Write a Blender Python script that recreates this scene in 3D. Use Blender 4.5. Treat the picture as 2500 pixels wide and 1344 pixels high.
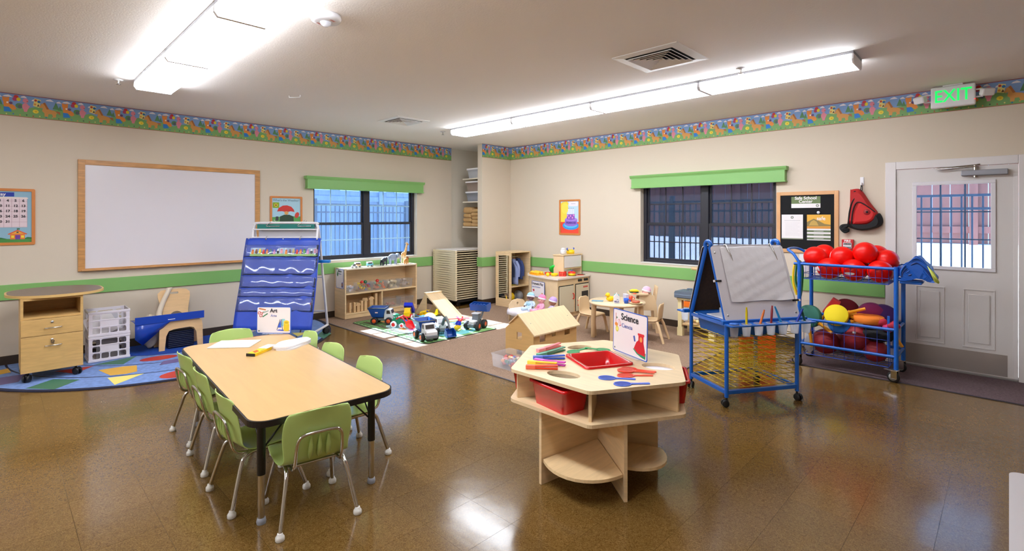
import bpy, bmesh, math, random
from mathutils import Vector as V, Matrix as M
SC = bpy.context.scene
COL = SC.collection
for _o in list(bpy.data.objects):
    bpy.data.objects.remove(_o)
random.seed(7)
PI = math.pi
# ------------------------------------------------------------------ camera
cam = bpy.data.cameras.new('camera'); cam_o = bpy.data.objects.new('camera', cam); COL.objects.link(cam_o)
cam.sensor_width = 36.0; cam.lens = 1239.2 / 2500 * 36; cam.shift_y = -0.0563
cam_o.location = (0, 0, 1.524); cam_o.rotation_euler = (PI / 2, 0, math.radians(44.396))
cam.clip_start = 0.05; cam.clip_end = 200
SC.camera = cam_o
SC.view_settings.view_transform = 'Standard'; SC.view_settings.look = 'None'
SC.view_settings.exposure = 0.11; SC.view_settings.gamma = 1.0
SC.view_settings.use_curve_mapping = False
# ------------------------------------------------------------------ sky and sun
wd = bpy.data.worlds.new('sky'); SC.world = wd; wd.use_nodes = True
bg = wd.node_tree.nodes['Background']; bg.inputs[0].default_value = (0.42, 0.66, 1.0, 1); bg.inputs[1].default_value = 3.6
sun = bpy.data.lights.new('sun', 'SUN'); sun.energy = 42; sun.angle = 0.009; sun.color = (1.0, 0.97, 0.95)
sun_o = bpy.data.objects.new('sun', sun); COL.objects.link(sun_o)
sun_o.rotation_euler = V((1.0, 0.02, -0.74)).to_track_quat('-Z', 'Y').to_euler()
LAMP = 24.0       # strength of the fluorescent lamp covers
# ------------------------------------------------------------------ materials
def lin(c):
    return tuple(((x / 255) / 12.92 if x / 255 <= 0.04045 else ((x / 255 + 0.055) / 1.055) ** 2.4) for x in c[:3]) + (1,)
MATS = {}
def mat(name, rgb, rough=0.5, metal=0.0, var=None, bump=None, coat=0.0, emit=0.0, trans=0.0, alpha=1.0, grain=None, spec=None, ior=None):
    if name in MATS: return MATS[name]
    m = bpy.data.materials.new(name); m.use_nodes = True; nt = m.node_tree; b = nt.nodes['Principled BSDF']
    c = lin(rgb)
    b.inputs['Base Color'].default_value = c; b.inputs['Roughness'].default_value = rough; b.inputs['Metallic'].default_value = metal
    if coat: b.inputs['Coat Weight'].default_value = coat; b.inputs['Coat Roughness'].default_value = 0.08
    if trans: b.inputs['Transmission Weight'].default_value = trans
    if ior: b.inputs['IOR'].default_value = ior
    if alpha < 1: b.inputs['Alpha'].default_value = alpha
    if spec is not None: b.inputs['Specular IOR Level'].default_value = spec
    if emit: b.inputs['Emission Color'].default_value = c; b.inputs['Emission Strength'].default_value = emit
    L = nt.links
    if var or grain or bump:
        tc = nt.nodes.new('ShaderNodeTexCoord')
    if var or grain:
        mp = nt.nodes.new('ShaderNodeMapping'); L.new(tc.outputs['Object'], mp.inputs[0])
        ns = nt.nodes.new('ShaderNodeTexNoise'); L.new(mp.outputs[0], ns.inputs['Vector'])
        if grain:
            mp.inputs['Scale'].default_value = grain[0]; ns.inputs['Scale'].default_value = 1.0; amt = grain[1]; ns.inputs['Detail'].default_value = 5
            ns.inputs['Distortion'].default_value = 0.6
        else:
            ns.inputs['Scale'].default_value = var[0]; amt = var[1]; ns.inputs['Detail'].default_value = 4
        rp = nt.nodes.new('ShaderNodeValToRGB'); L.new(ns.outputs['Fac'], rp.inputs[0])
        rp.color_ramp.elements[0].position = 0.3; rp.color_ramp.elements[1].position = 0.7
        rp.color_ramp.elements[0].color = tuple(max(0, x * (1 - amt)) for x in c[:3]) + (1,)
        rp.color_ramp.elements[1].color = tuple(min(1, x * (1 + amt)) for x in c[:3]) + (1,)
        L.new(rp.outputs[0], b.inputs['Base Color'])
    if bump:
        nb = nt.nodes.new('ShaderNodeTexNoise'); nb.inputs['Scale'].default_value = bump[0]; nb.inputs['Detail'].default_value = 3
        L.new(tc.outputs['Object'], nb.inputs['Vector'])
        bp = nt.nodes.new('ShaderNodeBump'); bp.inputs['Strength'].default_value = bump[1]; bp.inputs['Distance'].default_value = 0.004
        L.new(nb.outputs['Fac'], bp.inputs['Height']); L.new(bp.outputs[0], b.inputs['Normal'])
    MATS[name] = m
    return m
def sheer(name, rgb, see, rough=0.1, gloss=None, frost=0.0):
    """clear or tinted sheet: straight-through light tinted by rgb, plus a little gloss"""
    if name in MATS: return MATS[name]
    m = bpy.data.materials.new(name); m.use_nodes = True; nt = m.node_tree
    for n in list(nt.nodes): nt.nodes.remove(n)
    o = nt.nodes.new('ShaderNodeOutputMaterial'); t = nt.nodes.new('ShaderNodeBsdfTransparent'); p = nt.nodes.new('ShaderNodeBsdfPrincipled')
    mx = nt.nodes.new('ShaderNodeMixShader'); t.inputs[0].default_value = (1, 1, 1, 1) if see[1] is None else lin(see[1])
    p.inputs['Base Color'].default_value = lin(rgb); p.inputs['Roughness'].default_value = rough
    mx.inputs[0].default_value = 1 - see[0]
    nt.links.new(t.outputs[0], mx.inputs[1]); nt.links.new(p.outputs[0], mx.inputs[2]); nt.links.new(mx.outputs[0], o.inputs[0])
    if frost:
        tl = nt.nodes.new('ShaderNodeBsdfTranslucent'); tl.inputs[0].default_value = lin(rgb); m3 = nt.nodes.new('ShaderNodeMixShader'); m3.inputs[0].default_value = frost
        nt.links.new(p.outputs[0], m3.inputs[1]); nt.links.new(tl.outputs[0], m3.inputs[2]); nt.links.new(m3.outputs[0], mx.inputs[2])
    if gloss:
        gl = nt.nodes.new('ShaderNodeBsdfGlossy'); gl.inputs['Roughness'].default_value = gloss[0]; fr = nt.nodes.new('ShaderNodeFresnel'); fr.inputs['IOR'].default_value = gloss[1]
        m2 = nt.nodes.new('ShaderNodeMixShader'); nt.links.new(fr.outputs[0], m2.inputs[0]); nt.links.new(mx.outputs[0], m2.inputs[1]); nt.links.new(gl.outputs[0], m2.inputs[2]); nt.links.new(m2.outputs[0], o.inputs[0])
        if gloss[2]:
            tc = nt.nodes.new('ShaderNodeTexCoord'); nb = nt.nodes.new('ShaderNodeTexNoise'); nb.inputs['Scale'].default_value = gloss[3]; nb.inputs['Detail'].default_value = 1
            bp = nt.nodes.new('ShaderNodeBump'); bp.inputs['Strength'].default_value = gloss[2]; bp.inputs['Distance'].default_value = 0.02
            nt.links.new(tc.outputs['Object'], nb.inputs['Vector']); nt.links.new(nb.outputs['Fac'], bp.inputs['Height']); nt.links.new(bp.outputs[0], gl.inputs['Normal'])
    MATS[name] = m
    return m
PAL = {}
def flat(rgb, rough=0.55):
    k = 'print_%02x%02x%02x_%d' % (rgb[0], rgb[1], rgb[2], int(rough * 100))
    return mat(k, rgb, rough)
# woods / paints
maple = mat('maple', (228, 196, 150), 0.38, grain=((3, 3, 40), 0.10), coat=0.1)
mapleh = mat('maple_horizontal', (230, 198, 150), 0.34, grain=((40, 4, 4), 0.09), coat=0.15)
maplex = mat('maple_pale', (226, 197, 155), 0.38, grain=((4, 40, 4), 0.07), coat=0.1)
oak = mat('golden_oak', (196, 142, 84), 0.4, grain=((6, 6, 50), 0.2))
cabw = mat('cabinet_laminate', (205, 166, 104), 0.42, grain=((6, 8, 60), 0.09))
white = mat('white_plastic', (232, 230, 232), 0.35)
whitep = mat('white_paper', (238, 234, 234), 0.6)
chrome = mat('chrome', (205, 203, 200), 0.16, metal=1.0)
steel = mat('brushed_steel', (170, 168, 165), 0.32, metal=1.0)
black = mat('black_plastic', (22, 21, 22), 0.45)
bluem = mat('blue_painted_metal', (14, 98, 196), 0.3, coat=0.3)
yelm = mat('yellow_wire', (240, 204, 40), 0.4)
redp = mat('red_plastic', (205, 14, 18), 0.22, coat=0.3)
clearp = sheer('clear_plastic', (225, 230, 238), (0.72, None), 0.12)
# ------------------------------------------------------------------ mesh builder
class MB:
    def __init__(s): s.b = bmesh.new(); s.mi = 0; s.mx = None
    def _f(s, vs, faces, sm=False):
        if s.mx is not None: vs = [s.mx @ V(v) for v in vs]
        bv = [s.b.verts.new(v) for v in vs]; out = []
        for f in faces:
            try:
                q = s.b.faces.new([bv[i] for i in f]); q.material_index = s.mi; q.smooth = sm; out.append(q)
            except ValueError: pass
        return bv
    def box(s, x0, x1, y0, y1, z0, z1, bev=0.0, seg=2):
        vs = [(x, y, z) for x in (x0, x1) for y in (y0, y1) for z in (z0, z1)]
        fs = [(0, 1, 3, 2), (4, 6, 7, 5), (0, 4, 5, 1), (2, 3, 7, 6), (0, 2, 6, 4), (1, 5, 7, 3)]
        bv = s._f(vs, fs)
        if bev:
            es = {e for v in bv for e in v.link_edges}
            bmesh.ops.bevel(s.b, geom=list(es), offset=bev, segments=seg, profile=0.5, affect='EDGES', material=-1)
        return s
    def cbox(s, c, d, bev=0.0, rot=None, seg=2):
        o = s.mx; m = M.Translation(V(c))
        if rot is not None: m = m @ M.Rotation(rot[2], 4, 'Z') @ M.Rotation(rot[1], 4, 'Y') @ M.Rotation(rot[0], 4, 'X')
        s.mx = m if o is None else o @ m
        s.box(-d[0] / 2, d[0] / 2, -d[1] / 2, d[1] / 2, -d[2] / 2, d[2] / 2, bev, seg); s.mx = o
        return s
    def tube(s, pts, r, seg=8, cap=True, closed=False):
        P = [V(p) for p in pts]; n = len(P); rr = r if isinstance(r, (list, tuple)) else [r] * n
        vs = []; fs = []; up = None
        for i in range(n):
            a = P[i - 1] if (i > 0 or closed) else P[i]; b = P[(i + 1) % n] if (i < n - 1 or closed) else P[i]
            d = (b - a).normalized()
            if up is None: up = d.orthogonal().normalized()
            else: up = (up - d * up.dot(d)); up = up.normalized() if up.length > 1e-6 else d.orthogonal().normalized()
            w = d.cross(up)
            for k in range(seg):
                t = 2 * PI * k / seg
                vs.append(P[i] + (up * math.cos(t) + w * math.sin(t)) * rr[i])
        for i in range(n if closed else n - 1):
            j = (i + 1) % n
            for k in range(seg):
                l = (k + 1) % seg
                fs.append((i * seg + k, i * seg + l, j * seg + l, j * seg + k))
        s._f(vs, fs, True)
        if cap and not closed:
            s._f(vs[:seg], [tuple(range(seg - 1, -1, -1))]); s._f(vs[-seg:], [tuple(range(seg))])
        return s
    def cyl(s, p0, p1, r0, r1=None, seg=16):
        return s.tube([p0, p1], [r0, r0 if r1 is None else r1], seg)
    def lathe(s, prof, c=(0, 0, 0), seg=24, sx=1, sy=1, axis=None):
        vs = []; fs = []; n = len(prof); c = V(c)
        R = M.Identity(3) if axis is None else V(axis).to_track_quat('Z', 'Y').to_matrix()
        for r, z in prof:
            for k in range(seg):
                t = 2 * PI * k / seg
                vs.append(c + R @ V((r * math.cos(t) * sx, r * math.sin(t) * sy, z)))
        for i in range(n - 1):
            for k in range(seg):
                l = (k + 1) % seg
                fs.append((i * seg + k, i * seg + l, (i + 1) * seg + l, (i + 1) * seg + k))
        s._f(vs, fs, True)
        if prof[0][0] > 1e-5: s._f(vs[:seg], [tuple(range(seg - 1, -1, -1))])
        if prof[-1][0] > 1e-5: s._f(vs[-seg:], [tuple(range(seg))])
        return s
    def ball(s, c, r, seg=20, rings=12, sq=None):
        r = (r, r, r) if not isinstance(r, (list, tuple)) else r
        prof = [(max(1e-6, math.sin(PI * i / rings)), -math.cos(PI * i / rings)) for i in range(rings + 1)]
        o = s.mx; m = M.Translation(V(c)) @ (sq if sq is not None else M.Identity(4)) @ M.Diagonal((r[0], r[1], r[2], 1))
        s.mx = m if o is None else o @ m
        s.lathe(prof, seg=seg); s.mx = o
        return s
    def prism(s, poly, z0, z1, mx=None, holes=None):
        o = s.mx
        if mx is not None: s.mx = mx if o is None else o @ mx
        n = len(poly)
        vs = [(p[0], p[1], z0) for p in poly] + [(p[0], p[1], z1) for p in poly]
        fs = [(i, (i + 1) % n, n + (i + 1) % n, n + i) for i in range(n)]
        if not holes:
            fs += [tuple(range(n - 1, -1, -1)), tuple(range(n, 2 * n))]
            s._f(vs, fs)
        else:
            s._f(vs, fs)
            for h in holes:
                k = len(h)
                s._f([(p[0], p[1], z0) for p in h] + [(p[0], p[1], z1) for p in h], [((i + 1) % k, i, k + i, k + (i + 1) % k) for i in range(k)])
            for z in (z0, z1):
                b2 = bmesh.new(); ee = []
                for lp in [poly] + list(holes):
                    q = [b2.verts.new((p[0], p[1], 0)) for p in lp]
                    ee += [b2.edges.new((q[i], q[(i + 1) % len(q)])) for i in range(len(q))]
                bmesh.ops.triangle_fill(b2, use_beauty=True, use_dissolve=False, edges=ee)
                b2.verts.index_update()
                vv = [(v.co.x, v.co.y, z) for v in b2.verts]
                s._f(vv, [tuple(v.index for v in f.verts) for f in b2.faces]); b2.free()
        s.mx = o
        return s
    def sheet(s, rows, thick=0.0, sm=True):
        nr = len(rows); nc = len(rows[0])
        vs = [p for r in rows for p in r]
        fs = [(i * nc + j, i * nc + j + 1, (i + 1) * nc + j + 1, (i + 1) * nc + j) for i in range(nr - 1) for j in range(nc - 1)]
        s._f(vs, fs, sm)
        return s
    def at(s, mx): s.mx = mx; return s
    def m(s, i): s.mi = i; return s
def obj(name, mb, mats, parent=None, mx=None, thick=0, sub=0):
    bmesh.ops.recalc_face_normals(mb.b, faces=mb.b.faces[:])
    me = bpy.data.meshes.new(name); mb.b.to_mesh(me); mb.b.free()
    for k in (mats if isinstance(mats, (list, tuple)) else [mats]): me.materials.append(k)
    o = bpy.data.objects.new(name, me); COL.objects.link(o)
    if parent is not None: o.parent = parent
    if mx is not None: o.matrix_basis = mx
    if thick:
        md = o.modifiers.new('t', 'SOLIDIFY'); md.thickness = thick; md.offset = 0
    if sub:
        md = o.modifiers.new('s', 'SUBSURF'); md.levels = sub; md.render_levels = sub
    return o
def tag(o, label, cat, group=None):
    o['label'] = label; o['category'] = cat
    if group: o['group'] = group
    return o
def thing(name, label, cat, loc=(0, 0, 0), rz=0.0, group=None, rot=None):
    o = bpy.data.objects.new(name, None); COL.objects.link(o); o.empty_display_size = 0.1
    o.location = loc; o.rotation_euler = rot if rot else (0, 0, rz)
    return tag(o, label, cat, group)
def struct(name, mb, mats, parent=None):
    o = obj(name, mb, mats, parent)
    if parent is None: o['kind'] = 'structure'
    return o
def dup(root, label=None, loc=None, rz=None, group=None):
    r = root.copy(); COL.objects.link(r)
    if label: r['label'] = label
    if group: r['group'] = group
    if loc is not None: r.location = loc
    if rz is not None: r.rotation_euler = (0, 0, rz)
    for ch in list(root.children):
        c = ch.copy(); COL.objects.link(c); c.parent = r
        for g in list(ch.children):
            d = g.copy(); COL.objects.link(d); d.parent = c
    return r
def link(src, parent, mx, name=None):
    o = bpy.data.objects.new(name or src.name.split('.')[0], src.data); COL.objects.link(o); o.parent = parent; o.matrix_basis = mx
    return o
def T(x, y, z): return M.Translation((x, y, z))
def R(a, ax): return M.Rotation(a, 4, ax)
def text(parent, s, size, m, mx, name='lettering', align='CENTER', bold=0.0, sx=1.0):
    """flat printed words; local x to the right, local y up, facing +z"""
    cu = bpy.data.curves.new('t', 'FONT'); cu.body = s; cu.size = size; cu.align_x = align; cu.align_y = 'CENTER'; cu.extrude = 0.0002; cu.offset = bold; cu.resolution_u = 3
    cu.space_line = 0.8
    o = bpy.data.objects.new('t', cu); COL.objects.link(o)
    me = bpy.data.meshes.new_from_object(o.evaluated_get(bpy.context.evaluated_depsgraph_get()))
    bpy.data.objects.remove(o); bpy.data.curves.remove(cu)
    me.name = name; me.materials.clear(); me.materials.append(m)
    q = bpy.data.objects.new(name, me); COL.objects.link(q); q.parent = parent; q.matrix_basis = mx @ M.Diagonal((sx, 1, 1, 1))
    return q
class Print:
    """layers of flat printed colour, each a hair above the last; local x right, y up, +z towards the viewer"""
    def __init__(s): s.mb = MB(); s.ms = []; s.z = 0.0004
    def poly(s, rgb, pts):
        m = flat(rgb)
        if m not in s.ms: s.ms.append(m)
        s.mb.mi = s.ms.index(m)
        s.mb._f([(p[0], p[1], s.z) for p in pts], [tuple(range(len(pts)))]); s.z += 0.00006
        return s
    def ell(s, rgb, cx, cy, rx, ry, a=0, n=14):
        ca, sa = math.cos(a), math.sin(a)
        return s.poly(rgb, [(cx + rx * math.cos(t) * ca - ry * math.sin(t) * sa, cy + rx * math.cos(t) * sa + ry * math.sin(t) * ca) for t in [2 * PI * i / n for i in range(n)]])
    def rect(s, rgb, x0, y0, x1, y1): return s.poly(rgb, [(x0, y0), (x1, y0), (x1, y1), (x0, y1)])
    def rrect(s, rgb, x0, y0, x1, y1, r):
        return s.poly(rgb, rr(x0, y0, x1, y1, r))
    def line(s, rgb, pts, w):
        for a, b in zip(pts[:-1], pts[1:]):
            d = V((b[0] - a[0], b[1] - a[1])); n = V((-d.y, d.x)).normalized() * w / 2
            s.poly(rgb, [(a[0] - n.x, a[1] - n.y), (b[0] - n.x, b[1] - n.y), (b[0] + n.x, b[1] + n.y), (a[0] + n.x, a[1] + n.y)])
        return s
    def done(s, name, parent, mx=None): return obj(name, s.mb, s.ms, parent, mx)
def rr(x0, y0, x1, y1, r, n=5):
    out = []
    for cx, cy, a0 in ((x1 - r, y0 + r, -PI / 2), (x1 - r, y1 - r, 0), (x0 + r, y1 - r, PI / 2), (x0 + r, y0 + r, PI)):
        for i in range(n + 1):
            t = a0 + PI / 2 * i / n; out.append((cx + r * math.cos(t), cy + r * math.sin(t)))
    return out
def circ(cx, cy, rx, ry=None, n=24, a0=0, a1=2 * PI):
    ry = ry or rx; k = n if abs(a1 - a0 - 2 * PI) < 1e-6 else n - 1
    return [(cx + rx * math.cos(a0 + (a1 - a0) * i / k), cy + ry * math.sin(a0 + (a1 - a0) * i / k)) for i in range(n)]
def smooth(pts, n=6):
    P = [V(p) for p in pts]; out = []
    for i in range(len(P) - 1):
        a = P[max(0, i - 1)]; b = P[i]; c = P[i + 1]; d = P[min(len(P) - 1, i + 2)]
        for k in range(n):
            t = k / n
            out.append(0.5 * ((2 * b) + (c - a) * t + (2 * a - 5 * b + 4 * c - d) * t * t + (3 * b - a - 3 * c + d) * t ** 3))
    out.append(P[-1]); return out
# ================================================================== THE ROOM
XL, YR, XS, YS, HC = -7.406, 6.6626, -6.5606, 5.9557, 2.817
XE, YB = 2.4, -4.6
def ML(y, z=0, x=XL): return M(((0, 0, 1, x), (1, 0, 0, y), (0, 1, 0, z), (0, 0, 0, 1)))   # on the left wall: local x -> +y
def MR(x, z=0, y=YR): return M(((1, 0, 0, x), (0, 0, -1, y), (0, 1, 0, z), (0, 0, 0, 1)))    # on the right wall: local x -> +x
paint = mat('beige_wall_paint', (214, 200, 180), 0.75, bump=(180, 0.12))
alcovem = mat('alcove_wall_lighter', (222, 212, 194), 0.75, bump=(180, 0.12))  # slightly lighter tone than the other walls
ceilm = mat('ceiling_paint', (243, 236, 230), 0.85, bump=(90, 0.28))
railm = mat('green_trim_paint', (128, 180, 102), 0.45)
basem = mat('brown_rubber_base', (58, 44, 32), 0.5)
bronze = mat('dark_bronze_frame', (38, 38, 46), 0.4)
doorm = mat('door_paint', (216, 210, 206), 0.45)
casem = mat('casing_paint', (222, 216, 214), 0.45)
# floor: slab plus separate vinyl tiles
def floor_mat():
    m = mat('vinyl_tile', (112, 84, 44), 0.17); nt = m.node_tree; b = nt.nodes['Principled BSDF']; L = nt.links
    g = nt.nodes.new('ShaderNodeNewGeometry'); oi = nt.nodes.new('ShaderNodeObjectInfo')
    ad = nt.nodes.new('ShaderNodeVectorMath'); ad.operation = 'ADD'
    L.new(g.outputs['Position'], ad.inputs[0])
    cx = nt.nodes.new('ShaderNodeCombineXYZ'); ml = nt.nodes.new('ShaderNodeMath'); ml.operation = 'MULTIPLY'; ml.inputs[1].default_value = 40
    L.new(oi.outputs['Random'], ml.inputs[0]); L.new(ml.outputs[0], cx.inputs[2]); L.new(cx.outputs[0], ad.inputs[1])
    n = nt.nodes.new('ShaderNodeTexNoise'); n.inputs['Scale'].default_value = 85; n.inputs['Detail'].default_value = 3; n.inputs['Distortion'].default_value = 2.2
    L.new(ad.outputs[0], n.inputs['Vector'])
    r = nt.nodes.new('ShaderNodeValToRGB'); e = r.color_ramp.elements
    e[0].position = 0.34; e[0].color = lin((88, 62, 26)); e[1].position = 0.66; e[1].color = lin((126, 97, 52))
    k = e.new(0.5); k.color = lin((107, 79, 38))
    L.new(n.outputs['Fac'], r.inputs[0])
    hv = nt.nodes.new('ShaderNodeHueSaturation'); mr = nt.nodes.new('ShaderNodeMapRange'); mr.inputs['To Min'].default_value = 0.93; mr.inputs['To Max'].default_value = 1.07
    L.new(oi.outputs['Random'], mr.inputs['Value']); L.new(mr.outputs[0], hv.inputs['Value']); L.new(r.outputs[0], hv.inputs['Color']); L.new(hv.outputs[0], b.inputs['Base Color'])
    n2 = nt.nodes.new('ShaderNodeTexNoise'); n2.inputs['Scale'].default_value = 7; L.new(g.outputs['Position'], n2.inputs['Vector'])
    bp = nt.nodes.new('ShaderNodeBump'); bp.inputs['Strength'].default_value = 0.06; bp.inputs['Distance'].default_value = 0.02
    L.new(n2.outputs['Fac'], bp.inputs['Height']); L.new(bp.outputs[0], b.inputs['Normal'])
    b.inputs['Coat Weight'].default_value = 0.12; b.inputs['Coat Roughness'].default_value = 0.08; b.inputs['Specular IOR Level'].default_value = 0.42
    return m
vct = floor_mat()
floor = struct('floor', MB().box(XL - 0.3, XE + 0.2, YB - 0.2, YR + 0.2, -0.12, -0.003), mat('floor_joint', (70, 52, 28), 0.6))
TS = 0.3048
_t = MB(); h_ = TS / 2 - 0.0005
_t.box(-h_, h_, -h_, h_, -0.003, 0.0)
tile0 = obj('tile', _t, vct, floor)
cells = []
gx = [-0.2475 + TS * (i + 0.5) for i in range(-25, 9)]; gy = [YR - TS * (j + 0.5) + 0.02 for j in range(0, 38)]
fw = V((-math.sin(math.radians(44.396)), math.cos(math.radians(44.396)))); rt = V((fw.y, -fw.x))
rest = MB()
for x in gx:
    if x < XL - 0.1 or x > XE: continue
    for y in gy:
        if y < YB: continue
        d = fw.x * x + fw.y * y; l = rt.x * x + rt.y * y
        vis = d > 1.9 and abs(l) < d * 1.03 + 0.3
        cover = (y > 3.5 and x < -2.5) or (x < -6.2 and 0 < y < 3.3)
        cells.append((d if vis and not cover else 99 + abs(d), x, y))
cells.sort()
for i, (d, x, y) in enumerate(cells):
    if i < 300:
        o = tile0 if i == 0 else link(tile0, floor, T(x, y, 0))
        o.matrix_basis = T(x, y, 0)
    else: rest.box(x - h_, x + h_, y - h_, y + h_, -0.003, 0.0)
o = obj('tile_field', rest, vct, floor); o['kind'] = 'stuff'
struct('ceiling', MB().box(XL - 0.3, XE + 0.2, YB - 0.2, YR + 0.2, HC, HC + 0.12), ceilm)
# walls with real openings
WL = (3.335, 5.185, 0.865, 2.06); WR = (-3.875, -2.024, 0.865, 2.06); DR = (-0.87, 0.084, 0.0, 2.05)
def holed(b, a0, a1, holes, put):
    xs = [a0]
    for h in sorted(holes): xs += [h[0], h[1]]
    xs.append(a1)
    for i in range(0, len(xs), 2): put(b, xs[i], xs[i + 1], 0, HC)
    for h in holes:
        if h[2] > 0: put(b, h[0], h[1], 0, h[2])
        put(b, h[0], h[1], h[3], HC)
b = MB(); holed(b, YB, YS - 0.003, [WL], lambda b, p, q, r, s: b.box(XL - 0.18, XL, p, q, r, s))
struct('wall_left', b, paint)
struct('wall_alcove', MB().box(XL - 0.18, XL - 0.05, YS - 0.002, YR, 0, HC), alcovem)
b = MB(); holed(b, XL - 0.18, XE, [WR, DR], lambda b, p, q, r, s: b.box(p, q, YR, YR + 0.18, r, s))
struct('wall_right', b, paint)
struct('wall_partition', MB().box(XS - 0.1175, XS, YS, YR - 0.001, 0, HC, 0.004), paint)
struct('wall_rear', MB().box(XL - 0.18, XE, YB - 0.15, YB, 0, HC), paint)
struct('wall_side', MB().box(XE, XE + 0.15, YB, YR, 0, HC), paint)
# baseboards and green rails
struct('baseboard_left', MB().box(XL + 0.0005, XL + 0.012, YB, YS - 0.01, 0.0005, 0.098, 0.003), basem)
struct('baseboard_right', MB().box(XS + 0.014, -0.945, YR - 0.012, YR - 0.0005, 0.0005, 0.098, 0.003), basem)
b = MB(); b.box(XS + 0.0005, XS + 0.012, YS - 0.012, YR - 0.013, 0.0005, 0.098, 0.002); b.box(XS - 0.1175, XS + 0.0005, YS - 0.012, YS - 0.0005, 0.0005, 0.098, 0.002)
struct('baseboard_partition', b, basem)
struct('trim_1', MB().box(XL + 0.0005, XL + 0.02, YB, YS - 0.01, 0.673, 0.832, 0.003), railm)
struct('trim_2', MB().box(XS + 0.022, -0.945, YR - 0.02, YR - 0.0005, 0.673, 0.832, 0.003), railm)
b = MB(); b.box(XS + 0.0005, XS + 0.02, YS - 0.02, YR - 0.021, 0.673, 0.832, 0.002); b.box(XS - 0.1175, XS + 0.0005, YS - 0.02, YS - 0.0005, 0.673, 0.832, 0.002)
struct('trim_3', b, railm)
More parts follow.
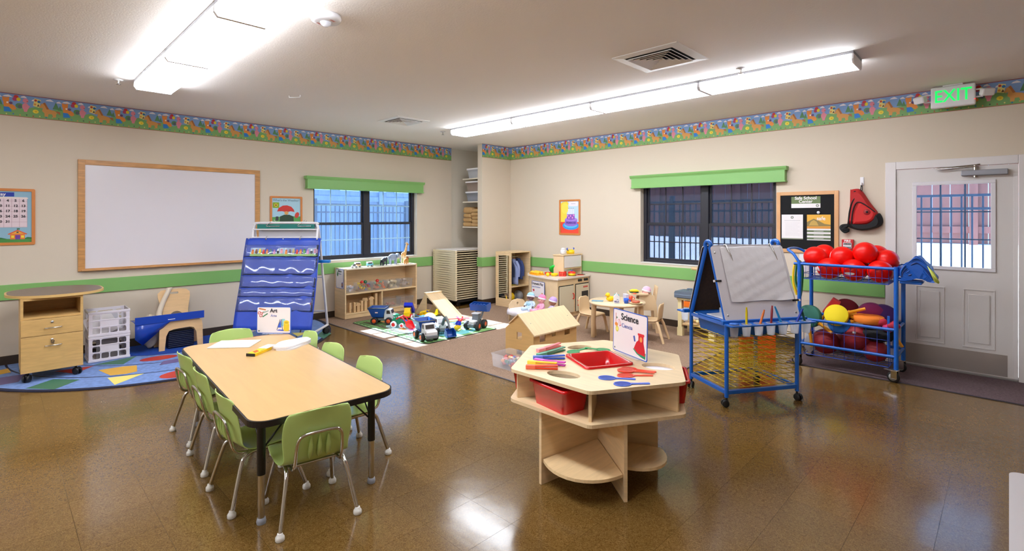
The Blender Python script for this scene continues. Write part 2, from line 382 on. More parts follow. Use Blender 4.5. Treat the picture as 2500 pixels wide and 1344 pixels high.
# wallpaper border, printed strips
SKY, GRS, DGR = (124, 158, 206), (122, 170, 100), (88, 140, 90)
def border(name, L, ph, mx):
    p = Print(); H = 0.235; N = int(L / 0.46) + 3
    p.rect(SKY, 0, 0, L, H)
    def cl(f, rgb, *a):
        return f(rgb, *a)
    def inside(x0, x1): return x0 > 0.002 and x1 < L - 0.002
    zs = p.z
    p.poly(GRS, [(0, 0.002)] + [(L, 0.002)] + [(L - L * i / 120, 0.105 + 0.022 * math.sin((L - L * i / 120 - ph) / 0.46 * 2 * PI * 2 + 1.1) + 0.012 * math.sin((L - L * i / 120) * 9)) for i in range(121)])
    z0 = p.z
    for k in range(-1, N):
        o = ph + k * 0.46; p.z = z0
        def E(rgb, x, y, rx, ry, a=0):
            if inside(o + x * 0.46 - rx, o + x * 0.46 + rx): p.ell(rgb, o + x * 0.46, y, rx, ry, a, 12)
        def Q(rgb, pts):
            q = [(o + x * 0.46, y) for x, y in pts]
            if inside(min(a for a, _ in q), max(a for a, _ in q)): p.poly(rgb, q)
        for x, y, w in ((0.08, 0.206, 0.038), (0.34, 0.212, 0.026), (0.78, 0.207, 0.034), (0.94, 0.196, 0.022), (0.5, 0.188, 0.014)):
            Q((232, 224, 226), [(x - w / 0.46, y - 0.009), (x + w / 0.46, y - 0.009), (x + w * 1.2, y + 0.004), (x + 0.01, y + 0.013), (x - w * 1.4, y + 0.004)])
        Q(DGR, [(0.83, 0.118), (0.95, 0.118), (0.89, 0.195)]); Q(DGR, [(0.92, 0.11), (1.0, 0.11), (0.965, 0.165)])
        E(DGR, 0.27, 0.115, 0.03, 0.028); E((88, 100, 108), 0.275, 0.108, 0.014, 0.02)
        E((198, 44, 40), 0.215, 0.205, 0.019, 0.019); E((176, 60, 100), 0.195, 0.18, 0.019, 0.02); E((226, 204, 40), 0.255, 0.182, 0.016, 0.019)
        # small figures, plain blobs of colour
        E((228, 140, 56), 0.05, 0.165, 0.026, 0.026); E((228, 140, 56), 0.01, 0.186, 0.009, 0.009); E((228, 140, 56), 0.09, 0.187, 0.009, 0.009)
        Q((228, 140, 56), [(0.01, 0.145), (0.1, 0.145), (0.2, 0.105), (0.22, 0.078), (0.17, 0.062), (0.1, 0.09), (0.02, 0.09)])
        E((244, 236, 232), 0.075, 0.137, 0.008, 0.009); E((104, 76, 124), 0.13, 0.135, 0.014, 0.014)
        Q((40, 128, 206), [(0.015, 0.092), (0.1, 0.092), (0.15, 0.045), (0.02, 0.04)])
        E((222, 136, 150), 0.37, 0.175, 0.022, 0.025); E((222, 136, 150), 0.37, 0.112, 0.026, 0.038)
        Q((222, 136, 150), [(0.31, 0.125), (0.45, 0.125), (0.42, 0.1), (0.35, 0.1)])
        Q((222, 136, 150), [(0.335, 0.09), (0.41, 0.09), (0.395, 0.058), (0.345, 0.058)]); E((170, 84, 100), 0.4, 0.168, 0.006, 0.005)
        Q((236, 220, 130), [(0.495, 0.13), (0.6, 0.118), (0.63, 0.2), (0.52, 0.212)])
        E((196, 62, 40), 0.54, 0.19, 0.011, 0.012); E((36, 110, 170), 0.595, 0.18, 0.013, 0.014); E((224, 150, 60), 0.53, 0.148, 0.01, 0.011); Q((92, 66, 50), [(0.56, 0.128), (0.605, 0.13), (0.585, 0.155)])
        Q((212, 152, 76), [(0.6, 0.125), (0.64, 0.165), (0.7, 0.165), (0.73, 0.115), (0.87, 0.1), (0.91, 0.08), (0.89, 0.06), (0.89, 0.03), (0.84, 0.03), (0.82, 0.062), (0.76, 0.06), (0.75, 0.03), (0.69, 0.03), (0.69, 0.065), (0.65, 0.085), (0.66, 0.12), (0.62, 0.115)])
        Q((170, 104, 50), [(0.66, 0.17), (0.7, 0.18), (0.74, 0.14), (0.77, 0.112), (0.73, 0.108), (0.69, 0.15)]); Q((176, 104, 60), [(0.88, 0.1), (0.96, 0.095), (0.97, 0.06), (0.92, 0.078)])
        E((236, 216, 60), 0.54, 0.073, 0.024, 0.021); E((222, 184, 40), 0.545, 0.072, 0.01, 0.009)
        for j, c in enumerate(((220, 210, 120), (60, 120, 190), (220, 150, 90), (70, 90, 80), (190, 80, 60), (220, 210, 120), (40, 120, 170), (210, 160, 100), (80, 110, 90))):
            E(c, 0.06 + j * 0.11, 0.02 + 0.006 * (j % 2), 0.006, 0.007)
    p.z = z0 + 0.003
    p.rect((150, 62, 70), 0, H - 0.006, L, H); p.rect((178, 98, 66), 0, 0, L, 0.006)
    o = p.done(name, None, mx); o['kind'] = 'structure'
    return o
border('trim_4', YS - 0.004 - YB, 0.065, ML(YB, HC - 0.236, XL + 0.0004))
border('trim_5', YR - YS, 0.0, ML(YS, HC - 0.236, XS + 0.0004))
border('trim_6', -XS + XE, 0.2706 - 0.46, MR(XS, HC - 0.236, YR - 0.0004))
# windows
muntsun = mat('muntin_sunlit', (168, 206, 226), 0.4); glassm = sheer('window_glass', (120, 150, 170), (0.93, (225, 238, 250)), 0.02, gloss=(0.02, 1.25, 0, 0))  # pale blue paints sunlight onto the left window's muntins
screenm = sheer('solar_screen', (18, 20, 26), (0.62, (206, 206, 216)), 0.6)
returnm = mat('window_return_paint', (226, 222, 216), 0.6)
def window(name, W, H, mx, muntin, screen):
    g = MB(); f = 0.045
    for x0, x1, y0, y1 in ((0, W, 0, f), (0, W, H - f, H), (0, f, f, H - f), (W - f, W, f, H - f), (W / 2 - 0.05, W / 2 + 0.05, f, H - f)):
        g.box(x0, x1, y0, y1, -0.17, -0.085, 0.004)
    fr = struct(name, g, bronze); fr.matrix_basis = mx
    g = MB(); g.box(0.001, W - 0.001, 0.0005, 0.012, -0.085, 0.006, 0.002); obj('window_sill', g, returnm, fr)
    for i, (x0, x1) in enumerate(((f, W / 2 - 0.05), (W / 2 + 0.05, W - f))):
        for j, (y0, y1, zz) in enumerate(((f, H * 0.485, -0.125), (H * 0.47, H - f, -0.155))):
            g = MB(); s = 0.032 if j == 0 else 0.028
            for a, b_, c, d in ((x0, x1, y0, y0 + s), (x0, x1, y1 - s, y1), (x0, x0 + s, y0 + s, y1 - s), (x1 - s, x1, y0 + s, y1 - s)):
                g.box(a, b_, c, d, zz, zz + 0.028, 0.002)
            sa = obj('sash', g, bronze, fr)
            obj('pane', MB().box(x0 + s, x1 - s, y0 + s, y1 - s, zz + 0.012, zz + 0.015), glassm, sa)
            g = MB(); w = x1 - x0 - 2 * s; hh = y1 - y0 - 2 * s
            for k in (1, 2): g.box(x0 + s + w * k / 3 - 0.007, x0 + s + w * k / 3 + 0.007, y0 + s, y1 - s, zz + 0.016, zz + 0.022)
            g.box(x0 + s, x1 - s, y0 + s + hh / 2 - 0.007, y0 + s + hh / 2 + 0.007, zz + 0.0165, zz + 0.0225)
            obj('muntin_grid', g, muntin if j or not screen else bronze, sa)
    if screen: obj('screen', MB().box(0.02, W - 0.02, 0.02, H - 0.02, -0.176, -0.174), screenm, fr)
    return fr
window('window_1', WL[1] - WL[0], WL[3] - WL[2], ML(WL[0], WL[2]), muntsun, False)
window('window_2', WR[1] - WR[0], WR[3] - WR[2], MR(WR[0], WR[2]), bronze, True)
def valance(x0, x1, mx, label):
    t = thing('window_valance', label, 'valance'); t.matrix_basis = mx
    obj('valance_board', MB().box(x0 + 0.02, x1 - 0.02, 1.965, 2.095, 0.001, 0.085, 0.003), railm, t)
    g = MB(); g.prism([(0.001, 2.095), (0.087, 2.095), (0.09, 2.105), (0.1, 2.12), (0.104, 2.14), (0.001, 2.14)], x0, x1, M(((0, 0, 1, 0), (0, 1, 0, 0), (1, 0, 0, 0), (0, 0, 0, 1))))
    obj('crown_moulding', g, railm, t)
    obj('lower_lip', MB().box(x0 + 0.012, x1 - 0.012, 1.953, 1.968, 0.001, 0.092, 0.003), railm, t)
valance(3.19, 5.285, ML(0), 'green painted valance box over the left window, beside the weather chart')
valance(-4.0, -1.885, MR(0), 'green painted valance box over the dark window behind the easel')
# door with lite, raised panels, kick plate and closer
d = MB()
for x0, x1, z0, z1 in ((-0.942, -0.85, 0, 2.11), (0.064, 0.155, 0, 2.11), (-0.85, 0.064, 2.03, 2.11)):
    d.box(x0, x1, YR - 0.018, YR + 0.04, z0, z1, 0.004)
for x0, x1, z0, z1 in ((-0.862, -0.85, 0, 2.03), (0.064, 0.084, 0, 2.03)): d.box(x0, x1, YR + 0.04, YR + 0.12, z0, z1)
struct('trim_7', d, casem)
LX0, LX1, LZ0, LZ1 = -0.715, -0.088, 1.005, 1.89
dm = MB()
for x0, x1, z0, z1 in ((-0.848, LX0 + 0.03, 0.02, 2.026), (LX1 - 0.03, 0.062, 0.02, 2.026), (LX0 + 0.03, LX1 - 0.03, 0.02, LZ0 + 0.03), (LX0 + 0.03, LX1 - 0.03, LZ1 - 0.03, 2.026)):
    dm.box(x0, x1, YR + 0.0, YR + 0.045, z0, z1)
door = struct('door_1', dm, doorm)
for x0, x1 in ((-0.69, -0.46), (-0.325, -0.093)):
    g = MB()
    for a, b_, c, e in ((x0, x1, 0.82, 0.832), (x0, x1, 0.26, 0.272), (x0, x0 + 0.012, 0.272, 0.82), (x1 - 0.012, x1, 0.272, 0.82)): g.box(a, b_, YR - 0.006, YR + 0.001, c, e, 0.002)
    g.box(x0 + 0.035, x1 - 0.035, YR - 0.008, YR + 0.001, 0.307, 0.785, 0.007, 1)
    obj('door_panel', g, doorm, door)
g = MB()
for a, b_, c, e in ((LX0, LX1, LZ1 - 0.036, LZ1), (LX0, LX1, LZ0, LZ0 + 0.036), (LX0, LX0 + 0.036, LZ0 + 0.036, LZ1 - 0.036), (LX1 - 0.036, LX1, LZ0 + 0.036, LZ1 - 0.036)):
    g.box(a, b_, YR - 0.014, YR + 0.001, c, e, 0.005)
lf = obj('lite_frame', g, mat('lite_frame_white', (222, 218, 222), 0.4), door)
obj('pane', MB().box(LX0 + 0.03, LX1 - 0.03, YR + 0.018, YR + 0.022, LZ0 + 0.03, LZ1 - 0.03), glassm, lf)
g = MB(); ww = LX1 - LX0 - 0.072; wh = LZ1 - LZ0 - 0.072
for k in (1, 2): g.box(LX0 + 0.036 + ww * k / 3 - 0.007, LX0 + 0.036 + ww * k / 3 + 0.007, YR + 0.023, YR + 0.028, LZ0 + 0.03, LZ1 - 0.03)
for k in (1, 2): g.box(LX0 + 0.03, LX1 - 0.03, YR + 0.0225, YR + 0.0285, LZ0 + 0.036 + wh * k / 3 - 0.006, LZ0 + 0.036 + wh * k / 3 + 0.006)
obj('muntin_grid', g, mat('muntin_grey', (120, 132, 146), 0.5), lf)
obj('kick_plate', MB().box(-0.8, -0.01, YR - 0.003, YR - 0.0003, 0.028, 0.23), mat('kick_steel', (176, 168, 162), 0.42, metal=0.8), door)
obj('threshold', MB().box(-0.85, 0.064, YR - 0.03, YR + 0.1, 0.0005, 0.02, 0.004), mat('threshold_metal', (150, 146, 142), 0.4, metal=0.6), door)
cl = mat('closer_grey', (150, 150, 156), 0.4, metal=0.5)
dc = obj('door_closer', MB().box(-0.335, -0.005, YR - 0.055, YR - 0.0005, 1.932, 1.985, 0.006), cl, door)
g = MB(); g.tube([(-0.22, YR - 0.04, 2.02), (-0.5, YR - 0.06, 2.008), (-0.53, YR - 0.045, 2.012)], 0.007, 8); g.tube([(-0.52, YR - 0.045, 2.015), (-0.24, YR - 0.02, 2.035), (-0.2, YR - 0.02, 2.04)], 0.007, 8); g.cyl((-0.235, YR - 0.028, 1.915), (-0.235, YR - 0.028, 2.03), 0.016)
obj('closer_arm', g, chrome, dc)
g = MB()
for z in (0.45, 0.9, 1.35, 1.75): g.cyl((0.045, YR - 0.004, z), (0.045, YR, z), 0.006, seg=8)
g.box(0.03, 0.061, YR - 0.005, YR - 0.0003, 0.03, 1.94, 0.001)
obj('edge_strip', g, casem, door)
# ---------------------------------------------------------------- outside, as seen through the glass, plus an added unseen eave
conc = mat('outside_ground', (196, 192, 188), 0.9, var=(0.7, 0.12)); slopem = mat('pale_slope', (226, 224, 222), 0.9, var=(1.2, 0.06))  # slope in a paler tone than the nearer ground
struct('ground_outside', MB().box(-40, 30, -30, 40, -0.4, -0.2), conc)
sl = MB(); sl.prism([(9.0, -0.2), (14.5, 1.0), (14.5, -0.3)], -30, 30, M(((0, 0, 1, 0), (1, 0, 0, 0), (0, 1, 0, 0), (0, 0, 0, 1))))
struct('slope_outside', sl, slopem)
struct('added_sun_eave', MB().box(XL - 1.0, XL - 0.19, -4, 8, 2.55, 2.7), casem)  # unseen eave, added to cut off sun through the window top
ironm = mat('fence_iron', (52, 72, 100), 0.5)
def iron_fence(n, p0, dirv, label, low):
    t = thing('metal_fence', label, 'fence', p0)
    a = math.atan2(dirv[1], dirv[0]); t.rotation_euler = (0, 0, a); L = n * 0.095
    pk = None
    for z in (1.78, 1.62, low): obj('rail', MB().box(-0.05, L, -0.018, 0.018, z, z + 0.03), ironm, t)
    for i in range(n):
        if pk is None: pk = obj('picket', MB().box(-0.009, 0.009, -0.009, 0.009, -0.2, 1.78, 0.002), ironm, t)
        else: link(pk, t, T(i * 0.095, 0, 0))
    for i in range(0, n, 22): obj('post', MB().box(i * 0.095 + 0.02, i * 0.095 + 0.09, -0.035, 0.035, -0.2, 1.9, 0.004), ironm, t)
iron_fence(78, (-6.3, 8.2, 0), (1, 0), 'blue grey metal picket fence outside the dark window and the door', 0.1)
iron_fence(52, (-9.6, 2.2, 0), (0, 1), 'blue grey metal picket fence outside the left window', 0.1)
def boards(n, p0, dirv, label, h0, h1, m):
    t = thing('board_fence', label, 'fence', p0, math.atan2(dirv[1], dirv[0]))
    bd = None
    for i in range(n):
        if bd is None: bd = obj('board', MB().box(0, 0.29, -0.012, 0.012, h0, h1, 0.003), m, t)
        else: link(bd, t, T(i * 0.3, 0, 0.02 * (i % 3 == 0)))
    for z in (h0 + 0.25, h1 - 0.3): obj('rail', MB().box(0, n * 0.3, -0.06, -0.013, z, z + 0.14), m, t)
    for i in range(0, n, 8): obj('post', MB().box(i * 0.3, i * 0.3 + 0.14, -0.1, -0.061, h0, h1 + 0.1), m, t)
boards(56, (-15, 14.4, 0), (1, 0), 'tall red brown board fence at the top of the slope beyond the door', 0.95, 4.6, mat('red_fence_wood', (132, 84, 76), 0.8, grain=((10, 10, 1), 0.2)))
boards(44, (-13.6, -1.5, 0), (0, 1), 'blue grey board fence beyond the left window, coloured as lit by daylight', -0.2, 2.3, mat('daylit_fence_wood', (120, 140, 168), 0.8, grain=((10, 10, 1), 0.15)))  # blue of the daylight put into the wood colour
# ---------------------------------------------------------------- ceiling fixtures
lensm = mat('lamp_cover', (240, 246, 255), 0.4, emit=LAMP); lhous = mat('lamp_housing', (150, 150, 156), 0.5)
lend = mat('lamp_end_cap', (244, 242, 246), 0.5)
def lamp(x0, L, y, label, group=None):
    t = thing('fluorescent_light', label, 'ceiling light', (x0, y, HC), 0, group)
    obj('housing', MB().box(0.0, L, -0.155, 0.155, -0.022, -0.0005, 0.002), lhous, t)
    prof = [(-0.152, -0.022), (-0.155, -0.06), (-0.135, -0.088), (0.135, -0.088), (0.155, -0.06), (0.152, -0.022)]
    mm = M(((0, 0, 1, 0), (1, 0, 0, 0), (0, 1, 0, 0), (0, 0, 0, 1)))
    obj('lamp_cover', MB().prism(prof, 0.014, L - 0.014, mm), lensm, t)
    pe = [(p[0] * 1.02, p[1] - 0.003 if p[1] < -0.03 else p[1]) for p in prof]
    obj('end_cap', MB().prism(pe, 0.001, 0.014, mm), lend, t); obj('end_cap', MB().prism(pe, L - 0.014, L - 0.001, mm), lend, t)
    return t
words = ['at the corner end', 'second from the corner end', 'second from the door end', 'at the door end']
for i in range(4): lamp(-5.8 + i * 1.2365, 1.234, 4.8, 'white fluorescent ceiling light %s of the row before the dark window' % words[i])
words = ['at the whiteboard end', 'second from the whiteboard end', 'third from the whiteboard end', 'nearest the camera']
for i in range(4): lamp(-5.86 + i * 1.2365, 1.234, 1.075, 'white fluorescent ceiling light %s of the row before the whiteboard' % words[i])
for i in range(4): lamp(-5.86 + i * 1.2365, 1.234, -2.65, 'white fluorescent ceiling light in the unseen row added behind the camera', 'added lights behind the camera')  # unseen third row, added at the row spacing for brightness
ventm = mat('vent_enamel', (236, 232, 228), 0.45); dark = mat('duct_dark', (16, 15, 14), 0.8)
def vent(x, y, s, label):
    t = thing('air_vent', label, 'vent', (x, y, HC)); h = s / 2
    obj('backing', MB().box(-h * 0.8, h * 0.8, -h * 0.8, h * 0.8, -0.004, -0.0005), dark, t)
    def ring(r0, r1, z0, z1, nm):
        g = MB(); vs = []
        for r, z in ((r0, z0), (r1, z1), (r1, z1 + 0.005), (r0, z0 + 0.006)): vs += [(-r, -r, z), (r, -r, z), (r, r, z), (-r, r, z)]
        fs = [(4 * i + k, 4 * i + (k + 1) % 4, 4 * ((i + 1) % 4) + (k + 1) % 4, 4 * ((i + 1) % 4) + k) for i in range(4) for k in range(4)]
        g._f(vs, fs); obj(nm, g, ventm, t)
    ring(h, h * 0.74, -0.0065, -0.010, 'vent_frame')
    for i in range(5): ring(h * (0.68 - 0.135 * i), h * (0.60 - 0.135 * i), -0.022, -0.006, 'vent_louvre')
vent(-2.02, 3.78, 0.56, 'large square white air vent in the ceiling before the long lamp row')
vent(-5.78, 3.83, 0.5, 'small looking square air vent in the ceiling near the partition corner')
def sprinkler(x, y, label):
    t = thing('fire_sprinkler', label, 'sprinkler', (x, y, HC))
    obj('escutcheon', MB().lathe([(0.0001, -0.0005), (0.04, -0.0006), (0.036, -0.008), (0.015, -0.012), (0.0001, -0.012)]), white, t)
    obj('sprinkler_head', MB().lathe([(0.011, -0.012), (0.008, -0.03), (0.006, -0.042), (0.02, -0.044), (0.02, -0.047), (0.0001, -0.048)], seg=12), chrome, t)
sprinkler(-5.957, 0.817, 'small chrome fire sprinkler left of the ceiling light by the whiteboard wall')
sprinkler(-6.076, 4.72, 'small chrome fire sprinkler beside the far end of the long lamp row')
sprinkler(-1.66, 4.53, 'chrome fire sprinkler between the large vent and the long lamp row')
t = thing('fire_alarm_strobe', 'round white fire alarm strobe on the ceiling with red lettering', 'fire alarm', (-3.125, 1.487, HC))
obj('strobe_body', MB().lathe([(0.0001, -0.0005), (0.095, -0.0006), (0.096, -0.02), (0.088, -0.036), (0.06, -0.042), (0.0001, -0.043)], seg=36), white, t)
obj('strobe_lens', MB().lathe([(0.034, -0.043), (0.03, -0.058), (0.014, -0.07), (0.0001, -0.071)], seg=16), sheer('strobe_clear', (240, 240, 245), (0.4, None), 0.08), t)
for a, q in ((1.9, 1.0), (-1.2, 0.8)):
    text(t, 'FIRE', 0.022, flat((196, 60, 40)), T(0, 0, -0.0425) @ R(a, 'Z') @ T(0, 0.055, 0) @ R(PI, 'Y'))
t = thing('ceiling_clip', 'tiny white wire clip on the ceiling above the whiteboard', 'clip', (-5.395, 2.238, HC))
obj('clip_wire', MB().tube([(-0.05, -0.05, -0.001), (-0.05, -0.05, -0.02), (0.0, 0.0, -0.022), (0.06, 0.02, -0.022), (0.06, 0.02, -0.001)], 0.004, 6), white, t)
# exit sign
t = thing('exit_sign', 'white exit sign with glowing green letters and two lamp heads, above the door', 'exit sign', (-0.39, 6.52, 2.6))
obj('sign_box', MB().box(-0.165, 0.165, -0.028, 0.028, 0.0, 0.205, 0.012), white, t)
obj('canopy', MB().box(-0.075, 0.075, -0.03, 0.03, 0.204, 0.2165, 0.003), white, t)
grn = mat('exit_green', (0, 235, 95), 0.5, emit=0.9)
text(t, 'EXIT', 0.165, grn, M(((1, 0, 0, 0), (0, 0, -1, -0.0296), (0, 1, 0, 0.104), (0, 0, 0, 1))), bold=0.0015, sx=0.82)
obj('indicator_light', MB().ball((0.16, -0.026, 0.05), 0.005, 8, 6), mat('red_led', (255, 40, 40), 0.4, emit=2.0), t)
for s in (-1, 1):
    g = MB(); g.box(min(s * 0.165, s * 0.215), max(s * 0.165, s * 0.215), -0.006, 0.006, 0.065, 0.077); g.box(min(s * 0.165, s * 0.215), max(s * 0.165, s * 0.215), -0.006, 0.006, 0.135, 0.147); g.ball((s * 0.215, 0, 0.106), 0.022, 12, 8)
    br = obj('lamp_arm', g, white, t)
    hd = MB(); hd.mx = T(s * 0.245, -0.035, 0.10) @ R(s * 0.5, 'Z') @ R(0.35, 'X')
    hd.box(-0.05, 0.05, -0.03, 0.03, -0.034, 0.034, 0.012); obj('lamp_head', hd, white, br)
# ================================================================== ART TABLE AND CHAIRS
chairg = mat('lime_shell_plastic', (180, 204, 118), 0.33, coat=0.15)
glide = mat('white_glide', (226, 222, 214), 0.4)
def make_chair(label):
    t = thing('school_chair', label, 'chair')
    prof = [(-.212, .592, .118), (-.21, .585, .142), (-.2, .55, .163), (-.186, .48, .172), (-.175, .42, .168), (-.163, .36, .158), (-.148, .325, .158), (-.118, .303, .17), (-.06, .296, .18), (.05, .303, .182), (.135, .306, .178), (.172, .3, .166), (.186, .286, .15)]
    rows = []
    for i, (x, z, w) in enumerate(prof):
        r = []
        for k in range(-5, 6):
            u = k / 5
            back = 1.0 if i < 6 else (0.5 if i < 8 else 0.0)
            r.append((x + back * 0.028 * u * u, w * u, z + (1 - back) * 0.012 * u * u - (0.02 * u * u if i == 0 else 0)))
        rows.append(r)
    g = MB(); g.sheet(rows); o = obj('shell', g, chairg, t, thick=0.007, sub=1)
    for k in (-1, 0, 1):
        obj('rib', MB().tube([(-.198, k * .042, .46), (-.188, k * .042, .40), (-.172, k * .042, .355), (-.16, k * .042, .335)], [.003, .012, .012, .003], 8), chairg, t)
    g = MB(); g.tube(smooth([(-.03, -.115, .284), (-.12, -.115, .285), (-.165, -.113, .31), (-.19, -.11, .40), (-.2, -.1, .452), (-.205, -.07, .472), (-.206, 0, .475), (-.205, .07, .472), (-.2, .1, .452), (-.19, .11, .40), (-.165, .113, .31), (-.12, .115, .285), (-.03, .115, .284)], 4), .0085, 8)
    obj('back_bracket', g, chrome, t)
    g = MB(); g.cyl((-.09, -.14, .284), (-.09, .14, .284), .008, seg=8); g.cyl((.08, -.14, .284), (.08, .14, .284), .008, seg=8)
    obj('seat_support', g, chrome, t)
    for s in (-1, 1):
        for bx, path in ((-.205, [(-.03, s * .135, .284), (-.09, s * .137, .283), (-.125, s * .142, .262), (-.145, s * .15, .22), (-.198, s * .186, .022)]),
                         (.195, [(-.03, s * .135, .284), (.06, s * .137, .283), (.1, s * .142, .262), (.122, s * .15, .22), (.19, s * .178, .022)])):
            l = obj('leg', MB().tube(smooth(path, 4), .0105, 10), chrome, t)
            fx, fy = (path[-1][0], path[-1][1])
            d = (V(path[-1]) - V(path[-2])).normalized()
            f = MB(); f.lathe([(.0185, .0005), (.021, .004), (.021, .018), (.0175, .024), (.0135, .028), (.0125, .036), (.0106, .037)], (fx, fy, 0), 16)
            obj('foot_glide', f, glide, l)
    return t
CH = [(-3.01, 1.045, 90, 'lime green school chair tucked under the art table, left side, nearest the camera'),
      (-3.57, 1.075, 88, 'lime green school chair, middle one of three on the left side of the art table'),
      (-4.10, 1.105, 93, 'lime green school chair, farthest of three on the left side of the art table'),
      (-2.625, 1.16, 171, 'lime green school chair at the near end of the art table, back to camera'),
      (-3.05, 1.585, 270, 'lime green school chair, nearest one on the right side of the art table'),
      (-3.57, 1.585, 272, 'lime green school chair, second one on the right side of the art table'),
      (-4.10, 1.64, 266, 'lime green school chair on the right side of the art table beside the art sign'),
      (-4.475, 1.38, -4, 'lime green school chair at the far end of the art table behind the paper')]
c0 = None
for x, y, a, lb in CH:
    if c0 is None: c0 = make_chair(lb); c0.location = (x, y, 0); c0.rotation_euler = (0, 0, math.radians(a))
    else: dup(c0, lb, (x, y, 0), math.radians(a))
lam = mat('table_laminate', (196, 158, 104), 0.3, grain=((3, 26, 3), 0.05), coat=0.1)
TA = math.radians(-4.0)
t = thing('activity_table', 'long maple laminate art table with black edge and chrome lower legs', 'table', (-3.445, 1.285, 0), TA)
obj('tabletop', MB().prism(rr(-.945, -.372, .945, .372, .09, 8), .533, .5595), lam, t)
g = MB(); g.prism(rr(-.953, -.38, .953, .38, .098, 8), .528, .558, holes=[rr(-.9455, -.3725, .9455, .3725, .0905, 8)])
obj('edge_band', g, mat('black_edge_band', (24, 20, 20), 0.35), t)
pbl = mat('black_leg_paint', (18, 17, 18), 0.3)
for sx in (-1, 1):
    for sy in (-1, 1):
        x, y = sx * .80, sy * .295
        l = obj('leg', MB().cyl((x, y, .245), (x, y, .53), .0205, seg=16), pbl, t)
        obj('leg_extension', MB().cyl((x, y, .022), (x, y, .246), .0165, seg=14), chrome, l)
        obj('foot_glide', MB().lathe([(.021, .0005), (.023, .012), (.019, .03), (.0001, .032)], (x, y, 0), 14), mat('grey_glide', (150, 152, 160), 0.45), l)
        g = MB(); g.cyl((x, y, .36), (x - sx * .17, y, .53), .005, seg=6); g.cyl((x, y, .36), (x, y - sy * .15, .53), .005, seg=6)
        obj('brace', g, pbl, t)
obj('apron_rail', MB().box(-.78, .78, -.3, -.285, .495, .529), pbl, t); obj('apron_rail', MB().box(-.78, .78, .285, .3, .495, .529), pbl, t)
# things on the art table
ZT = .5597
t = thing('paper_folder', 'cream manila folder of paper lying flat on the art table', 'folder', (-4.207, 1.285, ZT), math.radians(50))
mn = mat('manila', (240, 222, 190), 0.6)
obj('folder_cover', MB().box(-.15, .15, -.115, .115, 0, .0015), mn, t)
obj('paper_sheets', MB().box(-.146, .146, -.11, .11, .0015, .006), whitep, t)
obj('folder_cover', MB().box(-.15, .15, -.115, .115, .006, .0075), mat('manila_pale', (244, 230, 208), 0.6), t)
p = Print(); p.z = .0078
p.ell((70, 110, 80), .04, .01, .006, .006); p.line((90, 90, 90), [(.05, .01), (.11, .012)], .004); p.done('printed_mark', t)
t = thing('watercolor_box', 'yellow and black paint set box lying open on the art table', 'paint set', (-3.83, 1.33, ZT), math.radians(127))
yb = mat('yellow_card', (238, 196, 20), 0.5)
obj('tray', MB().box(-.1, .1, -.032, .032, 0, .02, .002), yb, t)
obj('end_band', MB().box(-.1015, -.097, -.0325, .0325, .001, .0205), black, t)
obj('lid', MB().box(.04, .15, -.034, .034, .0205, .024, .002), sheer('frosted_lid', (240, 240, 248), (.35, None), .3), t)
p = Print(); p.z = .0203; p.poly((226, 84, 30), [(-.08, -.02), (-.03, -.02), (0, .02), (-.05, .02)]); p.line((60, 50, 30), [(-.02, -.022), (.03, -.02)], .006); p.done('printed_label', t)
def palette(z, a, x, y, label):
    t = thing('paint_palette', label, 'palette', (x, y, z), a)
    out = []
    for i in range(40):
        th = 2 * PI * i / 40; r = 1 + .07 * math.sin(5 * th) + .05 * math.cos(3 * th + 1)
        out.append((.165 * r * math.cos(th), .088 * r * math.sin(th)))
    obj('palette_tray', MB().prism(out, 0, .012, holes=[circ(.05, -.035, .016)]), white, t)
    for k in range(7):
        th = .4 + k * .8
        obj('paint_well', MB().lathe([(.021, .0118), (.019, .0132), (.0001, .0132)], (.105 * math.cos(th), .052 * math.sin(th), 0), 12), white, t)
    return t
palette(ZT, math.radians(122), -3.865, 1.585, 'white plastic paint palette, bottom one of the stack on the art table')
t = palette(ZT + .014, math.radians(116), -3.87, 1.58, 'white plastic paint palette with dried specks, top one on the art table')
p = Print(); p.z = .0126; p.ell((180, 80, 50), .04, .03, .005, .004); p.ell((70, 60, 50), -.02, .0, .004, .003); p.ell((170, 160, 90), -.09, .02, .006, .004); p.done('paint_speck', t)
# ================================================================== SIGNS
BLUE = (44, 92, 190); INK = (44, 44, 52)
acry = sheer('clear_acrylic', (235, 240, 250), (.75, None), .05)
cardm = mat('sign_card', (236, 226, 226), 0.45)
def sign(name, label, W, H, mx, title, sub, ts, ss, art, corner, tx, base=True):
    t = thing(name, label, 'sign'); t.matrix_basis = mx
    obj('card', MB().prism(rr(-W / 2, 0, W / 2, H, .012), -.0015, .0015), mat('sign_blue_rim', BLUE, 0.4), t)
    obj('face', MB().prism(rr(-W / 2 + .006, .006, W / 2 - .006, H - .006, .009), .0015, .0017), cardm, t)
    text(t, title, ts, flat(INK), T(tx, H - ts * .75, .0046), align='LEFT', bold=.0012)
    text(t, sub, ss, flat((70, 96, 176)), T(tx + .006, H - ts * 1.25 - ss * .7, .0046), align='LEFT')
    p = Print(); p.z = .0019; p.rect((236, 226, 226), -W / 2 + .008, .008, W / 2 - .008, H - .008); art(p, W, H); p.ell((80, 96, 84), -W / 2 + .022, .022, .006, .006); p.done('printed_picture', t)
    if base: obj('acrylic_foot', MB().box(-W / 2 + .06, W / 2 - .06, 0.0005, .004, -.035, .035), acry, t)
    return t
def facing(x, y, z, ang, tilt=0):
    """upright card, local +z looks along heading ang"""
    n = V((math.cos(ang), math.sin(ang), 0)); r = V((-n.y, n.x, 0))
    m = M(((r.x, 0, n.x, x), (r.y, 0, n.y, y), (0, 1, 0, z), (0, 0, 0, 1)))
    return m @ R(-tilt, 'X')
